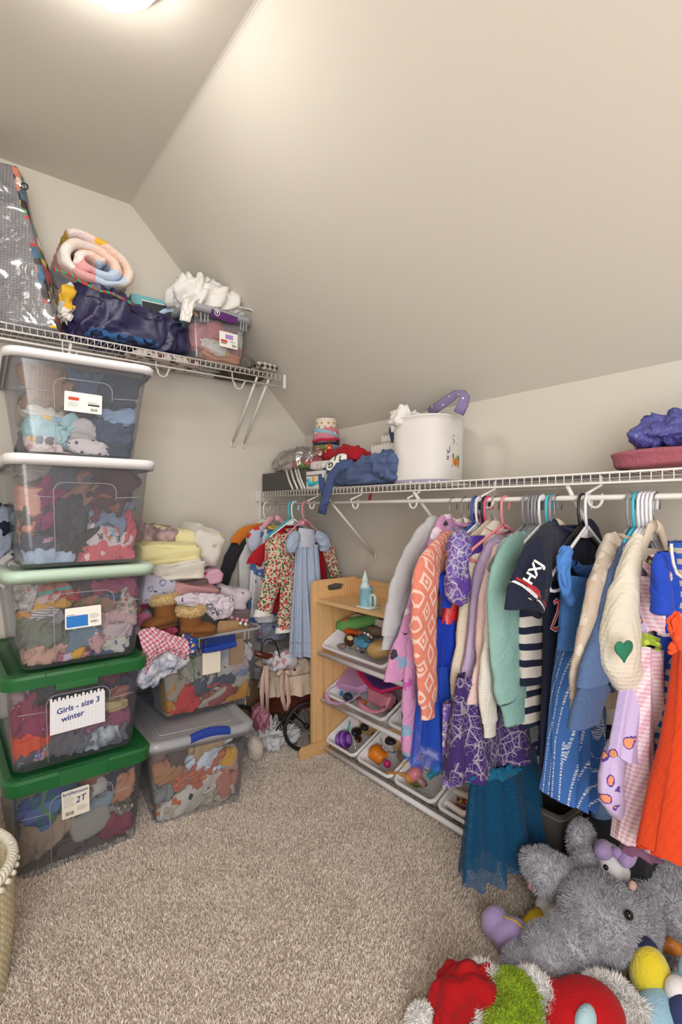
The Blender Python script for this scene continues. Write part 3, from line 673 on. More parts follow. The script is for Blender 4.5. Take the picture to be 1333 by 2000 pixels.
wad(225, 1520, 84, 46, fab('#3b4250', 'spots', ('#a8a9ac',), 40, thr=.12), 'dark floral garment at upper right '+b5, C1+.006, -12)
wad(36, 1596, 60, 90, fab('#2f6a68', 'plaid', ('#4a5ea8', '#2a8a6a', '#8fa8c8'), 18), 'green and blue plaid flannel shirt at the left '+b5, C1-.002, -6)
wad(88, 1586, 76, 74, fab('#4a5a98', 'plaid', ('#2f7a6a', '#7a8fd0', '#5a9a3a'), 18), 'blue and green plaid flannel sleeve left of centre '+b5, C1, -10)
wad(14, 1600, 36, 100, fab('#7f7a74'), 'grey wool garment at the left corner '+b5, C1, 0)
wad(130, 1592, 36, 46, fab('#1f5a58', 'plaid', ('#2a3a6a', '#4a8a4a'), 18), 'dark green plaid collar left of the label '+b5, C1+.002, 0)
wad(195, 1548, 44, 26, fab('#c3bab3'), 'off-white garment right of the label '+b5, C1-.003, -14, amp=.22)
wad(238, 1560, 60, 44, fab('#c78a6a', wr=.7), 'peach garment at the right '+b5, C1-.004, -14, amp=.25)
wad(190, 1580, 58, 26, fab('#8f9ba4'), 'blue grey garment below the label '+b5, C1-.002, -8)
wad(248, 1590, 34, 28, fab('#7a7266', 'spots', ('#d6cfc2',), 60, thr=.2), 'leopard spotted scrap at the right '+b5, C1-.002, 0)
wad(184, 1618, 70, 48, fab('#a39c92'), 'grey folded square of cloth at lower centre '+b5, C1-.006, -14, 'stack', layers=2, amp=.06, e=.3)
wad(218, 1600, 50, 28, fab('#98918a'), 'grey cloth above the rose garment '+b5, C1, -16)
wad(232, 1628, 66, 44, fab('#8f3f54'), 'rose red garment at the bottom right '+b5, C1-.004, -24, amp=.25)
wad(98, 1640, 104, 62, fab('#b39a84', wr=.7), 'tan trousers at the bottom left of centre '+b5, C1-.004, -16, amp=.18)
wad(44, 1680, 74, 56, fab('#a08a78'), 'tan folded garment in the bottom left corner '+b5, C1-.004, -10, amp=.18)
wad(150, 1660, 60, 30, fab('#5a4f4a'), 'dark brown garment at the bottom centre '+b5, C1, -16)
fill(5, .03, .28, [(fab('#4a443f'), 'dark brown pile behind the front row '+b5), (fab('#4c4d54'), 'slate pile behind the front row '+b5)])
# ------------------------------------------------------------------ the two blue-handled bins and the heap on them
def vis(x): return V(x)
B7 = bin_('storage_bin', 'clear latching bin with a blue handle on the carpet, right of the tall stack', .842, 2.175, 0, .345, .49, .39, .55, .335, 1, lidm=CLRM, lidh=.035, rz=R(-7), ribs=False)
B6 = bin_('storage_bin', 'open overfilled clear bin with an unclipped blue latch, on the lidded blue-handled bin', .925, 2.305, .338, .40, .46, .455, .51, .335, 1, open_=True, ribs=False, rz=R(2))
F7 = FRONT(R(-7)); F6 = FRONT(R(2))
def arc_latch(par, c, rm, w, h, t, mat, name='latch_handle', bow=.006):
    m = M(); n = 12; rings = []
    for i in range(n+1):
        u = i/n*2-1; x = u*w/2; y = bow*(1-u*u); k = 1-.12*abs(u)**3
        rings.append([(x, y-h/2*k, 0), (x, y-h/2*k, t*.7), (x, y-h*.2, t), (x, y+h*.35, t*.9), (x, y+h/2*k, t*.4), (x, y+h/2*k, -t*.6)])
    return mk(name, m.loft(rings).xf(Matrix.Translation(V(c))@rm), mat, par, smooth='auto')
arc_latch(B7, at(411, 1435, y=1.885), F7, .155, .030, .014, NAVYP, bow=.012)
c6 = at(427, 1262, y=2.043)
arc_latch(B6, c6, F6@Matrix.Rotation(R(1), 4, 'Z'), .15, .030, .022, NAVYP, bow=-.002)
mk('latch_hinge', M().box((c6.x-.065, c6.y-.012, c6.z+.01), (c6.x+.075, c6.y+.004, c6.z+.042)), plain('navy_latch_back', '#20346f', .4), B6, smooth=False, bevel=.003)
for k in (-.11, -.09, .12, .14): mk('rim_tab', M().box((c6.x+k, c6.y-.006, .63), (c6.x+k+.004, c6.y-.001, .672)), RIB, B6, smooth=False)
for k in (-.12, -.10, .11, .13): mk('lid_tab', M().box((.83+k, 1.885-k*.12, .292), (.834+k, 1.889-k*.12, .322)), RIB, B7, smooth=False)
mk('lid_ridge', M().tube([tuple(Matrix.Rotation(R(-7), 4, 'Z')@V((x, y, 0))+V((.842, 2.175, .334))) for x, y, _ in rrect(.30, .44, .02, 0)], .0022, 5, True), RIB, B7)
l = sheet(B6, 'label', at(413, 1293, y=2.044), .082, .096, plain('cream_card', '#e3dccb', .7), F6, z=.002)
lines(l, at(413, 1293, y=2.044), F6, -.03, .02, .055, 5, .006); barcode(l, at(413, 1293, y=2.044), F6, -.03, -.030, .024, .014, 8, 5); lines(l, at(413, 1293, y=2.044), F6, .002, -.014, .034, 4, .004)
into((.925, 2.305, .338, .40, .46, .455, .51, .335, R(2)))
b6 = 'in the open overfilled bin'; D6 = 2.080
WP = wad
WP(300, 1370, 60, 90, fab('#8d8488', 'sketch', ('#6f686c',), 26), 'mauve grey garment at the left side '+b6, D6+.04, 0, amp=.12)
WP(345, 1345, 40, 50, fab('#a39684', 'dots', ('#5d6b6d',), 60, thr=.25), 'khaki speckled garment at the left '+b6, D6, 20)
WP(333, 1372, 34, 64, fab('#c28a2e'), 'mustard garment at lower left '+b6, D6-.004, -14)
WP(360, 1375, 44, 66, fab('#cf3a3a'), 'bright red garment at lower left '+b6, D6-.006, 12)
WP(352, 1352, 40, 22, fab('#c24a30', 'mottle', ('#e0d6cc',), 40), 'orange and white scrap '+b6, D6-.008, 0)
WP(380, 1330, 70, 44, fab('#b8b0a4', 'spots', ('#98907f',), 50, thr=.3), 'oatmeal printed garment in the left middle '+b6, D6, -6)
WP(398, 1302, 56, 34, fab('#b0a898'), 'beige garment behind the cream card '+b6, D6+.002, 0)
WP(450, 1305, 66, 40, fab('#c9c4bc'), 'off-white flared garment at the right '+b6, D6-.002, -6, amp=.1)
WP(448, 1283, 50, 34, fab('#3f4250', 'mottle', ('#c9c9cc', '#5a5d6b'), 30), 'black and grey printed garment right of the card '+b6, D6, 0)
WP(480, 1285, 44, 40, fab('#454f66'), 'slate blue garment at the upper right '+b6, D6+.004, 20)
WP(478, 1312, 36, 30, fab('#b0a6ae', 'patch', ('#7f93ad', '#c9a9a4'), 40), 'patterned grey scrap at the right edge '+b6, D6, 0)
WP(488, 1288, 30, 24, fab('#d8cbc2', 'dots', ('#a04a50',), 70, thr=.25), 'cream dotted sock at the right edge '+b6, D6-.006, -30)
WP(440, 1330, 110, 26, fab('#52566a', wr=.8), 'slate garment slanting across the middle '+b6, D6-.004, -16)
WP(400, 1352, 70, 44, fab('#555a6b', wr=.8), 'slate garment left of centre '+b6, D6-.002, -38)
WP(436, 1337, 50, 16, fab('#cf5240'), 'orange red strip across the middle '+b6, D6-.01, -6, 'roll')
WP(448, 1352, 120, 22, fab('#b9b0a0'), 'beige roll slanting across the right '+b6, D6-.008, -20, 'roll')
WP(425, 1372, 74, 40, fab('#a54c46', 'heather', ('#8f3f3c',), 50), 'brick red knit at lower centre '+b6, D6-.006, -14)
WP(476, 1362, 40, 50, fab('#c98f34'), 'golden garment at the lower right '+b6, D6-.004, -30)
WP(440, 1388, 90, 22, fab('#c9908a'), 'pale pink scrap along the bottom '+b6, D6-.006, -16, 'roll')
WP(405, 1400, 96, 26, fab('#c58e3c'), 'golden garment along the bottom '+b6, D6-.004, -14, 'roll')
WP(472, 1378, 44, 16, fab('#3f6a74'), 'teal scrap at the lower right '+b6, D6-.002, -20, 'roll')
WP(340, 1412, 60, 26, fab('#a89c90', 'patch', ('#c9885a', '#8a9aa4'), 30), 'patterned scrap in the bottom left corner '+b6, D6-.004, 12)
mk('shoe_insert', M().box(tuple(at(450, 1300, y=2.075)), tuple(at(474, 1246, y=2.085))), plain('kraft_card', '#b48f68', .8), B6, smooth=False)
o_ = blob(.37, .33, .24, 77, .08, .7, 'stack', 50, 20, 4, .4); SEED[0] += 1
o = mk('folded_garment', o_, fab('#6a6470'), None); o.location = (.93, 2.34, .47); o['label'] = 'grey violet pile behind the front row '+b6; o['category'] = 'clothing'
into((.842, 2.175, 0, .345, .49, .39, .55, .31, R(-7)))
b7 = 'in the blue-handled lidded bin'; D7 = 1.942
WP(300, 1500, 44, 110, fab('#8f7f74'), 'taupe knit at the left side '+b7, D7+.04, 0, amp=.1)
WP(335, 1520, 60, 46, fab('#b5805a'), 'tan shoe-shaped bundle at the left '+b7, D7-.002, 8, amp=.08)
WP(318, 1470, 44, 50, fab('#8c6f66'), 'mauve brown garment at upper left '+b7, D7+.01, 0, amp=.08)
WP(352, 1490, 34, 66, fab('#6d5f5c', 'heather', ('#57494a',), 50), 'brown furry slipper in the left middle '+b7, D7, 10, amp=.1)
WP(418, 1455, 72, 28, fab('#c0a078'), 'sand coloured garment at the top '+b7, D7-.004, -26)
WP(420, 1476, 84, 38, fab('#a9bccb', 'mottle', ('#dfe6ea', '#7d97ad'), 26), 'pale blue and white printed garment '+b7, D7-.006, -22, amp=.25)
WP(452, 1490, 46, 34, fab('#8fa6bd', 'patch', ('#d8a13c', '#dfe6ea', '#c4a08c'), 22), 'blue and yellow printed bundle '+b7, D7-.006, 0, amp=.2)
WP(384, 1525, 30, 70, fab('#8f9aa6'), 'grey blue sleeve running down the middle '+b7, D7, 38)
WP(405, 1514, 100, 30, fab('#bf6a4a', 'stripe', ('#d2876a',), 60), 'terracotta ribbed garment '+b7, D7-.004, -14)
WP(465, 1520, 46, 34, fab('#b5705c', 'vstripe', ('#d9a48e',), 120), 'red striped cuff at the right '+b7, D7-.006, -8)
WP(392, 1557, 140, 44, fab('#d3cbbd', 'spots', ('#2a2c34',), 20, thr=.2, wr=.8), 'cream garment with black spots across the middle '+b7, D7-.006, -22, amp=.2)
WP(445, 1562, 74, 34, fab('#c9bfb0'), 'cream garment end at the right '+b7, D7-.004, -8)
WP(390, 1590, 80, 34, fab('#b5ab98', wr=.8), 'oatmeal garment at lower centre '+b7, D7-.004, -24, amp=.2)
WP(345, 1592, 50, 34, fab('#c99a88', 'patch', ('#b9ae98', '#c26a4a'), 40), 'peach and khaki scrap at lower left '+b7, D7-.006, -10, amp=.2)
WP(315, 1560, 50, 34, fab('#8d8f8c'), 'grey garment at the left '+b7, D7+.006, 0)
WP(455, 1590, 60, 24, fab('#5d4648'), 'maroon brown garment at the bottom right '+b7, D7, -14)
WP(335, 1612, 44, 20, fab('#b06a48'), 'rust scrap in the bottom corner '+b7, D7-.002, -12)
o = mk('folded_garment', blob(.28, .34, .26, 78, .08, .7, 'stack', 50, 20, 4, .4), fab('#7d7068'), None); o.location = (.86, 2.22, .16); o.rotation_euler = (0, 0, R(-7)); o['label'] = 'brown grey pile behind the front row '+b7; o['category'] = 'clothing'

# ---- heap on top of the open bin
into(None)
hp = 'on the heap above the open bin'
def slab(px0, py0, px1, py1, yf, dep, mat, label, name='folded_blanket', layers=3, amp=.12, rot=0, e=.32, cat='clothing', rz=0, fq=1, rnd=0):
    SEED[0] += 1; a, b = at(px0, (py0+py1)/2, y=yf), at(px1, (py0+py1)/2, y=yf); t, u = at((px0+px1)/2, py0, y=yf), at((px0+px1)/2, py1, y=yf)
    W, H = (b-a).length, (t-u).length; m = blob(W, dep, H, SEED[0], amp, fq, 'stack', 72, 30, layers, e)
    o = mk(name, m, mat, None); c = (a+b+t+u)/4; o.location = c+V((0, dep/2, 0)); o.rotation_euler = (0, R(rot), rz); o['label'] = label; o['category'] = cat; return o
slab(285, 1133, 418, 1165, 2.14, .30, fab('#6b4d50', 'mottle', ('#8a7a80',), 30), 'maroon garment low '+hp, layers=2)
slab(275, 1125, 350, 1185, 2.10, .20, fab('#b5b2c4', 'sketch', ('#3f4a7a',), 24), 'lilac white garment with blue doodles '+hp, layers=2, rot=14)
slab(330, 1118, 440, 1150, 2.16, .28, fab('#d6a6bc', 'spots', ('#c22f4e', '#6f9a4a'), 12, thr=.2), 'pink strawberry print blanket '+hp, layers=3, rot=-6)
slab(345, 1142, 435, 1178, 2.08, .12, fab('#b98a8c', 'stripe', ('#ad7d80',), 100), 'dusty pink knitted garment '+hp, layers=2, rot=12, amp=.2)
slab(296, 1092, 410, 1138, 2.09, .34, fab('#d5cfc4'), 'cream folded fleece blanket under the yellow one '+hp, layers=4, amp=.34, rot=-2, e=.5)
slab(372, 1030, 434, 1112, 2.18, .24, fab('#d8d3cb', 'sketch', ('#b5aca2', '#d98f5a', '#e3c27a'), 14), 'white blanket with little rainbows at the right '+hp, layers=2, rot=28, amp=.24)
slab(273, 1060, 398, 1104, 2.10, .30, fab('#e4dba4', wr=.35), 'pale yellow folded blanket near the top '+hp, layers=4, amp=.26, rot=0, e=.3)
slab(300, 1032, 392, 1070, 2.20, .26, fab('#e6deaa', wr=.35), 'pale yellow sheet behind the camouflage garment '+hp, layers=2, amp=.1, rot=10)
wad(318, 1052, 96, 44, fab('#a98487', 'mottle', ('#6f6468', '#c9aaa9', '#8a6a6c'), 24), 'pink and grey camouflage garment topmost '+hp, 2.16, 12, 'crumple', dep=.18, amp=.14)
# floral drape
def drape(pts0, pts1, yf, mat, label, name='draped_cloth', nx=50, ny=26, amp=.008, k=26, bulge=.03, seed=3, thick=.004, cat='clothing', hang=None):
    """cloth strip between an upper and a lower edge, given as pixels on the plane y = yf, bulging towards the room"""
    def ed(P, u):
        f = u*(len(P)-1); i = min(int(f), len(P)-2); f -= i; q = [P[i][j]*(1-f)+P[i+1][j]*f for j in range(len(P[0]))]; return at(q[0], q[1], y=yf+(q[2] if len(q) > 2 else 0))
    o = V((seed*5.1, seed*2.3, 0))
    def fn(u, v):
        a, b = ed(pts0, u), ed(pts1, u); p = a.lerp(b, v); q = V((u*k*.35+NZ.noise(V((u*3, v*2, seed)))*2, v*k*.12, 0))+o
        p.y -= bulge*math.sin(math.pi*min(v*1.0, 1))+amp*(abs(NZ.noise(q))*3-1)+amp*.6*NZ.noise(q*2.7); p.z += amp*.4*NZ.noise(q*1.3); return p
    m = M().grid(nx, ny, fn); return single(name, m, mat, label, cat, thick=thick)
FLOR = fab('#cfc4cf', 'sketch', ('#4a5470', '#d8d0da', '#c2b8c8'), 17, wr=.3)
drape([(338, 1168), (375, 1158), (420, 1160), (455, 1165)], [(345, 1180), (395, 1190), (420, 1212), (452, 1205)], 2.05, FLOR, 'white cloth with line-drawn flowers drooping over the boots '+hp, bulge=.02)
slab(432, 1150, 492, 1195, 2.14, .2, FLOR, 'hooded white garment with line-drawn flowers at the right '+hp, layers=2, rot=20, e=.6, amp=.2)
slab(445, 1192, 492, 1222, 2.14, .14, fab('#6f6468'), 'grey brown garment below the flowered hood '+hp, layers=3, rot=4)
for i, (qx, qy) in enumerate(((453, 1206), (464, 1209), (474, 1211), (482, 1212), (470, 1217), (480, 1219))):
    c = at(qx, qy, y=2.07); single('pompom', M().ball(c, .008, 12, 8).disp(lambda p: p+NZ.noise_vector(p*300)*.0012), fab(('#d98a9c', '#e6dcd8')[i > 3]), 'tiny pompom on the trim hanging from the grey brown garment', 'pompom', 'pompoms of the trim at the right of the heap')
slab(262, 1135, 292, 1215, 2.16, .14, fab('#9c2f5e', 'patch', ('#8a8a2e', '#a9a03a'), 9), 'magenta and olive printed garment between the bins', layers=2, amp=.15)
slab(265, 1195, 300, 1240, 2.12, .12, fab('#b9aeb4', 'patch', ('#c26a8a', '#8a8a8c'), 26), 'grey garment with pink patches at the left of the boots', layers=2, amp=.2)
# boots
def boot(px, py, yf, s, rz, label, tip=0):
    c = at(px, py, y=yf); t = thing('boot', label, 'boot', c, rot=(R(tip), 0, rz), group='tan sheepskin boots on the heap')
    SU = fab('#8a5a30', 'heather', ('#744824',), 30, wr=.2)
    prof = []
    m = M()
    # shaft and foot as one lofted form: rings along the foot rise into the shaft
    rings = []
    for i in range(9):
        u = i/8; z = u*.085*s; r = (.042+.004*math.sin(u*3))*s
        rings.append([(r*1.0*math.cos(a), r*.82*math.sin(a)+.0*s, z+.02*s) for a in [2*math.pi*k/28 for k in range(28)]])
    m.loft(rings, cap1=False); mk('shaft', m, SU, t, world=False)
    rings = []
    for i in range(13):
        u = i/12; x = -.045*s+u*.155*s; w = (.034+.012*math.sin(u*math.pi*.9))*s*(1 if u < .85 else 1-(u-.85)*2.6); hh = (.062-.026*u)*s*(1 if u < .9 else .75)*(.8 if i == 0 else 1)
        rings.append([(x, w*math.cos(a), max(hh*.5*math.sin(a)*1.0, -hh*.48)+hh*.5) for a in [2*math.pi*k/24 for k in range(24)]])
    mk('foot', M().loft(rings), SU, t, world=False, sub=1)
    mk('sole', M().loft([[(.032*s+x*s*.165, y*s*.09, z) for x, y, _ in rrect(1, 1, .45, 0, n=8)] for z in (-.004*s, .006*s)]), fab('#6b4425'), t, world=False)
    # sheepskin collar: a lumpy ring and tufts
    FU = fab('#dcc08c', wr=.8)
    ring = M().tube([(.043*s*math.cos(a), .036*s*math.sin(a), .108*s) for a in [2*math.pi*k/30 for k in range(30)]], .015*s, 10, True).disp(lambda p: p+NZ.noise_vector(p*90)*.005)
    col = mk('sheepskin_collar', ring, FU, t, world=False)
    rg = np.random.default_rng(int(px)); n = 5000; a = rg.uniform(0, 6.283, n); b2 = rg.uniform(0, 6.283, n); rr = .015*s
    dx = np.stack([np.cos(b2)*np.cos(a), np.cos(b2)*np.sin(a), np.sin(b2)], 1); base = np.stack([.043*s*np.cos(a), .036*s*np.sin(a), np.full(n, .108*s)], 1)+dx*rr
    hair(col, base, dx, n, .011*s, .0007, FU, rg, .7)
    return t
def hair(parent, base, nrm, n, ln, wd, mat, rg, messy=.5, name='pile', comb=(0, 0, 0), world=False):
    if world: im = np.array(rootm(parent).inverted()); base = base@im[:3, :3].T+im[:3, 3]; nrm = nrm@im[:3, :3].T
    d = nrm+rg.normal(0, messy*.5, (n, 3))+np.array(comb); d /= np.linalg.norm(d, axis=1)[:, None]
    s = np.cross(d, rg.normal(0, 1, (n, 3))); s /= np.linalg.norm(s, axis=1)[:, None]+1e-9; s = s*wd
    L = (ln*rg.uniform(.6, 1.25, n))[:, None]; cur = rg.normal(0, .25, (n, 3))+np.array([0, 0, -.25])
    p0 = base-d*.001; p1 = base+d*L*.55; p2 = base+(d+cur*.5)*L
    v = np.stack([p0-s, p0+s, p1-s*.8, p1+s*.8, p2], 1).reshape(-1, 3)
    return strips(name, v, n, mat, parent)
boot(325, 1222, 2.085, 1.0, R(200), 'tan sheepskin boot standing at the left of the pair on the heap', 6)
boot(372, 1236, 2.06, .95, R(-20), 'tan sheepskin boot with its rounded toe towards the room, right of the pair', 10)
wad(327, 1238, 60, 24, fab('#b84a70'), 'raspberry pink garment at the front of the boots', 2.03, 10, 'roll', dep=.06)
# brown kraft cards standing in the bin by the boots
for i in range(7):
    c = at(432+i*7, 1226-i*.5, y=2.10+.012*i)
    single('kraft_card', M().loft([[(x, y, z) for x, z, _ in rrect(.052, .12, .012, 0)] for y in (0, .0016)]).xf(Matrix.Translation(c+V((0, 0, -.03)))@Matrix.Rotation(R(14), 4, 'Y')), plain('kraft_card', '#b48f68', .8), 'brown kraft card standing upright in the row right of the boots, '+('nearest the boots', 'second from the boots', 'third from the boots', 'middle of the row', 'third from the right', 'second from the right', 'rightmost')[i], 'card', 'brown kraft cards beside the boots', smooth=False)
# gingham cloth over the corner of the bin, its rolled silver-white end
GING = fab('#dccfd2', 'gingham', ('#c44e76',), 62, rot=(0, .5, .3), wr=.25)
drape([(268, 1232), (300, 1224), (335, 1240), (366, 1248)], [(285, 1318), (300, 1285), (330, 1272), (364, 1290)], 2.0, GING, 'pink and white gingham cloth hanging over the left corner of the open bin', bulge=.03, seed=8, amp=.006)
wad(322, 1300, 84, 56, fab('#c9c8cf', 'mottle', ('#8d9ab5', '#e9e8ec', '#b59aa4'), 26, shine=1), 'silvery white rolled garment hanging under the gingham cloth', 1.99, -12, dep=.10, amp=.3)
wad(376, 1260, 26, 38, fab('#2b4fa0', 'floral', ('#e3cfc4', '#d98a8a', '#e0b04a'), 60, thr=.3), 'blue flowered cloth hanging over the rim beside the blue latch', 2.0, 10, dep=.03)
single('green_cord', M().tube([tuple(at(370, 1278, y=1.99)), tuple(at(378, 1282, y=1.985)), tuple(at(384, 1278, y=1.99)), tuple(at(381, 1288, y=1.985)), tuple(at(377, 1296, y=1.99)), tuple(at(379, 1312, y=1.99)), tuple(at(381, 1330, y=1.99))], .0017, 6), plain('green_cord_mat', '#2a7a56', .7), 'thin green cord dangling in front of the open bin', 'cord')
# star blanket and bundle left of the stack
wad(-2, 1045, 70, 110, fab('#8f97a8', 'spots', ('#1d2233',), 13, thr=.24), 'grey fleece blanket with navy stars at the left edge', 2.12, 10, dep=.16, amp=.1, name='blanket')
wad(4, 1122, 52, 56, fab('#b9b6b6', 'spots', ('#2c2f3c',), 30, thr=.1), 'light grey printed blanket corner below the star blanket', 2.10, 0, dep=.1, name='blanket')
# ------------------------------------------------------------------ things on the high left shelf
SZ = LZ+.004
def dotbag():
    b = NB('grey_dotted_gift_paper'); co = b.coord((0, 0, 0)); sep = b.new('ShaderNodeSeparateXYZ'); b.link(co, sep.inputs[0]); X, Y, Z = sep.outputs
    fx = b.math('FRACT', b.math('MULTIPLY', X, 90)); fz = b.math('FRACT', b.math('MULTIPLY', Z, 90))
    m = b.math('MULTIPLY', b.math('GREATER_THAN', fx, .45), b.math('GREATER_THAN', fz, .45))
    b.link(b.mix(m, lin('#8a8a8f'), lin('#6d6d74')), b.b.inputs['Base Color']); b.b.inputs['Roughness'].default_value = .22; b.b.inputs['Coat Weight'].default_value = .6; b.b.inputs['Coat Roughness'].default_value = .08
    b.bump(b.noise(co, 14, 2, .5, 1.2), .9, .02); return b.m
gb = thing('gift_bag', 'tall grey dotted gift bag with a bright patterned side, left end of the high shelf', 'bag', (.205, 2.40, SZ), R(-20))
H_ = .63
def bagring(z):
    k = z/H_; w = .40*(1-.10*k); d = .17*(1-.55*k); sh = -.125*k
    out = []
    for x, y in [(-w/2+w*i/16, -d/2) for i in range(17)]+[(w/2, -d/2+d*i/6) for i in range(1, 7)]+[(w/2-w*i/16, d/2) for i in range(1, 17)]+[(-w/2, d/2-d*i/6) for i in range(1, 6)]:
        q = V((x*6, y*6, z*6)); f = fold(V((x, y, z)), V((3, 1, 2)), 7, .9)*.011+NZ.noise(q)*.008
        out.append((x+sh+(f if abs(x) > w/2-.001 else 0), y-f-(.02*math.cos(x/w*3) if y < 0 else 0), z))
    return out
m = M().loft([bagring(H_*i/40) for i in range(41)], cap1=False)
bag = mk('bag_body', m, dotbag(), gb, world=False, thick=.001)
COMIC = fab('#3a3238', 'patch', ('#c23a34', '#e3c23a', '#4f8a5a', '#e6dccf', '#26242c', '#d98a6a', '#3f6a8a'), 22, wr=.2)
COMIC.node_tree.nodes['Principled BSDF'].inputs['Roughness'].default_value = .25
bag.data.materials.append(COMIC)
for p in bag.data.polygons:
    c = p.center
    if c.x+.125*c.z/H_ > .40*(1-.1*c.z/H_)/2-.014 and abs(c.y) < .2: p.material_index = 1
mk('tag_ring', M().tube([(.20-.118+.012*math.cos(a), -.06, .545+.012*math.sin(a)) for a in [2*math.pi*k/14 for k in range(14)]], .003, 6, True), plain('black_cord', '#1d1c1e', .5), gb, world=False)
# cellophane wrapped round the bag front
cl = M().grid(30, 44, lambda u, v: ((-.20+.40*u)*(1-.1*v)-.125*v, -.099*(1-.5*v)-.02*math.cos((u-.5)*3)-abs(NZ.noise(V((u*3, v*4, 1))+NZ.noise_vector(V((u*2, v*3, 5)))*.8))*.035, v*H_*.98))
def cello():
    if 'cellophane' in MATS: return MATS['cellophane']
    b = NB('cellophane'); b.n.remove(b.b); tr = b.new('ShaderNodeBsdfTransparent'); tr.inputs[0].default_value = (.98, .98, .98, 1)
    gl = b.new('ShaderNodeBsdfGlossy'); gl.inputs['Roughness'].default_value = .10; gl.inputs['Color'].default_value = (1, 1, 1, 1)
    fr = b.new('ShaderNodeLayerWeight'); fr.inputs[0].default_value = .28
    mx = b.new('ShaderNodeMixShader'); b.link(b.math('ADD', b.math('MULTIPLY', fr.outputs['Fresnel'], .7), .07), mx.inputs[0]); b.link(tr.outputs[0], mx.inputs[1]); b.link(gl.outputs[0], mx.inputs[2])
    b.link(mx.outputs[0], b.out.inputs[0]); MATS['cellophane'] = b.m; return b.m
mk('cellophane', cl, cello(), gb, world=False)
# rolled comforter: one thick quilt wound in a flattened spiral
QUILT = fab('#dccbc8', 'patch', ('#e0b23c', '#b9c9dc', '#d9a0a0', '#e3ddd8', '#e8c9b8', '#cfd6e0', '#dccfc4'), 11, wr=.9)
def spiral(cx, cz, rx, rz, turns, y0, y1, th, n=150, ny=12, a0=2.6, seed=1):
    rings = []
    for i in range(n+1):
        u = i/n; a = a0-u*turns*2*math.pi; k = 1-u*.80; wob = 1+.08*NZ.noise(V((u*9, seed, 0)))
        c = V((cx+rx*k*wob*math.cos(a), 0, cz+rz*k*math.sin(a)-.03*(1-k)*0)); nrm = V((math.cos(a)/rx, 0, math.sin(a)/rz)).normalized()
        t2 = th*(1+.3*NZ.noise(V((u*14, 3, seed)))); ring = []
        for j in range(ny+1):
            v = j/ny; y = y0+(y1-y0)*v+.010*NZ.noise(V((u*22, v, seed)))*(1 if j in (0, ny) else .3); d = math.sin(math.pi*min(max(v, .0), 1))
            puff = .55+.45*min(1, d*4); ring.append(c+V((0, y, 0))+nrm*t2/2*puff*(1+.5*NZ.noise(V((u*30, v*6, seed)))))
        for j in range(ny, -1, -1):
            v = j/ny; y = y0+(y1-y0)*v+.010*NZ.noise(V((u*22, v, seed)))*(1 if j in (0, ny) else .3); d = math.sin(math.pi*v); puff = .55+.45*min(1, d*4)
            ring.append(c+V((0, y, 0))-nrm*t2/2*puff)
        rings.append(ring)
    return M().loft(rings)
m = spiral(0, 0, .160, .105, 2.3, 2.30, 2.56, .040); m.disp(lambda p: V((p.x+.25*p.z, p.y, p.z*(1-.9*p.x)*.92+.01*NZ.noise(V((p.x*14, 3, p.z*14)))))); m.xf(Matrix.Translation((.515, 0, 2.235))@Matrix.Rotation(R(16), 4, 'Y'))
q = single('rolled_comforter', m, QUILT, 'rolled patchwork comforter in yellow, pink and pale blue on the navy bundle', 'comforter')
pip = M().tube([(.36+.012*i, 2.298+.004*math.sin(i), 2.155-.0025*i+.006*math.sin(i*.4)) for i in range(26)], .006, 8)
single('cord_edging', pip, fab('#c23a34', 'vstripe', ('#2f9a7a',), 60, rot=(0, .7, 0), thr=.5), 'red and green striped cord edging beneath the rolled comforter', 'cord')
wad(136, 588, 34, 66, fab('#d9b0ac', 'patch', ('#e0b23c', '#c9cfd6', '#e3ddd8'), 14), 'pink quilt corner hanging between the gift bag and the navy bundle', 2.33, 12, dep=.10)
# navy satin bundle
SAT = fab('#26244e', wr=.22, shine=1); 
def satin(o_): return o_
m = blob(.52, .21, .235, 31, .15, .62, 'crumple', 110, 60, e=.55)
m.disp(lambda p: V((p.x, p.y, p.z*(1-.22*p.x/.26)-.0)))
o = mk('satin_bundle', m, SAT, None); o.location = (.695, 2.425, SZ+.118); o.rotation_euler = (0, R(4), R(1)); o['label'] = 'shiny navy satin bundle lying along the high wire shelf'; o['category'] = 'bundle'
mk('seam', M().tube([(-.22+.44*i/24, -.103-.008*math.sin(i*.9), .045-.02*i/24+.006*math.sin(i*.8)) for i in range(25)], .0022, 6), plain('navy_thread', '#16152c', .7), o, world=False)
slab(175, 650, 320, 668, 2.32, .2, fab('#22304f', 'patch', ('#2f5a8a', '#1b2038'), 40), 'dark blue garment under the satin bundle', layers=2, amp=.08)
o = slab(255, 690, 400, 706, 2.33, .18, fab('#c9bfbc', 'spots', ('#6b3a3c', '#4a4448', '#8a6a5a'), 28, thr=.3), 'white and brown printed garment lying flat on the high shelf wires', layers=1, amp=.05)
# teal box behind
t = thing('gift_box', 'teal cardboard box with a dark printed label standing behind the satin bundle', 'box', (.83, 2.50, SZ), R(-4))
mk('carton', M().box((-.125, -.04, 0), (.125, .04, .30)), plain('teal_card', '#6fb3b8', .5), t, world=False, smooth=False, bevel=.002)
mk('dark_label', M().box((-.075, -.0415, .19), (.10, -.0405, .275)), plain('dark_print', '#2d3336', .6), t, world=False, smooth=False)
mk('pale_swoosh', M().tube([(-.02+.12*i/10, -.043, .20+.06*math.sin(i/10*2.4)) for i in range(11)], .012, 6, flat=.1, up=(0, 1, 0)), plain('pale_blue_print', '#b9cfe8', .6), t, world=False)
mk('white_line', M().box((-.08, -.0425, .275), (.105, -.041, .279)), PAPER, t, world=False, smooth=False)
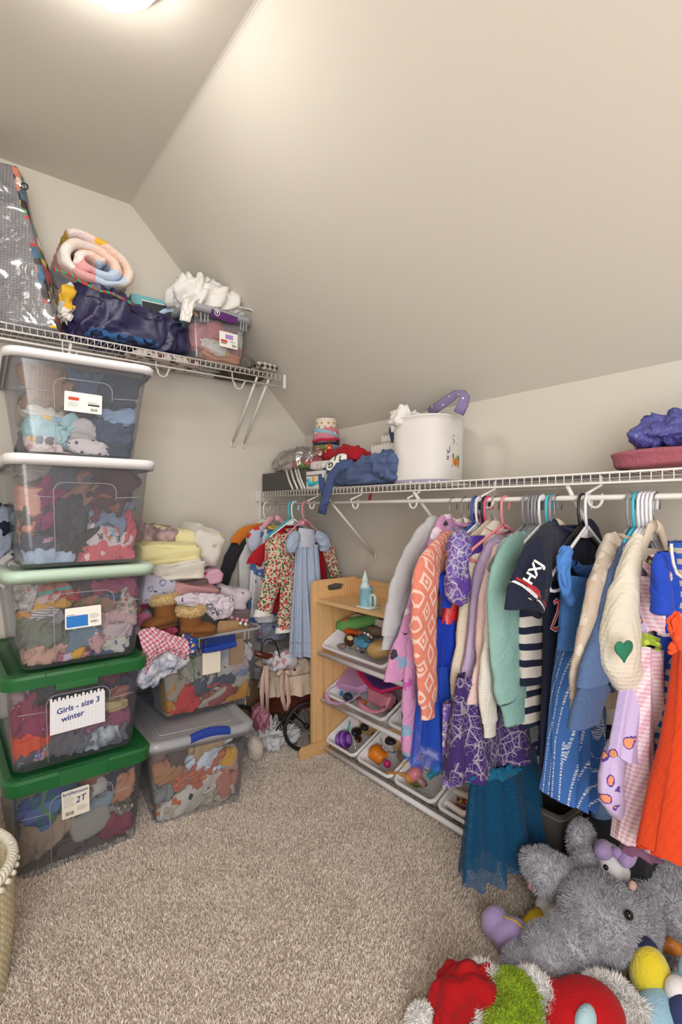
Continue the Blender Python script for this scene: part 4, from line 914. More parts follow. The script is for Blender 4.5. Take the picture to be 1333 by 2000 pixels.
# clear bin with purple handles
PB = bin_('storage_bin', 'small clear bin with a purple handle on the high shelf, white muslin over its lid', 1.065, 2.415, SZ, .27, .20, .31, .245, .25, 1, lidm=CLRM, lidh=.028, rz=R(3), ribs=False)
FP = FRONT(R(3))
c = V((1.075, 2.277, SZ+.218)); arc_latch(PB, c, FP@Matrix.Rotation(R(-2), 4, 'Z'), .135, .040, .016, PURPLEP, bow=0)
rm = FP; mk('white_ring', M().tube([tuple(Matrix.Translation(V((1.032, 2.256, SZ+.224)))@rm@V((.0125*math.cos(a), .017*math.sin(a), .002))) for a in [2*math.pi*k/20 for k in range(20)]], .0018, 6, True), PAPER, PB)
text(PB, '9', .026, (1.032, 2.2545, SZ+.224), PAPER, FP, bold=.0005)
for k in (-.105, -.085, -.07, .10, .115, .13): mk('lid_tab', M().box((1.065+k, 2.277, SZ+.175), (1.069+k, 2.283, SZ+.215)), RIB, PB, smooth=False)
cc = V((1.105, 2.2885, SZ+.115)); l = sheet(PB, 'label', cc, .098, .074, PAPER, FP, z=.003)
rm = FP@Matrix.Translation((0, 0, .003)); sh = M().loft([rrect(.036, .012, .005, .0011, (-.024, -.008)), rrect(.036, .012, .005, .0015, (-.024, -.008))]).xf(Matrix.Translation(cc)@rm); mk('red_oval', sh, REDINK, l, smooth=False)
mk('lilac_picture', M().box((-.018, .004, .0011), (.024, .026, .0014)).xf(Matrix.Translation(cc)@rm), plain('lilac_print', '#a58ac0', .6), l, smooth=False)
mk('black_strip', M().box((-.042, -.021, .0011), (-.012, -.017, .0014)).xf(Matrix.Translation(cc)@rm), INK, l, smooth=False)
lines(l, cc, rm, .008, -.004, .03, 3, .003); barcode(l, cc, rm, .018, -.030, .022, .013, 7, 8)
into((1.065, 2.415, SZ, .27, .20, .31, .245, .22, R(3)))
pb = 'in the purple-handled bin'; DP = 2.325
WP(405, 655, 56, 44, fab('#c9868a', 'heather', ('#d99a9c',), 40), 'salmon pink garment at the left '+pb, DP, 14, amp=.16)
WP(438, 650, 64, 34, fab('#d99490'), 'coral pink folded sleeve at upper centre '+pb, DP-.003, 8, 'roll')
WP(430, 676, 70, 26, fab('#e3d8cf', 'spots', ('#d9c25a',), 20, thr=.14), 'cream garment at lower left '+pb, DP-.005, 8, 'roll')
WP(450, 694, 90, 22, fab('#d99a78'), 'peach garment along the bottom '+pb, DP, 6, 'roll')
WP(468, 688, 50, 26, fab('#c99aa0', 'mottle', ('#b07a84',), 40), 'rose garment at lower right '+pb, DP-.002, 16)
WP(486, 668, 34, 46, fab('#e0dcd6', 'sketch', ('#c9b8b0',), 30), 'white garment at the right '+pb, DP-.003, -16)
WP(484, 660, 20, 14, fab('#e0d27a'), 'small yellow scrap at the right '+pb, DP-.006, 0)
WP(450, 634, 110, 22, fab('#a9a3a0', 'heather', ('#8f8a88',), 60), 'grey knit under the lid '+pb, DP+.004, 6, 'roll')
WP(480, 684, 20, 12, fab('#d97a6a'), 'small coral scrap at the right '+pb, DP-.006, 0)
into(None)
# white muslin over the lid
MUS = fab('#e9e6e2', wr=.35, rough=.95)
m = blob(.34, .24, .16, 52, .20, .8, 'crumple', 96, 50, e=.7); m.disp(lambda p: V((p.x, p.y, max(p.z, -.06)*(1-.35*max(0, p.x)/.17))))
o = mk('muslin_blanket', m, MUS, None); o.location = (1.04, 2.40, SZ+.315); o['label'] = 'white crinkled muslin blanket heaped on the purple-handled bin'; o['category'] = 'blanket'
def edge(pts, w, label, seed):
    return None
def flap(P, w0, w1, seed, th=.010):
    rings = []
    P = [V(p) for p in P]; n = 26
    for i in range(n+1):
        u = i/n*(len(P)-1); k = min(int(u), len(P)-2); p = P[k].lerp(P[k+1], u-k); w = w0+(w1-w0)*i/n
        rings.append([p+V((w*(j/12-.5), -.006+.016*abs(NZ.noise(V((j*.55, i*.12, seed))))*2, .008*NZ.noise(V((j*.4, i*.2, seed+4))))) for j in range(13)]+[p+V((w*(j/12-.5), .008, 0)) for j in range(12, -1, -1)])
    return M().loft(rings)
mk('hanging_corner', flap([tuple(at(392, 575, y=2.30)), tuple(at(372, 585, y=2.27)), tuple(at(366, 605, y=2.262)), tuple(at(362, 626, y=2.262))], .06, .05, 3), MUS, o, world=True)
mk('hanging_corner', flap([tuple(at(470, 600, y=2.29)), tuple(at(498, 608, y=2.262)), tuple(at(516, 620, y=2.257)), tuple(at(529, 630, y=2.257))], .05, .012, 9), MUS, o, world=True)
ROOTM[o.name] = Matrix.Translation(o.location)
for ch in list(o.children): ch.matrix_parent_inverse = Matrix.Translation(o.location).inverted()
single('wooden_stick', bar(tuple(at(362, 592, y=2.36)), tuple(at(386, 618, y=2.30)), .006), plain('orange_wood', '#cf8f4a', .5), 'orange wooden stick end poking out under the muslin', 'stick')
# thin plastic bag and plaid cloth at the shelf's right end
slab(505, 708, 545, 724, 2.34, .14, fab('#d0c6ba', 'gingham', ('#2c2a2e',), 34), 'black and cream plaid cloth at the right end of the high shelf', layers=1, amp=.1)
m = M().grid(26, 20, lambda u, v: V((1.22+.15*u-.03*v, 2.33+.18*v, SZ+.012+.11*math.sin(math.pi*min(1, u*1.0+.28))*(1-.5*abs(v-.5)*2)*(1-u*.5)+.018*abs(NZ.noise(V((u*6, v*5, 2)))))))
single('plastic_bag', m, clear('thin_film', .22, '#e9e4de', .15), 'crumpled clear plastic film over the plaid cloth', 'plastic bag')
slab(440, 722, 520, 735, 2.36, .16, fab('#5c4c44', 'mottle', ('#2d2826', '#8a7564'), 30), 'dark brown knitted cloth lying on the wires below the purple-handled bin', layers=1, amp=.06)
# ------------------------------------------------------------------ things on the right wall shelf
TZ = RZ+.004
def atx(px, py, x=1.44): return at(px, py, x=x)
# woven grey box with a plastic bag of wrapped things
t = thing('woven_box', 'dark grey woven fabric box at the corner end of the right shelf', 'box', (1.56, 2.33, TZ))
WOV = fab('#5f5c5a', 'heather', ('#3c3a39',), 160, wr=.2, knit=700)
m = M(); o_ = rrect(.25, .44, .012, 0, n=2); i_ = rrect(.238, .428, .010, 0, n=2)
rings = [[(x, y, z) for x, y, _ in s_] for s_, z in ((o_, 0), (o_, .098), (i_, .098), (i_, .004))]
mk('box_wall', M().loft(rings), WOV, t, world=False, smooth=False)
for yy, dz in ((2.235, 0), (2.19, .0), (2.15, 0), (2.125, 0)):
    mk('ribbon_strip', M().tube([(1.432, yy+.05, TZ+.103), (1.430, yy+.02, TZ+.05), (1.429, yy-.02, TZ-.0)], .009, 6, flat=.12, up=(1, 0, 0)), plain('white_ribbon', '#dcd9d6', .4), t)
FILM = clear('thin_film2', .13, '#ffffff', .16, .6)
def filmbag(c, w, d, h, seed):
    m = blob(w, d, h, seed, .15, .8, 'crumple', 80, 44, e=.8); m.disp(lambda p: V((p.x, p.y, max(p.z, -h*.42)))+V(c)); return m
single('plastic_bag', filmbag((1.56, 2.32, TZ+.155), .22, .42, .16, 61), FILM, 'crumpled clear plastic bag heaped on the woven grey box', 'plastic bag')
mk_ = lambda c, s_, mat, lab, sd, **k: single('wrapped_item', blob(*s_, sd, .25, 1, 'crumple', 44, 26).disp(lambda p: p+V(c)), mat, lab, 'clothing', **k)
mk_((1.55, 2.20, TZ+.125), (.16, .20, .07), fab('#9a4450', 'patch', ('#c25a52', '#6a8a4a', '#8a5a6a'), 30), 'red and green folded cloth inside the clear plastic bag', 63)
mk_((1.56, 2.38, TZ+.12), (.16, .20, .05), fab('#c9a8a8', 'mottle', ('#dcc6c6',), 30), 'pale pink cloth inside the clear plastic bag', 64)
mk_((1.58, 2.14, TZ+.14), (.12, .12, .08), fab('#8c3a44', 'heather', ('#73303a',), 50), 'wine red bundle beside the headband roll', 65)
# white card box with a turquoise figure
t = thing('toy_box', 'small white card box with a turquoise hook shape and a yellow bear shape', 'box', (1.50, 2.03, TZ))
mk('carton', M().box((-.07, -.075, 0), (.07, .065, .085)), plain('white_card', '#dcdad8', .5), t, world=False, smooth=False, bevel=.001)
mk('black_line', M().box((-.0715, -.07, .062), (-.0705, .06, .066)), INK, t, world=False, smooth=False)
mk('turquoise_hook', M().tube([(-.072, .052-.0*k, .04) for k in (0,)]+[(-.072, .045+.012*math.cos(a), .028+.014*math.sin(a)) for a in [math.pi*.5+i*math.pi/6 for i in range(5)]]+[(-.072, .02, .020), (-.072, -.02, .026), (-.072, -.05, .034)], [.006, .008, .009, .009, .010, .010, .010, .008, .005], 8), plain('turquoise_plastic', '#2fb5c9', .35), t, world=False)
mk('yellow_bear', M().ball((-.072, .0, .040), (.004, .011, .012), 12, 8).ball((-.072, .0, .056), (.004, .008, .008), 12, 8), plain('yellow_print', '#d9a23c', .6), t, world=False)
# headband roll
t = thing('headband_roll', 'cream cylinder with gold dots holding a stack of hair bands and bows', 'hair accessory holder', (1.60, 2.16, TZ+.06))
HZ = TZ
mk('roll', M().lathe([(0, 0), (.056, 0), (.056, .29), (.053, .292), (.050, .288), (.05, .2), (0, .2)], (0, 0, .02), 40), plain('cream_card2', '#dfd3c4', .5), t, world=False)
r_ = random.Random(4)
for i in range(11):
    a = math.pi*(1+.5*i/5.5)-.5; z = .285 if i % 2 else .265
    a = R(160+i*17); c = V((.0565*math.cos(a), .0565*math.sin(a), z))
    mk('gold_dot', M().lathe([(0, .0008), (.006, .0006), (.0062, 0)], (0, 0, 0), 12).xf(Matrix.Translation(c)@V((math.cos(a), math.sin(a), 0)).to_track_quat('Z', 'Y').to_matrix().to_4x4()), plain('gold_foil', '#c9a45c', .35, .5), t, world=False)
def band(z, r, h, mat, name, seed, tilt=0):
    m = M().loft([[( (r+th*math.cos(q)+.004*NZ.noise(V((a*2, q, seed))))*math.cos(a), (r+th*math.cos(q)+.004*NZ.noise(V((a*2, q, seed))))*math.sin(a), z+h/2*math.sin(q)+tilt*math.cos(a+.6)+.004*NZ.noise(V((a*1.5, seed, 2)))) for q in [2*math.pi*k/10 for k in range(10)] for th in (.007,)] for a in [2*math.pi*j/40 for j in range(41)]], cap0=False, cap1=False)
    return mk(name, m, mat, t, world=False)
band(.225, .061, .07, fab('#c9808f', 'dots', ('#e6dcd8',), 26, thr=.22), 'dotted_pink_band', 1, .006)
band(.235, .062, .03, fab('#8fb5c4'), 'pale_blue_band', 2, -.014)
band(.198, .067, .016, fab('#b5304c'), 'crimson_band', 3, .004)
band(.178, .064, .018, fab('#2a2c3c'), 'dark_navy_band', 4, .004)
band(.160, .064, .030, fab('#6f93b8', 'patch', ('#6a7a4a', '#c9d6e0'), 30), 'blue_band', 5, 0)
band(.130, .062, .026, fab('#c9a08a'), 'peach_lace_band', 6, .002)
band(.105, .060, .022, fab('#c9b05a', 'heather', ('#c94a3a',), 40), 'yellow_band', 7, 0)
band(.080, .060, .026, fab('#d6cbbd'), 'cream_band', 8, 0)
SEQ = fab('#a3141f', 'glitter', ('#f04a4a',), 60, thr=.3, shine=1)
def bow(c, s, mat, ang=0, name='bow'):
    rm = Matrix.Translation(V(c))@Matrix.Rotation(R(52), 4, 'Z')@Matrix.Rotation(ang, 4, 'Y')
    m = M()
    for sx in (-1, 1):
        m.loft([[(sx*x*s, -.3*s*(.2+.8*math.sin(math.pi*min(1, x*1.1)))*math.cos(a)*.6, h*s*math.sin(a)) for a in [2*math.pi*k/14 for k in range(14)]] for x, h in ((.05, .12), (.3, .32), (.6, .5), (.9, .52), (1.05, .35))])
    m.ball((0, -.08*s, 0), (.16*s, .2*s, .22*s), 12, 8); m.xf(rm); return mk(name, m, mat, t, world=False)
bow((-.052, -.045, .118), .048, SEQ, R(4), 'red_sequin_bow')
def flower(c, s, mat, cm, nm='flower'):
    rm = Matrix.Translation(V(c))@V((-.75, -.65, .15)).to_track_quat('Z', 'Y').to_matrix().to_4x4(); m = M()
    for L, n, rr in ((1, 14, 0), (.7, 10, .2)):
        for k in range(n):
            a = 2*math.pi*k/n+rr; p = V((math.cos(a), math.sin(a), 0)); q = V((-math.sin(a), math.cos(a), 0))
            m.add([p*.1*s, p*.55*s*L-q*.12*s+V((0, 0, .1*s)), p*s*L+V((0, 0, .25*s*(1-L)+.02)), p*.55*s*L+q*.12*s+V((0, 0, .1*s))], [(0, 1, 2, 3)])
    f = mk(nm, m.xf(rm), mat, t, world=False, smooth=False, thick=.0015); mk('centre', M().ball((0, 0, .012), (s*.22, s*.22, s*.14), 10, 6).xf(rm), cm, f, world=False); return f
flower((-.030, -.072, .150), .026, fab('#e0752a'), plain('bead_white', '#f0e6da', .2))
flower((.012, -.078, .118), .022, fab('#d9864a'), plain('bead_orange', '#c25a2a', .3))
flower((-.062, -.02, .150), .018, fab('#cfa08c'), plain('bead_peach', '#d9b5a4', .3))
mk('cone_bow', M().tube([(.02, -.075, .16), (.035, -.11, .15), (.05, -.15, .12)], [.008, .026, .010], 10), fab('#d6c6bd', 'patch', ('#c98a8a', '#8fb5b0', '#3c3c44', '#d9c9a0'), 40), t, world=False)
# red cloth with white lettered oval, white garment beneath
m = blob(.17, .27, .085, 71, .22, .8, 'crumple', 70, 40, e=.7).disp(lambda p: p+V((1.56, 1.93, TZ+.15)))
rc = single('lettered_cloth', m, fab('#a31a26'), 'red cloth with a white oval of black letters beside the headband roll', 'clothing')
rm = Matrix.Translation(at(658, 903, x=1.462))@V((-.86, -.34, .42)).to_track_quat('Z', 'Y').to_matrix().to_4x4()@Matrix.Rotation(R(35), 4, 'Z')
mk('white_oval', M().lathe([(0, .008), (.056, .005), (.060, 0)], (0, 0, 0), 30, .62).xf(rm), PAPER, rc); mk('black_edge', M().tube([tuple(rm@V((.060*math.cos(a), .0372*math.sin(a), .001))) for a in [2*math.pi*k/30 for k in range(30)]], .0022, 6, True), INK, rc)
text(rc, 'N G', .038, (0, 0, 0), INK, rm@Matrix.Translation((-.012, -.008, .007))@Matrix.Rotation(R(150), 4, 'Z'), bold=.0014)
text(rc, 'T J', .038, (0, 0, 0), INK, rm@Matrix.Translation((.016, .010, .007))@Matrix.Rotation(R(150), 4, 'Z'), bold=.0014)
single('folded_garment', blob(.12, .17, .05, 72, .2, .8, 'roll', 44, 26).disp(lambda p: p+V((1.50, 2.03, TZ+.112))), fab('#dcd6d2', 'sketch', ('#c9a49a',), 30), 'white garment beneath the red lettered cloth, on the small white box', 'clothing')
single('folded_garment', blob(.14, .3, .07, 73, .2, .8, 'roll', 44, 26).disp(lambda p: p+V((1.63, 1.84, TZ+.10))), fab('#d0cbc8'), 'pale folded garment behind the blue quilted jacket', 'clothing')
# spiral notebooks stood on edge
NBK = plain('notebook_white', '#dcdad6', .5); GOLD = plain('gold_wire', '#b89a62', .3, .8); BLK = plain('black_wire', '#26252a', .35, .4)
for i, (x, z0, h, wire, lab) in enumerate(((1.60, .105, .10, GOLD, 'white notebook with a gold spiral, front one behind the blue jacket'), (1.635, .14, .115, GOLD, 'white notebook with a gold spiral, middle one behind the blue jacket'), (1.67, .165, .115, BLK, 'white notebook with a black spiral, rearmost behind the blue jacket'))):
    t = thing('spiral_notebook', lab, 'notebook', (x, 1.62, TZ+.02)); y0, y1 = -.17, .17-.03*i
    mk('cover', M().box((-.010, y0, 0), (-.008, y1, z0+h*.7)).box((.008, y0, 0), (.010, y1, z0+h*.7)), NBK, t, world=False, smooth=False)
    mk('pages', M().box((-.0075, y0+.003, .003), (.0075, y1-.003, z0+h*.7-.003)), PAPER, t, world=False, smooth=False)
    m = M(); n = 15
    for k in range(n): yy = y0+.02+(y1-y0-.04)*k/(n-1); m.tube([(.011*math.cos(a), yy+.004*a/6.28, z0+h*.7+.001+.011*math.sin(a)) for a in [2*math.pi*j/12 for j in range(12)]], .0013, 5, True)
    mk('spiral_binding', m, wire, t, world=False)
QB = fab('#5c6c92', 'heather', ('#4d5d86',), 40, wr=.6)
single('quilted_bag', blob(.10, .22, .13, 74, .14, .6, 'crumple', 60, 34, e=.6).disp(lambda p: p+V((1.655, 1.60, TZ+.235))), fab('#43557c', 'gingham', ('#3a4a70',), 28), 'navy quilted pouch on top of the spiral notebooks', 'pouch')
single('pouch_strap', M().tube([(1.62+.02*math.sin(i*.3), 1.56-.012*i, TZ+.27+.03*math.sin(i/8*math.pi)) for i in range(9)], .010, 6, flat=.25), fab('#3c4d74'), 'navy strap looped over the quilted pouch', 'strap')
m = blob(.27, .50, .135, 75, .22, .75, 'crumple', 110, 60, e=.62).disp(lambda p: V((p.x, p.y, max(p.z*(1+.25*p.y/.25*0), -.055)))+V((1.565, 1.715, TZ+.066)))
qj = single('quilted_jacket', m, QB, 'blue quilted jacket lying folded on the right shelf, its strap hanging down', 'jacket')
mk('strap', M().tube([tuple(atx(690, 905, 1.45)), tuple(atx(662, 912, 1.42)), tuple(atx(648, 930, 1.408)), tuple(atx(640, 960, 1.405)), tuple(atx(633, 985, 1.402)), tuple(atx(629, 1004, 1.40))], .021, 8, flat=.14, up=(-.8, -.5, 0)), fab('#465680'), qj)
mk('strap', M().tube([tuple(atx(640, 915, 1.46)), tuple(atx(628, 930, 1.43)), tuple(atx(630, 955, 1.412)), tuple(atx(640, 985, 1.408))], .016, 8, flat=.14, up=(-.8, -.5, 0)), fab('#3f4f78'), qj)
single('red_ribbon', M().tube([tuple(at(726, 958, x=1.5)), tuple(at(724, 968, x=1.5)), tuple(at(722, 978, x=1.5))], .010, 6, flat=.2, up=(1, 0, 0)), fab('#a8303a'), 'short red ribbon end hanging below the wires under the blue jacket', 'ribbon')
# white canvas basket with embroidery
CAN = fab('#e2dedb', wr=.10, rough=.9)
bc = V((1.59, 1.437, TZ)); t = thing('canvas_basket', 'white canvas basket with bunny and carrot embroidery and a purple dotted handle', 'basket', bc)
def sq(r, z, k=0):
    r = r*.905
    return [(r*sp(math.cos(a), .72)*(1+k*NZ.noise(V((math.cos(a)*2, math.sin(a)*2, z*9)))), r*sp(math.sin(a), .72)*(1+k*NZ.noise(V((math.sin(a)*2, z*9, math.cos(a)*2)))), z) for a in [2*math.pi*i/64 for i in range(64)]]
rings = [sq(.131, .0), sq(.137, .006)]+[sq(.137+.006*i/16, .01+.25*i/16, .03*math.sin(i/16*3.1)) for i in range(17)]+[sq(.147, .262), sq(.147, .268), sq(.139, .268), sq(.136, .2), sq(.13, .01)]
rot = Matrix.Rotation(R(8), 4, 'Z')
mk('basket_body', M().loft(rings).xf(rot), CAN, t, world=False)
mk('lilac_base_trim', M().loft([sq(.139, .0), sq(.1405, .003), sq(.1405, .012), sq(.139, .016)], cap0=False, cap1=False).xf(rot), fab('#a79cb5', 'dots', ('#e6e2ea',), 40, thr=.22), t, world=False)
PD = fab('#8478a0', 'dots', ('#e3dde8',), 36, thr=.24)
hp_ = [(-.06, -.135, .24), (-.062, -.125, .30), (-.055, -.10, .345), (-.03, -.10, .372), (.0, -.125, .372), (.035, -.14, .345), (.06, -.145, .30), (.07, -.145, .25)]
P_ = [at(838, 806, x=1.56), at(862, 790, x=1.56), at(888, 772, x=1.56), at(901, 768, x=1.55), at(908, 774, x=1.54), at(905, 790, x=1.53), at(896, 808, x=1.52)]
mk('handle', M().tube([tuple(p) for p in P_], .020, 8, flat=.10, up=(-.6, -.75, .2)), PD, t)
mk('white_cloth', blob(.15, .13, .06, 81, .35, .9, 'crumple', 60, 34).disp(lambda p: p+V((-.065, .06, .268))), CAN, t, world=False)
# embroidery on the face turned to the room
def onb(px, py, off=.007):
    # point on the basket's cylinder-like wall along the pixel's ray
    lo, hi = 1.2, 2.6; f = lambda d: at(px, py, d=d)
    for i in range(60):
        mid = lo+(hi-lo)*i/60; p = rot.inverted()@(f(mid)-bc)
        if (abs(p.x)/.130)**2.8+(abs(p.y)/.130)**2.8 < 1: break
    return f(mid-off)
LIL = fab('#9a83b5'); ORG = fab('#d98a2a'); GRN = fab('#3f7a44'); VIO = fab('#6a3f96')
pp = onb(877, 898); d_ = (V((0, 0, CAMZ))-pp).normalized()
def patch_(pts, mat, name):
    P = [onb(*q) for q in pts]; n = len(P); c = sum(P, V())/n; m = M(); m.add([c+d_*.003]+P, [(0, 1+i, 1+(i+1) % n) for i in range(n)]); return mk(name, m, mat, t, smooth=True)
patch_([(871, 912), (871, 895), (874, 889), (880, 889), (883, 895), (884, 912)], LIL, 'bunny_body')
patch_([(873, 889), (874, 882), (878, 880), (882, 884), (882, 889)], LIL, 'bunny_head')
mk('bunny_ear', M().tube([tuple(onb(875, 882)), tuple(onb(871, 875)), tuple(onb(870, 869))], .0016, 5), LIL, t); mk('bunny_ear', M().tube([tuple(onb(879, 881)), tuple(onb(879, 874)), tuple(onb(881, 868))], .0016, 5), LIL, t)
patch_([(872, 893), (876, 890), (881, 892), (881, 898), (875, 898)], VIO, 'bunny_bow')
for x_, y_ in ((886, 900), (891, 902), (896, 904)):
    patch_([(x_-2, y_-7), (x_+2, y_-7), (x_+2, y_+3), (x_, y_+11), (x_-2, y_+3)], ORG, 'carrot'); mk('carrot_leaf', M().tube([tuple(onb(x_, y_-6)), tuple(onb(x_-.5, y_-14))], .0028, 5), GRN, t)
mk('stitched_name', M().tube([tuple(onb(*q)) for q in ((889, 852), (886, 850), (884, 854), (887, 859), (889, 863), (886, 867), (884, 864))], .0013, 5).tube([tuple(onb(*q)) for q in ((892, 852), (892, 864), (894, 867))], .0013, 5).tube([tuple(onb(*q)) for q in ((890, 857), (895, 857))], .0011, 5), plain('grey_thread', '#77747c', .7), t)
# right end: folded fleece and blue sequin bundle
slab(1184, 886, 1400, 921, 1.0, .2, fab('#b0616e', wr=.8), 'dusty rose folded fleece at the right end of the shelf') if False else None
m = blob(.22, .36, .062, 82, .16, .8, 'stack', 80, 36, 2, .45).disp(lambda p: p+V((1.57, .49, TZ+.034))); single('folded_fleece', m, fab('#a85f6c', wr=.9), 'dusty rose folded fleece at the right end of the shelf', 'blanket')
m = blob(.20, .32, .085, 83, .30, .8, 'crumple', 90, 50).disp(lambda p: p+V((1.58, .475, TZ+.105))); single('sequin_costume', m, fab('#4a4c9a', 'glitter', ('#a8b4e0',), 50, thr=.16, shine=1), 'shiny blue violet costume bundle on the rose fleece', 'costume')
m = M().tube([(1.747, .395, 1.50), (1.72, .40, 1.502), (1.70, .42, 1.507)], [.012, .010, .004], 10); single('wall_hook', m, WHITE, 'white rounded hook tip on the right wall at the frame edge', 'hook')
m = M().loft([[(x, y, TZ-.002+z) for x, y, _ in rrect(.24, .62, .02, 0, (1.60, .92), n=3)] for z in (0, .004)]); single('shelf_liner', m, plain('grey_felt', '#6a6260', .9), 'thin grey sheet lying on the wires behind the shelf lip', 'mat', smooth=False)
# ------------------------------------------------------------------ wooden toy organiser with tilted white trays
PINE = wood('light_oak_laminate', '#dfb581', '#c99b63', .9, 2); PINEY = wood('light_oak_laminate_flat', '#e0b885', '#cc9f68', .9, 1); PINEX = wood('light_oak_laminate_deep', '#dcb17c', '#c6985f', .9, 0)
OX0, OX1, OY0, OY1, OH = 1.435, 1.715, 1.075, 2.066, .856
og = thing('toy_organizer', 'light wooden toy organiser with three tiers of tilted white trays', 'organizer', ((OX0+OX1)/2, (OY0+OY1)/2, 0))
def panel_hole(y0, y1):
    hx, hz = 1.582, .828-.012; o_ = []
    corner = lambda cx, cz, r, a0: [(cx+r*math.cos(R(a0+15*k)), cz+r*math.sin(R(a0+15*k))) for k in range(7)]
    o_ = corner(OX0+.03, OH-.03, .03, 90)+[(OX0, z) for z in (.6, .3, 0)]+[(x, 0) for x in (1.5, 1.6, OX1)]+[(OX1, z) for z in (.3, .6)]+[(OX1, OH)]+[(1.66, OH), (1.58, OH), (1.52, OH)]
    inn = []
    for x, z in o_:
        a = math.atan2(z-hz, x-hx); c_, s_ = math.cos(a), math.sin(a); px_ = max(-.036, min(.036, c_*.08)); inn.append((hx+px_+.018*c_, hz+.018*s_))
    m = M(); n = len(o_); vs = []
    for y in (y0, y1): vs += [(x, y, z) for x, z in o_]+[(x, y, z) for x, z in inn]
    fs = []
    for i in range(n):
        k = (i+1) % n; fs += [(i, k, n+k, n+i), (2*n+k, 2*n+i, 3*n+i, 3*n+k), (i, 2*n+i, 2*n+k, k), (n+k, 3*n+k, 3*n+i, n+i)]
    return m.add(vs, fs)
mk('side_panel', panel_hole(OY1-.016, OY1), PINE, og, smooth='auto'); mk('side_panel', panel_hole(OY0, OY0+.016), PINE, og, smooth='auto')
mk('top_shelf', M().box((OX0+.022, OY0+.016, .750), (OX1-.002, OY1-.016, .766)), PINEY, og, smooth=False, bevel=.0015)
mk('back_panel', M().box((OX1-.012, OY0+.016, .69), (OX1, OY1-.016, OH-.006)), PINEY, og, smooth=False, bevel=.001)
mk('back_panel', M().box((OX1-.012, OY0+.016, .06), (OX1, OY1-.016, .22)), PINEY, og, smooth=False, bevel=.001)
for y in (OY1-.034, OY0+.018):
    fx_ = 1.352 if y > 1.5 else 1.44
    pr = [(fx_, 0), (fx_, .042), (fx_+.006, .058), (fx_+.02, .066), (1.70, .066), (1.70, 0)]
    f = mk('foot_board', M().loft([[(x, y, z) for x, z in pr], [(x, y+.016, z) for x, z in pr]]), PINEX, og, smooth=False, bevel=.0015)
    mk('screw', M().lathe([(0, 0), (.005, 0), (.005, .002), (.002, .0025), (0, .001)], (0, 0, 0), 12).xf(Matrix.Translation((1.53, y-.0005, .034))@Matrix.Rotation(R(90), 4, 'X')), plain('dark_screw', '#4a4238', .4, .6), f)
TR = plain('white_tray_plastic', '#e2e1e4', .34, 0, .05, 100, .4)
TIERS = {1: (1.470, .535, R(31)), 2: (1.490, .300, R(27)), 3: (1.497, .066, R(27))}
for k, (x, z, a) in TIERS.items():
    mk('front_rail', M().tube([(x-.002, OY0+.016, z-.034), (x-.002, OY1-.016, z-.034)], .011, 10), TR, og)
    mk('back_rail', M().tube([(x+.20*math.cos(a), OY0+.016, z+.20*math.sin(a)-.135), (x+.20*math.cos(a), OY1-.016, z+.20*math.sin(a)-.135)], .008, 10), TR, og)
def tray(tier, ya, yb, label, D=.262, H=.108):
    x, z, a = TIERS[tier]; w = ya-yb-.008; cy = (ya+yb)/2
    t = thing('tray_bin', label, 'tray', (x, cy, z), rot=(0, -a, 0), group='white tilted trays of the toy organiser')
    def rr(i, zz, rad): return [(D/2+px_, py_, zz) for px_, py_, _ in rrect(D-2*i, w-2*i, rad, 0, n=6)]
    rings = [rr(.045, -H, .02), rr(.038, -H+.006, .026), rr(.018, -.02, .026), rr(.016, -.012, .026), rr(.002, -.012, .03), rr(0, -.008, .032), rr(0, -.002, .032), rr(.003, .002, .030), rr(.010, .002, .026), rr(.014, -.002, .024), rr(.016, -.012, .024), rr(.036, -H+.010, .022), rr(.044, -H+.004, .018)]
    mk('tray', M().loft(rings), TR, t, world=False); return t
tray(1, 2.047, 1.575, 'wide white tray of soft toys on the top tier of the organiser')
tray(1, 1.57, 1.09, 'wide white tray on the top tier, mostly hidden by the hanging clothes')
tray(2, 2.047, 1.60, 'wide white tray holding pink bags on the middle tier of the organiser')
tray(2, 1.595, 1.35, 'narrow white tray with the purple tassel on the middle tier'); tray(2, 1.345, 1.09, 'narrow white tray on the middle tier hidden behind the coral fleece')
for i, lb in enumerate(('narrow white tray with the purple striped ball, leftmost on the bottom tier', 'narrow white tray of tiaras on the bottom tier', 'narrow white tray with brushes and a turquoise bottle on the bottom tier', 'narrow white tray with a white frame, right end of the bottom tier')):
    tray(3, 2.047-.24*i, 2.047-.24*(i+1), lb)
def tp(px, py, tier, dn=.05):
    x, z, a = TIERS[tier]; n = V((-math.sin(a), 0, math.cos(a))); p0 = V((x, 0, z))-n*dn; d1 = at(px, py, d=1)-V((0, 0, CAMZ)); o_ = V((0, 0, CAMZ))
    return o_+d1*((p0-o_).dot(n)/d1.dot(n))
def hull(px, py, tier, dn, r, mat, name, label, cat='toy', rot=(0, 0, 0), disp=.0, group=None, **k):
    c = tp(px, py, tier, dn); m = M().ball((0, 0, 0), r, 24, 14, rot)
    if disp: m.disp(lambda p: p+NZ.noise_vector(p*30+c)*disp)
    m.disp(lambda p: p+c); return single(name, m, mat, label, cat, group, **k)
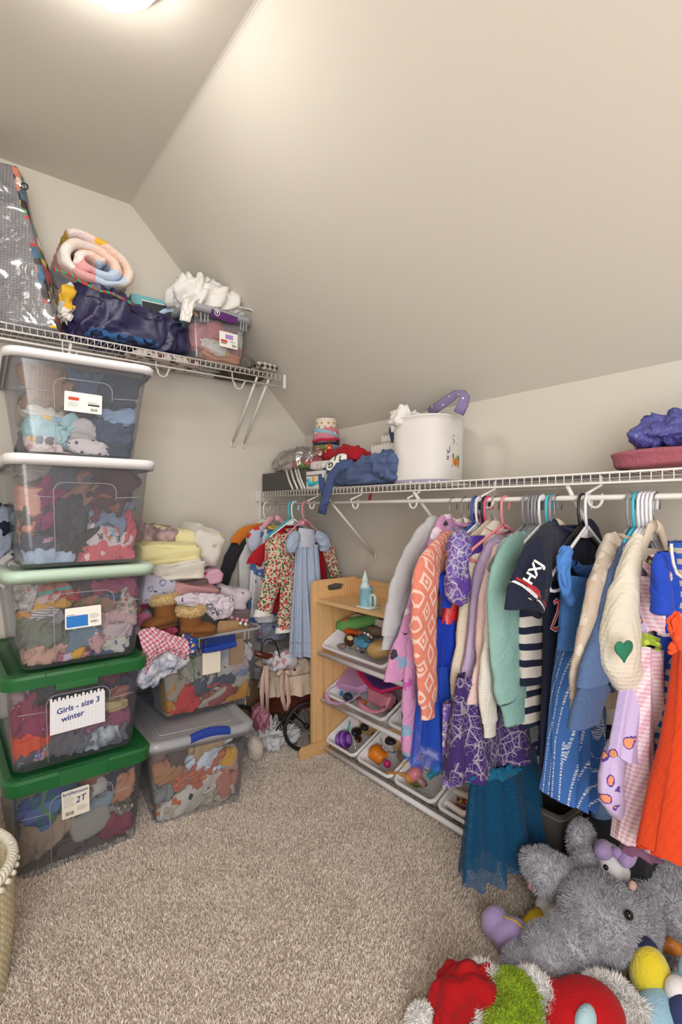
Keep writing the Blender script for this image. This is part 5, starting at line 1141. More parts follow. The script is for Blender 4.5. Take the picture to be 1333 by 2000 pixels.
# toys, top tier
GR = fab('#4f9a52', 'mottle', ('#7fb56a',), 12); 
P_ = [tp(660, 1222, 1, -.004), tp(676, 1221, 1, .0), tp(698, 1217, 1, .006), tp(720, 1212, 1, .008), tp(742, 1206, 1, .01)]
t = thing('plush_dinosaur', 'long green and yellow soft toy creature with orange spots in the top tray', 'soft toy', P_[2])
mk('body', M().tube([tuple(p) for p in P_], [.024, .035, .033, .03, .026], 14), GR, t); mk('yellow_back', M().tube([tuple(p+V((.012, 0, .016))) for p in P_[:4]], [.012, .018, .017, .012], 12), fab('#b5b868'), t)
mk('orange_spot', M().ball(P_[1]+V((-.012, -.012, .026)), (.013, .010, .012), 12, 8), fab('#d9682a'), t); mk('orange_spot', M().ball(P_[0]+V((-.01, .018, .0)), (.010, .010, .012), 12, 8), fab('#d9682a'), t)
mk('blue_eye', M().ball(P_[2]+V((-.006, -.01, .029)), .005, 10, 6), plain('blue_bead', '#5a8ab0', .2), t)
hull(697, 1238, 1, .035, (.035, .085, .024), fab('#d9622a', 'heather', ('#b84a1e',), 40), 'plush_toy', 'bright orange plush lying under the green creature', rot=(.2, .1, .3), disp=.006)
o = hull(688, 1250, 1, .035, (.036, .042, .032), fab('#5a3320', 'heather', ('#43240f',), 50), 'plush_monkey', 'brown round plush with a cream face patch in the top tray', 'soft toy', disp=.006)
mk('face_patch', M().ball(tp(684, 1246, 1, .006), (.012, .022, .012), 12, 8), fab('#e3d59c'), o)
hull(714, 1240, 1, .035, (.038, .05, .03), FILM, 'plastic_pouch', 'crumpled clear plastic pouch in the middle of the top tray', 'plastic bag', disp=.014)
t = thing('doll', 'doll in a shiny blue dress and long blond hair in the top tray', 'doll', tp(725, 1262, 1, .06))
mk('dress', blob(.08, .11, .045, 91, .3, 1, 'crumple', 40, 24).disp(lambda p: p+tp(712, 1256, 1, .03)), fab('#4a9ac0', shine=1), t)
mk('hair', M().tube([tuple(tp(q[0], q[1], 1, q[2])) for q in ((722, 1272, .05), (735, 1270, .03), (750, 1266, .028), (762, 1262, .05))], [.024, .042, .042, .028], 18).disp(lambda p: p+V((0, 0, .0018*math.sin(p.y*900)))), fab('#d9b57a', 'vstripe', ('#b8904f',), 300, rot=(0, 0, 1.57), shine=1), t)
hnd = mk('hand', M().ball(tp(700, 1266, 1, .04), (.008, .010, .006), 10, 6), plain('doll_skin', '#e3b896', .5), t)
for k in range(4): mk('finger', M().tube([tuple(tp(700, 1266, 1, .04)+V((-.002, -.006+.004*k, .003))), tuple(tp(698+2*k, 1258+.7*k, 1, .036))], [.0028, .002], 6), plain('doll_skin', '#e3b896', .5), hnd)
mk('shoe', M().ball(tp(708, 1274, 1, .045), (.010, .014, .006), 10, 6), plain('navy_bead', '#2f3f5a', .4), t)
hull(668, 1262, 1, .06, (.02, .03, .012), fab('#8a7a78', 'patch', ('#b58a8a', '#6a5a58'), 40), 'toy_scrap', 'small brown printed scrap low in the top tray', disp=.005)
# toys, middle tier
LILP = plain('lilac_vinyl', '#c69ac8', .4); PINKV = plain('pink_vinyl', '#d68aa0', .35)
def quadslab(pts, tier, dn, th, mat, name, par=None, rnd=0, **k):
    P = [tp(q[0], q[1], tier, dn+(q[2] if len(q) > 2 else 0)) for q in pts]; n = (P[1]-P[0]).cross(P[2]-P[0]).normalized()
    if n.z < 0: n = -n
    return M().loft([P, [p+n*th for p in P]])
t = thing('lilac_bag', 'lilac flat toy bag with a strap hanging over the front of the middle tray', 'bag', tp(690, 1330, 2, .02))
mk('bag_body', quadslab([(660, 1346), (693, 1300), (733, 1345), (701, 1356)], 2, .03, .035, LILP, ''), LILP, t, smooth=False, bevel=.006)
mk('strap', M().tube([tuple(V(q)) for q in (at(663, 1337, x=1.52), at(645, 1345, x=1.49), at(637, 1358, x=1.472), at(643, 1371, x=1.462), at(662, 1375, x=1.462), at(684, 1370, x=1.47), at(703, 1355, x=1.49))], .011, 8, flat=.16, up=(-.3, .2, 1)), LILP, t)
t = thing('zip_case', 'bright magenta and purple rounded zip case tilted on the pink bag', 'case', tp(745, 1335, 2, .0))
pts = [(697, 1303, 0), (703, 1322, .004), (722, 1346, .004), (745, 1356, .004), (792, 1345, 0), (792, 1330, -.01), (740, 1300, -.01)]
mk('magenta_rim', quadslab(pts, 2, -.004, .020, None, ''), plain('magenta_vinyl', '#d82a68', .4), t, smooth='auto', bevel=.006)
pts2 = [(708, 1306, 0), (713, 1322, 0), (728, 1340, 0), (747, 1348, 0), (790, 1338, 0), (790, 1325, -.01), (742, 1298, -.01)]
mk('purple_panel', quadslab(pts2, 2, -.020, .012, None, ''), fab('#6a3a90', 'mottle', ('#4a2a70', '#8a5ab0'), 30), t, smooth='auto', bevel=.004)
t = thing('pink_bag', 'pink toy bag under the magenta case with its strap over the tray rim', 'bag', tp(745, 1365, 2, .03))
mk('bag_body', blob(.06, .17, .07, 93, .16, .8, 'crumple', 50, 30, e=.5).disp(lambda p: p+tp(745, 1362, 2, .035)), PINKV, t)
mk('strap', M().tube([tuple(q) for q in (at(700, 1362, x=1.50), at(706, 1378, x=1.475), at(722, 1388, x=1.465), at(738, 1390, x=1.465), at(750, 1386, x=1.47), at(748, 1380, x=1.49))], .012, 8, flat=.16, up=(-.4, .1, 1)), PINKV, t)
hull(662, 1352, 2, .06, (.02, .03, .02), plain('blue_toy', '#4f93c4', .4), 'toy_block', 'small light blue toy under the lilac bag', disp=.005)
hull(680, 1362, 2, .07, (.02, .03, .02), plain('navy_toy', '#33405a', .4), 'toy_block', 'small dark blue toy beside the light blue one in the middle tray', disp=.005)
hull(712, 1372, 2, .06, (.014, .014, .012), plain('orange_toy', '#c9782a', .4), 'toy_block', 'small orange toy glimpsed under the pink bag', disp=.003)
m = M(); r_ = random.Random(3); c = tp(793, 1402, 2, .05)
for i in range(80):
    a, b_ = r_.uniform(-.3, .5), r_.uniform(-.9, .9); q = c+V((r_.uniform(-.012, .012), r_.uniform(-.025, .025), .02)); m.tube([tuple(q), tuple(q+V((-.02*a, .02*b_, -.02))), tuple(q+V((-.035*a, .035*b_, -.055)))], .0016, 4)
single('tassel', m, plain('purple_yarn', '#7a3a9c', .7), 'purple yarn tassel in the narrow tray of the middle tier', 'tassel')
# toys, bottom tier
t = thing('striped_ball', 'purple striped toy ball at the front of the leftmost bottom tray', 'ball', tp(672, 1444, 3, .05)); c = tp(672, 1445, 3, .045)
for k in range(7):
    u = (k-3)/3.5; r = .044*math.sqrt(max(.05, 1-u*u)); mk('stripe', M().lathe([(r*.8, -.0062), (r, -.0025), (r, .0025), (r*.8, .0062)], (0, 0, u*.040), 20, cap0=True, cap1=True).xf(Matrix.Translation(c)@Matrix.Rotation(1.2, 4, 'X')@Matrix.Rotation(.3, 4, 'Y')), plain('violet_toy' if k % 2 else 'lilac_toy', '#5a2a8a' if k % 2 else '#9a62c4', .4), t)
single('teal_scoop', M().tube([tuple(tp(678, 1432, 3, .05)), tuple(tp(682, 1420, 3, .03)), tuple(tp(684, 1408, 3, .01))], [.010, .008, .004], 8, flat=.4), plain('teal_toy', '#4ab5a8', .4), 'small teal plastic scoop behind the purple ball', 'toy')
hull(696, 1430, 3, .055, (.028, .022, .016), plain('black_toy', '#1f1c1e', .4), 'toy_spider', 'black toy lump behind the purple ball', disp=.01); hull(700, 1443, 3, .055, (.016, .02, .014), fab('#8a4a22', 'patch', ('#1f1a18', '#c26a2a'), 60), 'toy_scrap', 'black and orange patterned scrap beside the purple ball', disp=.006)
hull(712, 1420, 3, .05, (.02, .024, .016), plain('black_toy', '#1f1c1e', .4), 'toy_cup', 'black cup shaped toy at the back of the leftmost bottom tray', disp=.004)
SIL = plain('silver_metal', '#c9c4c0', .22, .9); 
def tiara(c, rad, hh, ax, label, gem=None, sc=1):
    t = thing('tiara', label, 'tiara', c); rm = Matrix.Translation(c)@V(ax).to_track_quat('Z', 'Y').to_matrix().to_4x4(); m = M()
    m.tube([tuple(rm@V((rad*math.cos(a), rad*math.sin(a), 0))) for a in [R(-200+i*11) for i in range(21)]], .0022, 6); mk('hoop', m, SIL, t); m = M()
    for i in range(9):
        a = R(-175+i*21.5); h_ = hh*(1-.7*abs(i-4)/4); p = lambda da, z: tuple(rm@V((rad*math.cos(a+da), rad*math.sin(a+da), z)))
        m.tube([p(-.16, 0), p(-.12, h_*.5), p(0, h_), p(.12, h_*.5), p(.16, 0)], .0012, 5); m.tube([p(0, h_*.25), p(-.06, h_*.5), p(0, h_*.75), p(.06, h_*.5)], .0010, 5, True)
    mk('filigree', m, SIL, t)
    if gem: mk('gem', M().ball(rm@V((0, -rad, hh*.5)), (.006, .006, .007), 10, 6), plain('gem_'+gem, gem, .1), t)
tiara(tp(712, 1455, 3, .03), .048, .035, (-.75, -.45, .25), 'silver tiara with a red gem at the left of the tiara tray', '#b0202c')
tiara(tp(765, 1447, 3, .02), .050, .034, (-.35, -.75, .55), 'silver tiara with a blue gem at the right of the tiara tray', '#1f7a9a')
hull(762, 1446, 3, .055, (.03, .036, .018), plain('black_toy', '#1f1c1e', .4), 'toy_lump', 'black toy under the blue-gemmed tiara', disp=.004)
t = thing('orange_toy', 'orange ridged toy cup in the tiara tray', 'toy', tp(733, 1478, 3, .05)); c = tp(736, 1472, 3, .03); OR = plain('orange_plastic', '#dc7f1e', .35)
mk('cup', M().lathe([(0, -.04), (.030, -.04), (.034, -.02), (.032, -.016), (.037, 0), (.036, .005), (.038, .02), (.016, .036), (0, .036)], (0, 0, 0), 24).xf(Matrix.Translation(c)@Matrix.Rotation(-1.0, 4, 'X')@Matrix.Rotation(-.35, 4, 'Y')), OR, t); mk('spout', M().tube([tuple(c+V((0, -.01, .0))), tuple(tp(752, 1478, 3, .04)), tuple(tp(758, 1470, 3, .03))], [.012, .010, .007], 10), OR, t); mk('collar', M().ball(tp(738, 1458, 3, .04), (.022, .02, .012), 14, 8), plain('red_orange_plastic', '#d9542a', .35), t)
hull(757, 1492, 3, .045, .017, plain('magenta_toy', '#c92a72', .4), 'toy_ball', 'small magenta ball at the front of the tiara tray', 'ball')
t = thing('hair_brush', 'yellow ridged toy brush lying across the third bottom tray', 'brush', tp(810, 1485, 3, .02)); YEL = plain('yellow_plastic', '#e0b046', .4)
mk('head', M().tube([tuple(tp(783, 1505, 3, .03)), tuple(tp(792, 1497, 3, .018)), tuple(tp(800, 1490, 3, .02))], [.013, .022, .012], 12), YEL, t); mk('handle', M().tube([tuple(tp(800+i*5, 1490-i*2.6, 3, .02-.001*i)) for i in range(9)], [.008+.0012*(i % 2) for i in range(9)], 10), YEL, t)
single('wooden_brush_handle', M().tube([tuple(tp(755, 1508, 3, -.004)), tuple(tp(775, 1511, 3, .0)), tuple(tp(795, 1514, 3, .012))], [.006, .0075, .009], 10), plain('tan_wood', '#b8814a', .5), 'tan wooden stick resting over the rim between the tiara tray and its neighbour', 'stick')
t = thing('toy_hairdryer', 'pink toy hairdryer with an orange round nozzle in the third bottom tray', 'toy', tp(808, 1515, 3, .03)); PK = plain('pink_plastic', '#e08a94', .35)
mk('barrel', M().tube([tuple(tp(800, 1520, 3, .03)), tuple(tp(815, 1508, 3, .02)), tuple(tp(822, 1500, 3, .02))], [.026, .026, .016], 16), PK, t); mk('nozzle', M().tube([tuple(tp(796, 1523, 3, .03)), tuple(tp(804, 1516, 3, .022))], [.024, .022], 16), plain('amber_plastic', '#c98a4a', .3), t); mk('handle', M().tube([tuple(tp(815, 1518, 3, .03)), tuple(tp(830, 1535, 3, .06))], [.013, .014], 10), plain('mauve_plastic', '#b58f8c', .4), t)
m = M().tube([tuple(tp(834, 1502, 3, .02)), tuple(tp(838, 1485, 3, .015)), tuple(tp(850, 1474, 3, .02)), tuple(tp(866, 1472, 3, .03))], [.013, .015, .015, .013], 12).disp(lambda p: p+V((0, 0, .0012*math.sin(p.y*700)))); single('white_cuff', m, plain('white_toy', '#dad4cc', .5), 'white curved ribbed toy beside the turquoise bottle', 'toy')
t = thing('toy_bottle', 'turquoise toy bottle leaning in the third bottom tray', 'bottle', tp(852, 1500, 3, .03)); TQ = plain('turquoise_bottle', '#3a9cc0', .3); a_, b_ = tp(838, 1518, 3, .03), tp(870, 1487, 3, .0)
mk('bottle_body', M().tube([tuple(a_.lerp(b_, .25)), tuple(a_.lerp(b_, .3)), tuple(a_.lerp(b_, 1))], [.014, .019, .019], 16), TQ, t); mk('cap', M().tube([tuple(a_), tuple(a_.lerp(b_, .26))], .013, 14), TQ, t)
hull(826, 1530, 3, .075, (.016, .024, .010), fab('#6a7a3a', 'heather', ('#4a5a2a',), 50), 'toy_scrap', 'olive green scrap at the front of the third bottom tray', disp=.004)
t = thing('picture_toy', 'white rounded toy frame in the right end bottom tray', 'frame', tp(890, 1565, 3, .02)); TF = plain('cream_toy', '#e3ddd4', .35)
P_ = [tp(*q, 3, .025) for q in ((869, 1566), (872, 1552), (884, 1543), (915, 1555), (935, 1572), (932, 1590), (905, 1590))]; mk('frame_ring', M().tube([tuple(p) for p in P_], .013, 10, True), TF, t)
r_ = random.Random(9)
for i in range(16):
    c = tp(r_.uniform(888, 915), r_.uniform(1558, 1580) if i < 9 else r_.uniform(1580, 1590), 3, .05); hexc = r_.choice(('#a81f4a', '#c9b02a', '#c2304a', '#7a1f5a')); single('bead', M().ball(c, .008, 8, 6), plain('bead_'+hexc, hexc, .3), 'bright coloured bead behind the white toy frame', 'bead', 'beads in the right end bottom tray')
# pale blue toy tower on the organiser's top
t = thing('toy_tower', 'small pale blue toy ice tower with an arch on top of the wooden organiser', 'toy', (1.60, 1.80, .766)); ICE = plain('ice_blue_plastic', '#8fc4d6', .2); ICEL = plain('ice_white_plastic', '#cfe3e6', .25); c0 = at(716, 1186, z=.767); c0 = V((c0.x, c0.y, 0))
C3 = lambda m: m.xf(Matrix.Translation(c0))
mk('base_plate', C3(M().loft([[(x, y, .767+z) for x, y, _ in rrect(.075, .10, .02, 0, (0, -.01))] for z in (0, .008)])), ICEL, t)
mk('drum', C3(M().lathe([(.030, .775), (.031, .80), (.029, .845), (.033, .85), (.033, .855), (0, .857)], (0, 0, 0), 20)), ICE, t)
mk('spire', C3(M().lathe([(.024, .856), (.020, .868), (.015, .882), (.018, .886), (.009, .908), (.002, .930), (0, .930)], (.0, .008, 0), 10)), ICEL, t)
mk('spire_wing', C3(M().add([(0, .04, .86), (0, .008, .86), (0, .008, .90), (0, .03, .88), (.006, .04, .86), (.006, .008, .86), (.006, .008, .90), (.006, .03, .88)], [(0, 1, 2, 3), (4, 7, 6, 5), (0, 3, 7, 4), (2, 6, 7, 3), (0, 4, 5, 1), (1, 5, 6, 2)])), ICEL, t, smooth=False)
mk('arch', C3(M().tube([(0, -.028, .775), (0, -.028, .81)]+[(0, -.044+.016*math.cos(a), .812+.016*math.sin(a)) for a in [i*math.pi/8 for i in range(9)]]+[(0, -.060, .775)], .0065, 8)), ICEL, t)
for k in range(4): mk('stud', C3(M().ball((-.026, -.02+.008*k-.02, .79+.012*k), .004, 8, 6)), ICE, t)

for px_, py_, tr_, dn_, r_, mt_, lb_ in (
    (735, 1232, 1, .05, (.045, .06, .03), fab('#5a4a40', 'mottle', ('#8a7a6a', '#3a2e28'), 30), 'dark brown soft toy at the back of the top tray'),
    (700, 1262, 1, .06, (.03, .07, .02), fab('#9a8a88', 'mottle', ('#b5a8a4',), 30), 'grey pink cloth along the front of the top tray'),
    (700, 1320, 2, .07, (.05, .09, .03), fab('#3a3440', 'mottle', ('#5a4a50',), 20), 'dark cloth beneath the lilac bag'),
    (765, 1378, 2, .07, (.035, .06, .025), fab('#2e2824', 'mottle', ('#54423a',), 30), 'black and brown cloth at the front right of the middle tray'),
    (666, 1415, 3, .06, (.05, .03, .012), clear('blue_tint_film', .35, '#9ab8d8'), 'pale blue see-through scrap at the back of the leftmost bottom tray'),
    (745, 1440, 3, .07, (.05, .05, .02), fab('#2a2624', 'mottle', ('#4a3a2e',), 30), 'dark cloth at the bottom of the tiara tray'),
    (715, 1480, 3, .07, (.03, .03, .02), fab('#a8a4a0', 'mottle', ('#8a8480',), 30), 'grey lacy scrap at the left of the tiara tray'),
    (800, 1480, 3, .075, (.05, .06, .02), fab('#8a7e74', 'mottle', ('#b5aaa0',), 30), 'taupe cloth at the bottom of the third bottom tray'),
    (812, 1528, 3, .07, (.02, .03, .018), fab('#5f6f2c', 'mottle', ('#94a04a',), 30), 'small green cloth ball below the pink hairdryer'),
    (855, 1480, 3, .06, (.04, .04, .03), fab('#d0cac2', 'mottle', ('#b0a89e',), 30), 'white cloth bundle behind the turquoise bottle')):
    hull(px_, py_, tr_, dn_, r_, mt_, 'toy_scrap', lb_, disp=.010)
# ------------------------------------------------------------------ hangers
def hy(px):
    """where along the rod a hook seen at the pixel hangs"""
    u = (px-666.5)/1000; d = RODX/(FS+u*FC); return d*(FC-u*FS)
HC = {}
def hanger(px, col, label, hw=.18, kind='tube', drop=.105, dx=0, rz=0, low=0):
    y = hy(px); r = .0042 if kind == 'tube' else .0016; t = thing('clothes_hanger', label, 'hanger', (RODX-.012, y, 1.15), rz, 'hangers along the closet rod')
    hk = plain('hanger_'+col, col, .3) if kind == 'tube' else plain('hook_steel', '#8d8782', .25, .9)
    z0 = 1.135-low; q = [(.030, .068), (.034, .090), (.026, .106), (.012, .112), (-.002, .106), (-.010, .090), (-.010, .055), (-.004, .030), (0, .018)]
    mk('hook', M().tube([(a, 0, b-.015-low*(b < .05)) for a, b in q], r, 8), hk, t, world=False)
    bm_ = plain('hanger_'+col, col, .32)
    if kind in ('tube',):
        pts = [(0, 0, .004)]; m = M()
        for sx in (-1, 1):
            m.tube([(0, 0, .006-low), (sx*.02, 0, -.004-low), (sx*hw*.9, 0, -drop*.86-low), (sx*hw, 0, -drop-low), (sx*(hw+.004), 0, -drop-.014-low), (sx*(hw-.006), 0, -drop-.026-low), (sx*(hw-.03), 0, -drop-.030-low), (0, 0, -drop-.030-low)], .0047, 8)
            m.add([(0, -.002, .010-low), (sx*.045, -.002, -.024-low), (0, -.002, -.028-low), (0, .002, .010-low), (sx*.045, .002, -.024-low), (0, .002, -.028-low)], [(0, 1, 2), (3, 5, 4), (0, 3, 4, 1), (1, 4, 5, 2)])
        mk('arms', m, bm_, t, world=False)
    else:
        m = M()
        for sx in (-1, 1): m.tube([(0, 0, .012), (sx*.03, 0, .004), (sx*hw*.6, 0, -drop*.45), (sx*hw, 0, -drop*.9)], [.016, .016, .014, .009], 10, flat=.45, up=(0, 1, 0))
        mk('wooden_arms', m, bm_, t, world=False)
    return y
GX = RODX-.012
def tubeloft(path, ra, rb, seed, amp=.006, n=34, seg=28, cuff=None, capend=False, yoff=0, wrin=26, e=1.0):
    """cloth tube in the x-z plane: ra half width in that plane, rb half thickness across it"""
    P = [V(p) for p in path]; rings = []; o = V((seed*3.7, seed*1.3, seed*.7)); k = len(P)-1
    def cat(i, f):
        p0, p1, p2, p3 = P[max(i-1, 0)], P[i], P[i+1], P[min(i+2, k)]
        return .5*((2*p1)+(p2-p0)*f+(2*p0-5*p1+4*p2-p3)*f*f+(3*p1-p0-3*p2+p3)*f**3)
    def lerp(L, u):
        f = u*(len(L)-1); i = min(int(f), len(L)-2); f -= i; return L[i]*(1-f)+L[i+1]*f
    for j in range(n+1):
        u = j/n; f = u*k; i = min(int(f), k-1); p = cat(i, f-i); q = cat(min(int(min(f+.05, k-1e-6)), k-1), min(f+.05, k-1e-6)-min(int(min(f+.05, k-1e-6)), k-1))
        t = q-p; t = t.normalized() if t.length > 1e-6 else V((0, 0, -1)); n1 = V((t.z, 0, -t.x)); n1 = n1.normalized() if n1.length > 1e-5 else V((1, 0, 0))
        A, B_ = lerp(ra, u), lerp(rb, u); ring = []
        for s_ in range(seg):
            a = 2*math.pi*s_/seg; c, s2 = sp(math.cos(a), e), sp(math.sin(a), e); d = n1*c*A+V((0, 1, 0))*s2*B_
            w = p+d; z = V((w.x*wrin*.6, w.y*wrin, w.z*wrin*.35))+o; f_ = (abs(NZ.noise(z+NZ.noise_vector(z*.6)*.7))*2.2-.7)*amp
            f_ += (abs(NZ.noise(V((w.x*14, w.y*20, w.z*60))+o))*2-.6)*amp*.35
            ring.append(w+d.normalized()*f_)
        rings.append(ring)
    return M().loft(rings, cap0=False, cap1=capend)
def rng_(a, b, n): return [a+(b-a)*i/(n-1) for i in range(n)]
def garment(name, label, cat, hpx, S, mat, C=None, hem=1300, hw=None, flare=1.0, sl=.045, cuffm=None, bodym=None, th=.022, collar=None, sleeve='long', mid=None, puff=0, amp=.006, group='clothes along the closet rod', dy=0, cuffl=.05, trim=None, cr=.026, lean=0, yo=0, skirt=None, z0=None, pleat=0, far=True, slr=None):
    """top on a hanger; S = pixel of the near shoulder, C = pixel of the near cuff, hem = pixel row of the body's lower edge"""
    y = hy(hpx)+yo; Sp = at(S[0], S[1], y=y); hs = GX-Sp.x; zs = Sp.z; zn = z0 or max(zs+.045, 1.10); zh = at(S[0]+25, hem, y=y).z; bm_ = bodym or mat
    t = thing(name, label, cat, (GX, y, zn), 0, group)
    bw = (hw or hs*.92); seed = hpx*.13+S[1]*.01
    # body
    rings = []; nr = 44; seg = 56; o = V((seed, seed*2, 0)); Lb = zn-zh
    for j in range(nr+1):
        u = j/nr; z = zn-Lb*u; top = min(1, u*Lb/.05) if u*Lb < .05 else 1
        wv = .045+(hs*.96-.045)*math.sin(top*math.pi/2)**.9 if u*Lb < .05 else (hs*.96+(bw*flare-hs*.96)*((u*Lb-.05)/(Lb-.05))**.8)
        tv = th*(.55+.45*min(1, u*6))*(1+(flare-1)*.5*u)
        ring = []
        for i in range(seg):
            a = 2*math.pi*i/seg; c, s_ = sp(math.cos(a), .8), sp(math.sin(a), .75)
            q = V((c*wv*16, s_*2, z*5))+o; f = (abs(NZ.noise(q+NZ.noise_vector(q*.5)))*2-.6)*amp*(.3+u)
            if pleat: f += math.sin(a*pleat+2*NZ.noise(V((a, z*3, seed))))*.014*u*flare
            ring.append((GX+c*(wv+f*.5)+lean*u, y+s_*(tv+f), z+.006*math.sin(a*2)*u))
        rings.append(ring)
    mk('body', M().loft(rings, cap0=False, cap1=False), bm_, t)
    if collar is not False:
        mk('collar', M().tube([(GX+.052*math.cos(a), y+.020*math.sin(a)-.004, zn+.002-.012*(math.sin(a) < 0)*abs(math.sin(a))) for a in [2*math.pi*k/26 for k in range(26)]], .0065, 8, True), collar or cuffm or mat, t)
    # sleeves
    sh = V((Sp.x+.014, y, zs-.004))
    def sleeve_at(sgn):
        X = lambda p: V((GX-(GX-p.x)*1.0, p.y, p.z)) if sgn < 0 else V((2*GX-p.x, y+(y-p.y)*.0+.004, p.z))
        if sleeve == 'none': return
        if C is None: return
        e_ = at(C[0], C[1], y=y-dy)
        if sgn > 0: e_ = V((Sp.x+.0, y, max(e_.z, zs-.40)))
        md = [at(q[0], q[1], y=y-dy) for q in (mid or [])] if sgn < 0 else []
        if not md:
            md = [sh.lerp(e_, .33)+V((-.022 if e_.x <= sh.x+.04 else -.012, 0, 0)), sh.lerp(e_, .68)+V((-.010, 0, 0))]
        path = [sh+V((.05, 0, .032)), sh+V((.012, 0, .008))]+md+[e_]
        path = [X(p) for p in path]
        if slr: ra = slr
        elif sleeve == 'puff': ra = [sl*.6, sl*.9, sl*1.25, sl*1.45, sl*1.1, sl*.5]
        elif sleeve == 'short': ra = [sl*.8, sl*1.05, sl*1.1, sl*1.15, sl*1.2]
        elif sleeve == 'bell': ra = [sl*.6, sl*.7, sl*.8, sl*1.3, sl*1.5]
        else: ra = [sl*.75, sl*1.12, sl*1.05, sl*.95, sl*.82, sl*.72]
        rb = [r*.46 for r in ra]; rb[0] = .012
        rb = [max(.010, min(r, .026)) for r in rb]
        s_ = mk('sleeve', tubeloft(path, ra, rb, seed+sgn, amp), mat, t)
        if cuffm is not None and sleeve in ('long', 'puff'):
            d = (path[-1]-path[-2]).normalized(); a_ = path[-1]-d*.004
            mk('cuff', tubeloft([a_, a_+d*cuffl*.5, a_+d*cuffl], [ra[-1]*.86, ra[-1]*.72, ra[-1]*.74], [rb[-1]*.8]*3, seed, .0012, 10), cuffm, s_)
        if trim and sgn < 0:
            d = (path[-1]-path[-2]).normalized()
            for k, tm in enumerate(trim): a_ = path[-1]-d*(.012+.010*k); mk('sleeve_stripe', tubeloft([a_, a_-d*.009], [ra[-1]*1.03]*2, [rb[-1]*1.08]*2, seed, amp*.6, 3), tm, s_)
        return s_
    sl_ = sleeve_at(-1)
    if far: sleeve_at(1)
    if skirt:
        # (material, top pixel row, bottom pixel row, top half width, bottom half width, thickness, pleats, name)
        for sm, z_a, z_b, w_a, w_b, tk, pl, nm, sx in skirt: skirt_(t, nm, sm, GX+sx, y, at(S[0]+25, z_a, y=y).z, at(S[0]+25, z_b, y=y).z, w_a, w_b, tk, pl, seed)
    return t
def skirt_(t, nm, sm, x, y, za, zb, wa, wb, tk, pl, seed, n=30, seg=120):
    rings = []
    for j in range(n+1):
        u = j/n; z = za+(zb-za)*u; w = wa+(wb-wa)*u**.8; ring = []
        for i in range(seg):
            a = 2*math.pi*i/seg; f = math.sin(a*pl+3*NZ.noise(V((a*1.5, z*2, seed))))*(.25+.75*u)*tk*.42*(1+.5*NZ.noise(V((a*3, seed, 1))))
            ring.append((x+sp(math.cos(a), .85)*w+f*.3*math.cos(a), y+sp(math.sin(a), .8)*(tk*(.6+.5*u))+f*math.sin(a)*1.1, z+.010*NZ.noise(V((a*2, seed, 5)))*u))
        rings.append(ring)
    return mk(nm, M().loft(rings, cap0=False, cap1=False), sm, t)
# hooks, left to right, and what hangs on them
PL = 'hanger holding the '
hanger(522, '#e6e2de', 'white plastic '+PL+'hooded top in the corner', .13)
hanger(541, '#d9a4ac', 'pale pink hooked '+PL+'white puff-sleeved dress', .13, 'wood')
hanger(571, '#2fb8cc', 'turquoise plastic '+PL+'red flowered romper', .14, drop=.085)
hanger(577, '#e0e2e6', 'white plastic hanger just behind the turquoise one', .14, drop=.085)
hanger(598, '#c98a94', 'rose plastic '+PL+'smocked blue dress', .11, drop=.08)
hanger(886, '#d8cdbf', 'steel hooked wooden '+PL+'grey sweatshirt', .17, 'wood', drop=.06)
hanger(909, '#dcd2c6', 'steel hooked wooden '+PL+'pink fleece robe', .16, 'wood', drop=.05)
hanger(930, '#2450a8', 'royal blue plastic '+PL+'coral fleece top', .17)
hanger(938, '#e6e4e8', 'white plastic hanger directly right of the royal blue one', .215, drop=.12)
hanger(949, '#1f1d20', 'black plastic hanger behind the hot pink one', .17)
hanger(955, '#e0487c', 'hot pink plastic '+PL+'pink knitted jumper', .18)
hanger(968, '#b8a89a', 'steel hooked wooden '+PL+'cream cable cardigan', .15, 'wood', drop=.06)
hanger(988, '#e58a94', 'light pink plastic '+PL+'lavender jumper', .17, drop=.075)
for i, (px_, c_) in enumerate(((1029, '#85868c'), (1040, '#7f8086'), (1047, '#8a8b92'), (1053, '#85868c'))): hanger(px_, c_, 'grey plastic hanger, '+('leftmost', 'second', 'third', 'rightmost')[i]+' of the tight cluster of four', .18)
hanger(1061, '#e2e2ea', 'white plastic hanger between the grey cluster and the turquoise one', .185)
hanger(1075, '#3ab4c9', 'turquoise plastic hanger in the middle of the row of pastel tops', .18)
hanger(1082, '#8a8b91', 'single grey plastic hanger right of the middle turquoise one', .18)
hanger(1091, '#d6c6b4', 'beige wooden hanger with a steel hook left of the navy jersey', .15, 'wood', drop=.07)
hanger(1138, '#262427', 'black plastic '+PL+'navy jersey', .19)
hanger(1151, '#e6e5ec', 'wide white plastic '+PL+'bright blue dress, its left tip sticking out', .235, drop=.125, rz=R(5))
hanger(1233, '#8a8b91', 'grey plastic '+PL+'beige flowered sweatshirt', .17)
hanger(1244, '#3ab4c9', 'turquoise plastic '+PL+'blue grey knitted jumper', .17)
for i, px_ in enumerate((1254, 1262, 1270, 1278)): hanger(px_, '#e4e3ea', 'white plastic hanger, '+('leftmost', 'second', 'third', 'rightmost')[i]+' of the four right of the turquoise one', (.15, .13, .20, .20)[i], drop=(.09, .08, .12, .12)[i])
hanger(1284, '#dfd2be', 'cream wooden hanger with a steel hook right of the four white ones', .12, 'wood', drop=.1)
hanger(1352, '#d9606c', 'coral plastic hanger at the right edge of the frame', .15, low=.04)
hanger(1368, '#ded8d4', 'white plastic hanger beyond the coral one', .12)

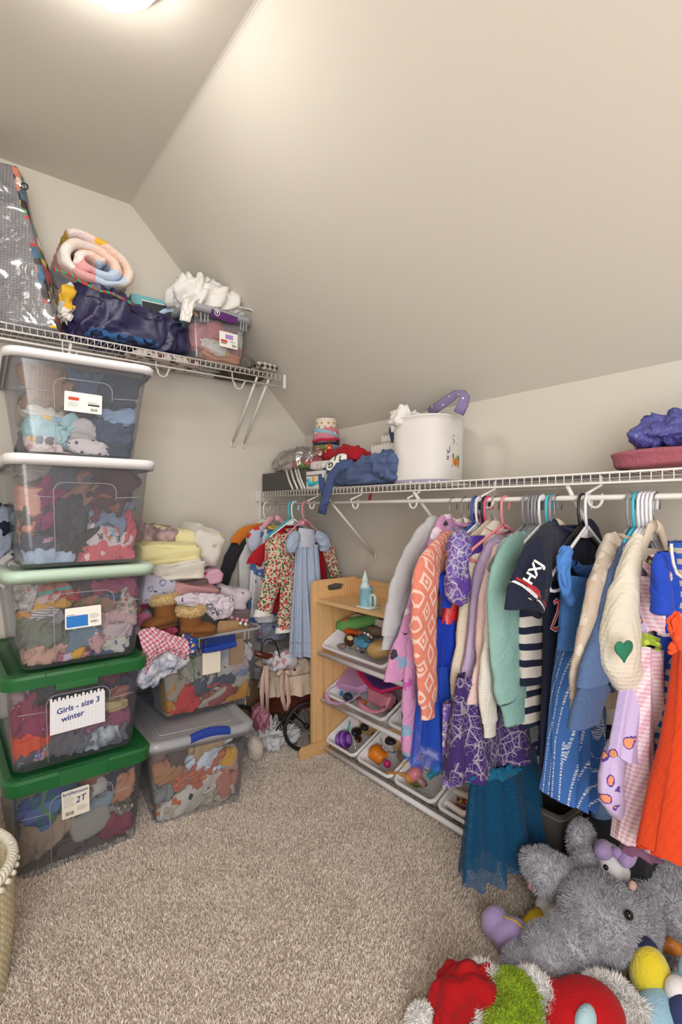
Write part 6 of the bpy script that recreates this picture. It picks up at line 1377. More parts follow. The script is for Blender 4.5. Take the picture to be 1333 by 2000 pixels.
# --- corner group, far left of the rod
HG = fab('#d2d0ce', wr=.6)
t = garment('hooded_top', 'white, orange and charcoal colour-blocked top hanging deepest in the corner', 'top', 522, (463, 1062), fab('#2f2f33'), C=(434, 1160), hem=1180, bodym=HG, sl=.04, yo=-.01, amp=.004, collar=fab('#cf7a2c'), mid=[(452, 1090), (441, 1125)], far=False)
mk('orange_shoulder', tubeloft([(GX-.02, hy(522)-.035, 1.115), (GX-.14, hy(522)-.03, 1.085), (GX-.20, hy(522)-.03, 1.03)], [.02, .03, .03], [.012]*3, 3, .002), fab('#cf7a2c'), t)
garment('puff_dress', 'white toddler dress with blue bodice, red dots and a yellow cuff in the corner group', 'dress', 541, (493, 1048), fab('#b9c0d4', 'spots', ('#c93a34', '#5a7ab0'), 14, thr=.22), C=(518, 1085), hem=1215, bodym=fab('#dcd8dc', 'spots', ('#4f72a8',), 9, thr=.3), sl=.045, sleeve='short', flare=1.25, pleat=9, amp=.004, cuffm=fab('#d9b040'), yo=-.02)
garment('knit_dress', 'red knitted dress with bell sleeves and patterned hem in the corner group', 'dress', 560, (536, 1048), fab('#a81c28', wr=.5, knit=420), C=(497, 1100), hem=1195, sl=.030, sleeve='bell', flare=1.35, pleat=5, amp=.004, yo=-.045, far=False, bodym=fab('#a81c28', wr=.5, knit=420), mid=[(520, 1068), (507, 1084)], lean=-.05)
FLR = fab('#c9c2a8', 'floral', ('#a3202c', '#4f6a48', '#b03a4a', '#31563a', '#c94a5a'), 90, thr=.37, wr=.5)
LACE = fab('#e3dfda', wr=1.0)
ty = hy(577)-.05; rt = thing('floral_romper', 'red and green flowered romper with white lace hems in front of the red dress', 'romper', (1.42, ty, 1.10), 0, 'clothes along the closet rod')
def legs(par, mat, y, pts, seed, lace=None):
    out = []
    for P, ra in pts:
        path = [at(a, b, y=y) for a, b in P]; o = mk('trouser_leg', tubeloft(path, ra, [.022]*len(ra), seed, .006), mat, par); seed += 1.7
        if lace: d = (path[-1]-path[-2]).normalized(); mk('lace_hem', tubeloft([path[-1]-d*.004, path[-1]+d*.016], [ra[-1]*1.05, ra[-1]*1.12], [.026, .028], seed, .004, 5, 60), lace, o)
        out.append(o)
    return out
mk('bodice', tubeloft([at(560, 1044, y=ty), at(556, 1075, y=ty), at(553, 1110, y=ty), at(553, 1135, y=ty)], [.06, .098, .092, .088], [.02, .03, .03, .028], 5, .006), FLR, rt)
mk('frill_collar', tubeloft([at(566, 1052, y=ty-.025), at(562, 1070, y=ty-.032)], [.050, .062], [.010, .014], 6, .005, 6), FLR, rt)
legs(rt, FLR, ty, [([(535, 1105), (530, 1140), (521, 1175), (514, 1196)], [.046, .054, .046, .042]), ([(568, 1110), (566, 1150), (560, 1190), (554, 1228)], [.046, .054, .046, .041])], 8, LACE)
fd = garment('floral_dress', 'red flowered toddler dress with one long sleeve showing right of the blue dress', 'dress', 590, (630, 1060), FLR, C=None, hem=1130, sl=.03, flare=1.1, yo=.05, amp=.004, far=False, sleeve='none')
mk('sleeve', tubeloft([at(622, 1045, y=ty), at(640, 1070, y=ty), at(650, 1100, y=ty), at(657, 1128, y=ty)], [.035, .04, .036, .036], [.02]*4, 4, .005), FLR, fd)
mk('red_lining', tubeloft([at(625, 1075, y=ty-.0), at(630, 1120, y=ty-.0), at(632, 1160, y=ty)], [.02, .03, .03], [.012]*3, 9, .003), fab('#8c1420'), fd)
BLS = fab('#9aa9c4', 'stripe', ('#b3bfd2',), 320, wr=.6); y5 = hy(604)+.025
sd = thing('smocked_dress', 'pale blue smocked dress with puff sleeves and a pink stitched hem', 'dress', (1.43, y5, 1.10), 0, 'clothes along the closet rod')
mk('yoke', tubeloft([at(600, 1033, y=y5), at(598, 1050, y=y5), at(597, 1068, y=y5)], [.045, .052, .056], [.02, .028, .03], 2, .003, 12), fab('#c6c9d6', 'gingham', ('#b3b9cc',), 160, wr=1), sd)
skirt_(sd, 'skirt', BLS, at(600, 1060, y=y5).x, y5, at(600, 1064, y=y5).z, at(600, 1278, y=y5).z, .062, .094, .040, 13, 3.3)
for nm, P in (('puff_sleeve', [(583, 1042), (574, 1052), (570, 1068), (573, 1078)]), ('puff_sleeve', [(615, 1040), (628, 1050), (634, 1064), (632, 1076)])): mk(nm, tubeloft([at(a, b, y=y5-.01) for a, b in P], [.018, .034, .036, .022], [.016, .028, .03, .02], 3, .006, 20, 40, wrin=60), BLS, sd)
for rr_ in (1250, 1270): z_ = at(600, rr_, y=y5).z; skirt_(sd, 'pink_stitching', fab('#c98a9c'), at(600, 1060, y=y5).x, y5, z_+.0015, z_-.0015, .093, .094, .042, 13, 3.3, 2)
single('printed_cloth', blob(.16, .12, .12, 41, .15, .8, 'crumple').disp(lambda p: p+at(527, 1232, y=2.42)), fab('#8f93a4', 'spots', ('#c05a8a', '#4a56a0'), 22, thr=.2), 'grey blue cloth with small prints low in the corner behind the romper', 'clothing')

# --- main row
garment('sweatshirt', 'light grey heather sweatshirt, leftmost of the main row', 'sweatshirt', 886, (836, 1046), fab('#b9b8ba', 'heather', ('#a3a3a8',), 90, wr=.6), C=(765, 1238), hem=1215, cuffm=fab('#aeadb2', wr=.6, knit=-900), sl=.056, amp=.006, mid=[(808, 1095), (780, 1165)], yo=.0)
MIN = fab('#c08ab2', 'spots', ('#3a3440', '#d9c9d6', '#7f9cb8', '#b054a0'), 17, thr=.26, wr=1.2)
rb_ = garment('fleece_robe', 'orchid pink fleece robe with dark and white blobs, hanging long beside the grey sweatshirt', 'robe', 909, (862, 1048), MIN, C=(788, 1322), hem=1470, sl=.062, amp=.008, mid=[(843, 1120), (815, 1220)], flare=.95, slr=[.05, .07, .064, .070, .085], hw=.13)
mk('front_edge', tubeloft([at(822, 1180, y=hy(909)-.03), at(806, 1300, y=hy(909)-.03), at(800, 1400, y=hy(909)-.03), at(806, 1470, y=hy(909)-.03)], [.03, .035, .034, .03], [.02]*4, 4, .007), MIN, rb_)
AZ = fab('#d47f6c', 'diamond', ('#e0c0b4',), 19, wr=.7)
garment('aztec_fleece', 'coral fleece top with white aztec diamonds, its long sleeve in front', 'top', 932, (866, 1072), AZ, C=(836, 1372), hem=1300, sl=.052, cuffm=AZ, amp=.006, mid=[(836, 1120), (830, 1240), (834, 1310)], dy=.06)
# red and blue costume dress
y6 = hy(943); cd = thing('costume_dress', 'costume dress with shiny red bodice, royal blue collar and long blue skirt', 'dress', (GX, y6, 1.1), 0, 'clothes along the closet rod')
REDS = fab('#c41f22', 'glitter', ('#e0473c',), 40, thr=.2, shine=1); RB = fab('#1838a8', wr=.6)
mk('bodice', tubeloft([at(905, 1065, y=y6), at(893, 1090, y=y6), at(888, 1120, y=y6), at(895, 1160, y=y6)], [.05, .075, .065, .05], [.02, .03, .028, .025], 2, .005), fab('#c02420', wr=.9, shine=1), cd)
mk('sequin_waist', tubeloft([at(897, 1150, y=y6-.01), at(892, 1180, y=y6-.01), at(884, 1215, y=y6-.01)], [.05, .05, .045], [.024]*3, 3, .003), REDS, cd)
mk('blue_collar', tubeloft([at(862, 1122, y=y6-.05), at(868, 1140, y=y6-.05), at(876, 1165, y=y6-.05), at(872, 1186, y=y6-.05)], [.024, .028, .026, .020], [.008]*4, 7, .003), RB, cd)
mk('yellow_trim', tubeloft([at(872, 1088, y=y6-.05), at(878, 1082, y=y6-.05)], [.008, .008], [.004]*2, 7, .001), fab('#e0c032'), cd)
skirt_(cd, 'skirt', RB, at(886, 1200, y=y6).x, y6, at(888, 1205, y=y6).z, at(888, 1440, y=y6).z, .06, .115, .05, 9, 4.1)
TUL = fab('#2a52c0', alpha=.55, wr=.2); skirt_(cd, 'tulle_layer', TUL, at(866, 1300, y=y6).x, y6, at(880, 1290, y=y6).z, at(880, 1466, y=y6).z, .08, .13, .06, 13, 5.1)
# purple costume dress with teal tulle
y7 = hy(950)-.03; pd = thing('vine_dress', 'purple costume dress with silver vines, puffed sleeve and long teal tulle', 'dress', (GX, y7, 1.1), 0, 'clothes along the closet rod')
VIN = fab('#5a3a98', 'vines', ('#a9a2b5',), 42, thr=.2, wr=.5, shine=1)
mk('puffed_sleeve', tubeloft([at(906, 1042, y=y7-.04), at(897, 1070, y=y7-.05), at(893, 1115, y=y7-.05), at(897, 1155, y=y7-.05), at(903, 1178, y=y7-.05)], [.02, .038, .046, .046, .022], [.014, .03, .034, .032, .018], 5, .010), VIN, pd)
mk('bodice', tubeloft([at(925, 1045, y=y7), at(925, 1100, y=y7), at(925, 1180, y=y7)], [.05, .07, .065], [.03]*3, 5, .005), fab('#4a2a8c', wr=.5, shine=1), pd)
PSK = fab('#3c2a66', 'vines', ('#968a9c',), 30, thr=.16, wr=.7); xs_ = at(965, 1400, y=.98).x
def sk(t, nm, mat, px0, px1, py0, py1, y, tk, pl, seed, wa=None, **k):
    a, b = at(px0, py1, y=y), at(px1, py1, y=y); w = (b.x-a.x)/2; skirt_(t, nm, mat, (a.x+b.x)/2, y, at(px0, py0, y=y).z, a.z, wa or w*.8, w, tk, pl, seed, **k)
sk(pd, 'skirt', PSK, 874, 1052, 1330, 1530, .93, .05, 8, 6.2)
mk('lavender_inside', tubeloft([at(880, 1370, y=.985), at(882, 1450, y=.985), at(886, 1530, y=.985)], [.03, .04, .045], [.012]*3, 5, .004), fab('#6a4fa8', 'vines', ('#b5a9a4',), 40, thr=.2), pd)
TEAL = fab('#0a4a70', 'glitter', ('#9ab8c8',), 60, thr=.10, alpha=.68, wr=.2); TEALB = fab('#0f6288', wr=.6)
sk(pd, 'teal_tulle', TEAL, 912, 1052, 1515, 1732, .92, .055, 11, 7.3); sk(pd, 'teal_tulle_inner', TEAL, 925, 1020, 1510, 1700, .93, .035, 8, 8.3)
mk('teal_ruffle', tubeloft([at(915, 1522, y=.90), at(950, 1512, y=.89), at(985, 1510, y=.88), at(1012, 1500, y=.88)], [.014, .018, .018, .012], [.014]*4, 7, .010, 40, 20, wrin=90), TEALB, pd)
# knits and pastels
garment('knitted_jumper', 'pink knitted jumper with a mustard yoke band, behind the purple dress', 'jumper', 958, (926, 1075), fab('#cf6f7c', 'stripe', ('#dcc0b4',), 60, wr=.8, knit=500), C=(925, 1290), hem=1290, sl=.04, amp=.005, bodym=fab('#c98a86', 'stripe', ('#d6b04a', '#d6b04a'), 9, wr=.8, knit=500))
CRM = fab('#d3c7b4', wr=.7, knit=520)
garment('cable_cardigan', 'cream chunky knitted cardigan with a long hanging sleeve', 'cardigan', 968, (946, 1062), CRM, C=(896, 1352), hem=1335, sl=.050, cuffm=fab('#cdbfa8', wr=.6, knit=-700), amp=.006, mid=[(930, 1130), (918, 1215), (904, 1290)], dy=.02, cuffl=.06)
garment('ruffled_shirt', 'off-white shirt with an open collar behind the lavender jumper', 'shirt', 975, (957, 1058), fab('#d0c8bf', wr=.8), C=(935, 1380), hem=1330, sl=.045, amp=.006)
garment('lavender_jumper', 'lavender jumper with a long plain sleeve', 'jumper', 988, (958, 1084), fab('#b5a3c2', wr=.6), C=(912, 1352), hem=1330, sl=.050, amp=.006, mid=[(946, 1130), (935, 1220), (922, 1310)], dy=.02)
garment('blush_sweatshirt', 'blush pink sweatshirt with a tiny red motif on the shoulder', 'sweatshirt', 1010, (972, 1100), fab('#d9bfbb', wr=.7), C=(938, 1330), hem=1345, sl=.054, cuffm=fab('#d3b6b3', wr=.6, knit=-900), amp=.006, mid=[(964, 1150), (955, 1240), (950, 1290)], dy=.03, cuffl=.065)
garment('pale_blue_jacket', 'pale grey blue jacket whose pocketed hem hangs below the pastel sleeves', 'jacket', 1022, (980, 1090), fab('#9fb0b9', wr=.5), C=(1000, 1300), hem=1458, sl=.045, amp=.004, hw=.13, flare=.9)
single('dark_zip', M().tube([tuple(at(939, 1417, y=hy(1022)-.035)), tuple(at(964, 1441, y=hy(1022)-.035))], .0022, 6), plain('dark_zip', '#2a3038', .5), 'dark slanting pocket zip on the pale blue jacket', 'zip')
garment('ribbed_cardigan', 'ivory ribbed cardigan with a long narrow sleeve', 'cardigan', 1030, (990, 1082), fab('#d3cfc6', wr=.5, knit=900), C=(957, 1408), hem=1405, sl=.046, cuffm=fab('#d0cbc2', wr=.5, knit=-800), amp=.005, mid=[(976, 1140), (966, 1240), (955, 1330)], dy=.035, cuffl=.045)
garment('mint_sweatshirt', 'mint green sweatshirt with a broad cuffed sleeve in front', 'sweatshirt', 1050, (1008, 1078), fab('#7aa69e', 'heather', ('#98bcb5',), 200, wr=.6), C=(1003, 1362), hem=1400, sl=.062, cuffm=fab('#84aea6', wr=.6), bodym=fab('#cfcac2'), amp=.006, mid=[(990, 1120), (988, 1220), (996, 1310)], dy=.045, cuffl=.075, slr=[.04, .062, .072, .074, .070])
ST = fab('#cdc7bf', 'stripe', ('#1d2238',), 22, thr=.42, wr=.4)
garment('striped_tee', 'cream and navy striped long top under the navy jersey', 'top', 1085, (1040, 1110), ST, C=(1045, 1330), hem=1405, sl=.045, amp=.004, dy=.02, hw=.17, slr=[.04, .05, .055, .06, .065])
NAV = fab('#1f2438', wr=.5)
nj = garment('navy_jersey', 'navy baseball jersey with a white and red striped short sleeve and curved number', 'jersey', 1120, (1070, 1065), NAV, C=(1024, 1184), hem=1480, sl=.066, sleeve='short', trim=[NAV, fab('#e3dede'), fab('#b8303a')], amp=.006, dy=.05, mid=[(1056, 1095), (1040, 1140)], bodym=NAV, hw=.16)
rmj = FRONT(R(-30)); 
text(nj, 'HXJ', .034, at(1043, 1118, y=hy(1120)-.098), fab('#e3dede'), FRONT(R(-36), R(58)), bold=.0010)
cy_ = hy(1120)-.05; num = [(1083, 1178), (1088, 1172), (1093, 1178), (1090, 1196), (1084, 1212), (1078, 1226), (1086, 1230), (1093, 1226)]
mk('number_outline', M().tube([tuple(at(a, b, y=cy_)) for a, b in num], .0065, 8, flat=.3, up=(0, 1, 0)), fab('#e3dede'), nj); mk('number', M().tube([tuple(at(a, b, y=cy_-.003)) for a, b in num], .0042, 8, flat=.3, up=(0, 1, 0)), fab('#b8303a'), nj)
# bright blue dress with sequinned skirt
y8 = hy(1151)-.02; bd = thing('blue_dress', 'bright blue sleeveless dress with a long sequinned tulle skirt', 'dress', (GX, y8, 1.1), 0, 'clothes along the closet rod'); BB = fab('#4f84cc', wr=.8); BBD = fab('#4378bd', wr=.8)
def pxl(pts, y): return [at(a, b, y=y) for a, b in pts]
mk('bodice', tubeloft(pxl([(1136, 1128), (1133, 1165), (1128, 1210), (1124, 1262)], y8), [.098, .088, .078, .072], [.03, .036, .034, .03], 3, .005), BB, bd)
mk('ruffle_strap', tubeloft(pxl([(1110, 1072), (1103, 1090), (1100, 1115), (1107, 1150), (1115, 1180)], y8-.035), [.016, .021, .019, .016, .013], [.014]*5, 4, .006, wrin=60), BB, bd)
mk('ruffle_strap', tubeloft(pxl([(1186, 1068), (1180, 1090), (1168, 1120), (1150, 1140)], y8-.02), [.014, .016, .016, .010], [.012]*4, 4, .004), BB, bd)
mk('neck_back', tubeloft(pxl([(1122, 1100), (1140, 1118), (1165, 1112), (1180, 1080)], y8+.02), [.012, .02, .02, .012], [.010]*4, 4, .002), BBD, bd)
SQ = fab('#3f6cb4', 'sequin', ('#d6dde6',), 60, wr=.5); xk = lambda a, b: at(a, b, y=y8)
def sks(t, nm, mat, L, R_, y, tk, pl, seed, n=36, seg=140):
    """skirt whose left and right outlines are given as pixels"""
    rings = []; Lp = pxl(L, y); Rp = pxl(R_, y); k = len(Lp)-1
    for j in range(n+1):
        u = j/n*k; i = min(int(u), k-1); a, b = Lp[i].lerp(Lp[i+1], u-i), Rp[i].lerp(Rp[i+1], u-i); c = (a+b)/2; w = (b.x-a.x)/2; v = j/n; ring = []
        for q in range(seg):
            th_ = 2*math.pi*q/seg; f = math.sin(th_*pl+3*NZ.noise(V((th_*1.5, v*2, seed))))*(.35+.65*v)*tk*.45
            ring.append((c.x+sp(math.cos(th_), .85)*w, y+sp(math.sin(th_), .8)*tk*(.7+.4*v)+f*math.sin(th_), c.z+.010*NZ.noise(V((th_*2, seed, 5)))*v+(b.z-a.z)/2*math.cos(th_)))
        rings.append(ring)
    return mk(nm, M().loft(rings, cap0=False, cap1=False), mat, t)
sks(bd, 'sequin_skirt', SQ, [(1108, 1250), (1098, 1350), (1092, 1450), (1090, 1562)], [(1148, 1255), (1152, 1350), (1158, 1450), (1125, 1566)], y8, .05, 9, 2.2)
sks(bd, 'sequin_overlay', fab('#3a62a8', 'sequin', ('#d6dde6',), 60, alpha=.8), [(1120, 1400), (1122, 1470), (1124, 1550)], [(1172, 1380), (1158, 1460), (1140, 1552)], y8+.02, .03, 7, 4.2)
garment('beige_sweatshirt', 'beige sweatshirt with pale tonal flowers and ribbed cuff', 'sweatshirt', 1233, (1187, 1085), fab('#bcab9c', 'floral', ('#cfc4b6',), 16, thr=.36, wr=.5), C=(1132, 1360), hem=1375, sl=.050, cuffm=fab('#c0aa94', wr=.5, knit=-900), amp=.006, mid=[(1178, 1140), (1156, 1225), (1138, 1300)], dy=.03, cuffl=.05)
garment('blue_jumper', 'dusty blue knitted jumper with a wide ribbed hem', 'jumper', 1244, (1212, 1095), fab('#4a5f86', 'heather', ('#586e96',), 160, wr=.4, knit=700), C=(1164, 1330), hem=1360, sl=.060, cuffm=fab('#475c82', wr=.4, knit=-750), amp=.005, mid=[(1206, 1150), (1192, 1230), (1176, 1290)], dy=.045, cuffl=.10, slr=[.035, .046, .050, .056, .068, .074])
y9 = hy(1250)-.075; IV = fab('#d9d2c2', wr=.45, knit=600); hs_ = thing('heart_jumper', 'cream jumper with a huge puffed sleeve bearing a green heart', 'jumper', (GX, hy(1250), 1.1), 0, 'clothes along the closet rod')
mk('body', tubeloft(pxl([(1252, 1070), (1250, 1130), (1252, 1220), (1254, 1330)], y9+.05), [.07, .12, .13, .13], [.03]*4, 6, .004), IV, hs_)
s_ = mk('sleeve', tubeloft(pxl([(1247, 1048), (1236, 1080), (1226, 1125), (1218, 1175), (1213, 1235), (1212, 1285), (1228, 1325), (1240, 1345)], y9), [.014, .017, .022, .032, .048, .052, .042, .022], [.014, .02, .026, .034, .04, .04, .034, .018], 6, .004, 44, 40), IV, hs_)
mk('cuff', tubeloft(pxl([(1238, 1340), (1244, 1360), (1250, 1380)], y9), [.020, .019, .020], [.014]*3, 6, .001), fab('#d9d0b8', wr=.4, knit=-900), s_)
hc = at(1218, 1270, y=y9-.043); hp_ = [(16*math.sin(a)**3/17, (13*math.cos(a)-5*math.cos(2*a)-2*math.cos(3*a)-math.cos(4*a))/17) for a in [2*math.pi*i/40 for i in range(40)]]
m = M().loft([[(x*.027*k, y_*.0255*k+.001, z) for x, y_ in hp_] for k, z in ((1, 0), (1, .003), (.9, .005), (.5, .0065))]).xf(Matrix.Translation(hc)@FRONT(R(-14)))
mk('heart_patch', m.disp(lambda p: p+NZ.noise_vector(p*700)*.0006), fab('#2a7a5c', wr=.6, knit=1500), s_)
single('yellow_motif', M().tube([tuple(at(1200, 1170, y=y9+.02)), tuple(at(1196, 1185, y=y9+.02)), tuple(at(1193, 1200, y=y9+.02))], [.004, .007, .005], 8), fab('#e0a82a'), 'small yellow motif glimpsed behind the heart jumper', 'patch')
# lilac flower pyjamas
LF_ = fab('#bfaed6', 'sketch', ('#5a3f8c', '#d9956a', '#cdbfe3', '#d98f6a'), 24, wr=.3)
ya = hy(1262)-.09; pj = thing('flower_pyjamas', 'lilac pyjama top with orange and violet drawn flowers below the heart sleeve', 'pyjamas', (GX, ya, 1.05), 0, 'clothes along the closet rod')
sks(pj, 'top', LF_, [(1240, 1100), (1236, 1200), (1222, 1340), (1198, 1478)], [(1262, 1100), (1254, 1200), (1244, 1340), (1236, 1486)], ya+.02, .018, 3, 3.2)
mk('trouser_leg', tubeloft(pxl([(1208, 1450), (1200, 1500), (1196, 1545), (1212, 1585)], ya+.03), [.028, .032, .034, .024], [.022]*4, 4, .005), LF_, pj)
# gingham dress
GG = fab('#cfa0b4', 'gingham', ('#e3d6dc',), 110, wr=.4); yb_ = hy(1272)-.075; gd = thing('gingham_dress', 'long pink gingham dress with a lime green waistband', 'dress', (GX, yb_, 1.05), 0, 'clothes along the closet rod')
sks(gd, 'bodice', GG, [(1252, 1125), (1255, 1160), (1258, 1215), (1260, 1235)], [(1288, 1120), (1284, 1160), (1280, 1215), (1276, 1240)], yb_, .03, 5, 3.3)
mk('puff_sleeve', tubeloft(pxl([(1270, 1095), (1280, 1110), (1286, 1130), (1280, 1150)], yb_-.02), [.012, .024, .028, .014], [.012, .022, .026, .014], 5, .008, wrin=70), GG, gd)
sks(gd, 'lime_waistband', fab('#93a83a', 'dots', ('#b9c95a',), 60), [(1255, 1236), (1253, 1262)], [(1280, 1246), (1280, 1274)], yb_-.004, .032, 1, 3.3, 6)
sks(gd, 'skirt', GG, [(1250, 1260), (1243, 1380), (1236, 1520), (1226, 1650)], [(1284, 1270), (1286, 1380), (1284, 1520), (1274, 1655)], yb_, .035, 7, 3.3)
sks(gd, 'underskirt', fab('#7c5470'), [(1236, 1640), (1232, 1672)], [(1272, 1640), (1270, 1674)], yb_+.01, .028, 5, 3.3, 8)
single('lime_tag', M().add([at(1268, 1092, y=yb_-.03), at(1283, 1100, y=yb_-.03), at(1268, 1101, y=yb_-.03), at(1268, 1092, y=yb_-.027), at(1283, 1100, y=yb_-.027), at(1268, 1101, y=yb_-.027)], [(0, 1, 2), (3, 5, 4), (0, 3, 4, 1), (1, 4, 5, 2), (2, 5, 3, 0)]), fab('#b5cf4a'), 'small lime green triangular tag at the neck of the gingham dress', 'tag', smooth=False)
# royal blue top and its neighbours
RYB = fab('#2446b4', wr=.7); yr = hy(1288)-.10; rt_ = thing('royal_tee', 'royal blue ribbed short-sleeved top', 'top', (GX, yr, 1.05), 0, 'clothes along the closet rod')
sks(rt_, 'body', RYB, [(1292, 1078), (1294, 1140), (1294, 1230), (1292, 1330)], [(1330, 1075), (1328, 1140), (1326, 1230), (1318, 1330)], yr+.02, .022, 3, 5.2)
mk('sleeve', tubeloft(pxl([(1292, 1082), (1291, 1110), (1293, 1150), (1296, 1196)], yr-.01), [.012, .019, .022, .024], [.012, .018, .02, .02], 5, .005), RYB, rt_)
yc = hy(1330)-.05; sdn = thing('striped_dress', 'blue and oatmeal striped sleeveless dress slanting down at the right', 'dress', (GX, yc, 1.05), 0, 'clothes along the closet rod')
SB = fab('#b5ab9c', 'stripe', ('#2f56a8',), 42, thr=.5, wr=.5); sks(sdn, 'dress_body', SB, [(1320, 1060), (1326, 1140), (1318, 1250), (1304, 1380), (1296, 1490)], [(1352, 1050), (1350, 1140), (1340, 1250), (1322, 1380), (1304, 1490)], yc, .035, 5, 4.4)
mk('white_neck_trim', M().tube([tuple(at(a, b, y=yc-.042)) for a, b in ((1312, 1062), (1313, 1080), (1316, 1100), (1323, 1120), (1333, 1128), (1345, 1128))], .003, 8), LACE, sdn)
yd = hy(1345)-.085; od = thing('orange_dress', 'vivid orange ribbed dress with a ruffled edge at the right edge of the frame', 'dress', (GX, yd, 1.05), 0, 'clothes along the closet rod'); ORG2 = fab('#e0502a', wr=.6)
m_ = fab('#cc431f', 'vstripe', ('#c93e1a',), 90, thr=.3, wr=.4)
sks(od, 'dress_body', m_, [(1344, 1240), (1332, 1350), (1320, 1470), (1306, 1580), (1296, 1676)], [(1390, 1240), (1380, 1350), (1365, 1470), (1342, 1580), (1322, 1690)], yd, .04, 4, 5.5)
mk('ruffle', tubeloft(pxl([(1324, 1195), (1320, 1225), (1318, 1250), (1326, 1272)], yd-.04), [.010, .014, .013, .008], [.010]*4, 7, .012, 40, 24, wrin=80), ORG2, od)
og_ = thing('olive_garment', 'olive garment with a yellow fleck cut off by the right edge of the frame', 'clothing', (GX, yd, .5), 0, 'clothes along the closet rod'); sks(og_, 'garment_body', fab('#6d6a50', 'spots', ('#c9a83a',), 14, thr=.14), [(1330, 1480), (1326, 1560), (1324, 1660)], [(1380, 1480), (1380, 1560), (1380, 1660)], yd+.03, .03, 4, 6.5)
# lower hanging things between
dl = thing('denim_overalls', 'blue denim leg with a turned-up cuff hanging below the dusty blue jumper', 'trousers', (GX, .70, .8), 0, 'clothes along the closet rod')
mk('trouser_leg', tubeloft(pxl([(1172, 1380), (1168, 1440), (1164, 1500), (1162, 1545)], .70), [.022, .024, .024, .022], [.02]*4, 4, .004), fab('#4f6688', 'heather', ('#3f5474',), 80), dl); mk('turned_cuff', tubeloft(pxl([(1160, 1535), (1165, 1562)], .70), [.028, .028], [.024]*2, 4, .002, 6), fab('#4a6184', wr=.5, knit=-900), dl)
cb = thing('chambray_trousers', 'greyish blue flared child trousers hanging lowest between the dresses', 'trousers', (GX, .72, .8), 0, 'clothes along the closet rod')
CH = fab('#5f7a9c', wr=.6); mk('trouser_leg', tubeloft(pxl([(1180, 1540), (1178, 1580), (1174, 1620), (1168, 1665)], .76), [.022, .034, .040, .044], [.03]*4, 4, .005), CH, cb); mk('trouser_leg', tubeloft(pxl([(1215, 1560), (1214, 1610), (1214, 1670)], .76), [.020, .030, .036], [.03]*3, 6, .005), CH, cb)
ov = thing('dark_trousers', 'black garment in shadow between the denim leg and the lilac pyjamas', 'clothing', (GX, .74, .8), 0, 'clothes along the closet rod'); mk('garment_body', tubeloft(pxl([(1190, 1420), (1188, 1480), (1186, 1540)], .76), [.03]*3, [.02]*3, 4, .004), fab('#1f2126'), ov)
nv_ = thing('navy_trousers', 'dark navy garment hanging between the striped top and the blue sequinned skirt', 'clothing', (GX, .84, .8), 0, 'clothes along the closet rod'); mk('garment_body', tubeloft(pxl([(1075, 1200), (1078, 1350), (1070, 1470)], .80), [.04, .045, .04], [.02]*3, 4, .006), fab('#22305c', wr=.6), nv_)
# ------------------------------------------------------------------ corner behind the organiser: doll pram, carton, bags
pr = thing('doll_pram', 'doll pram with spoked black wheels, dark wicker basket and cream frilled cloth in the corner', 'doll pram', (1.44, 2.26, 0)); BLKM = plain('black_pram_metal', '#1c1b1d', .35, .2)
def wheel(c, r, tilt=0):
    rm = Matrix.Translation(V(c))@Matrix.Rotation(tilt, 4, 'Z'); ring = lambda rr, th, nm, mt, par: mk(nm, M().tube([tuple(rm@V((rr*math.cos(a), 0, rr*math.sin(a)))) for a in [2*math.pi*k/40 for k in range(40)]], th, 8, True), mt, par)
    w = ring(r-.008, .009, 'wheel', plain('black_rubber', '#1a1a1b', .6), pr); m = M()
    for k in range(14):
        a = 2*math.pi*k/14; m.tube([tuple(rm@V((.01*math.cos(a), 0, .01*math.sin(a)))), tuple(rm@V(((r-.012)*math.cos(a), 0, (r-.012)*math.sin(a))))], .0013, 5)
    mk('spokes', m, plain('spoke_metal', '#6a6866', .3, .9), w); mk('hub', M().tube([tuple(rm@V((0, -.012, 0))), tuple(rm@V((0, .012, 0)))], .012, 10), BLKM, w)
wheel((1.445, 2.115, .124), .122, R(-12)); wheel((1.50, 2.44, .124), .122, R(-12)); wheel((1.22, 2.40, .10), .095, R(-12))
mk('axle', bar((1.445, 2.115, .124), (1.50, 2.44, .124), .004), BLKM, pr)
for y in (2.17, 2.39): mk('frame_arch', M().tube([(1.30+.30*i/12, y, .12+.10*math.sin(math.pi*i/12)) for i in range(13)], .004, 7), BLKM, pr)
mk('frame_scroll', M().tube([(1.32+.02*math.cos(a)*(1-a/14), 2.15, .14+.02*math.sin(a)*(1-a/14)) for a in [i*.4 for i in range(28)]], .0028, 6), BLKM, pr)
m = M()
for k in range(10):
    z = .205+k*.012; n = 72
    m.tube([(1.46+.15*sp(math.cos(a), .8)+.003*math.cos(a)*math.sin(a*36+k*math.pi), 2.27+.125*sp(math.sin(a), .8)+.003*math.sin(a)*math.sin(a*36+k*math.pi), z) for a in [2*math.pi*i/n for i in range(n)]], .0062, 5, True)
mk('wicker_basket', m, fab('#5a2412', 'heather', ('#3a140a',), 60, rough=.5), pr)
CRS = fab('#cdb9a6', wr=.8, shine=0)
rings = []
for j in range(10):
    u = j/9; rings.append([(1.46+(.158+.012*u)*sp(math.cos(a), .8)+.010*u*math.sin(a*17+NZ.noise(V((a*2, u, 0)))*2)*math.cos(a), 2.27+(.133+.012*u)*sp(math.sin(a), .8)+.010*u*math.sin(a*17)*math.sin(a), .375-.095*u+.008*math.sin(a*5)*u) for a in [2*math.pi*i/120 for i in range(120)]])
mk('frill', M().loft(rings, cap0=False, cap1=False), CRS, pr)
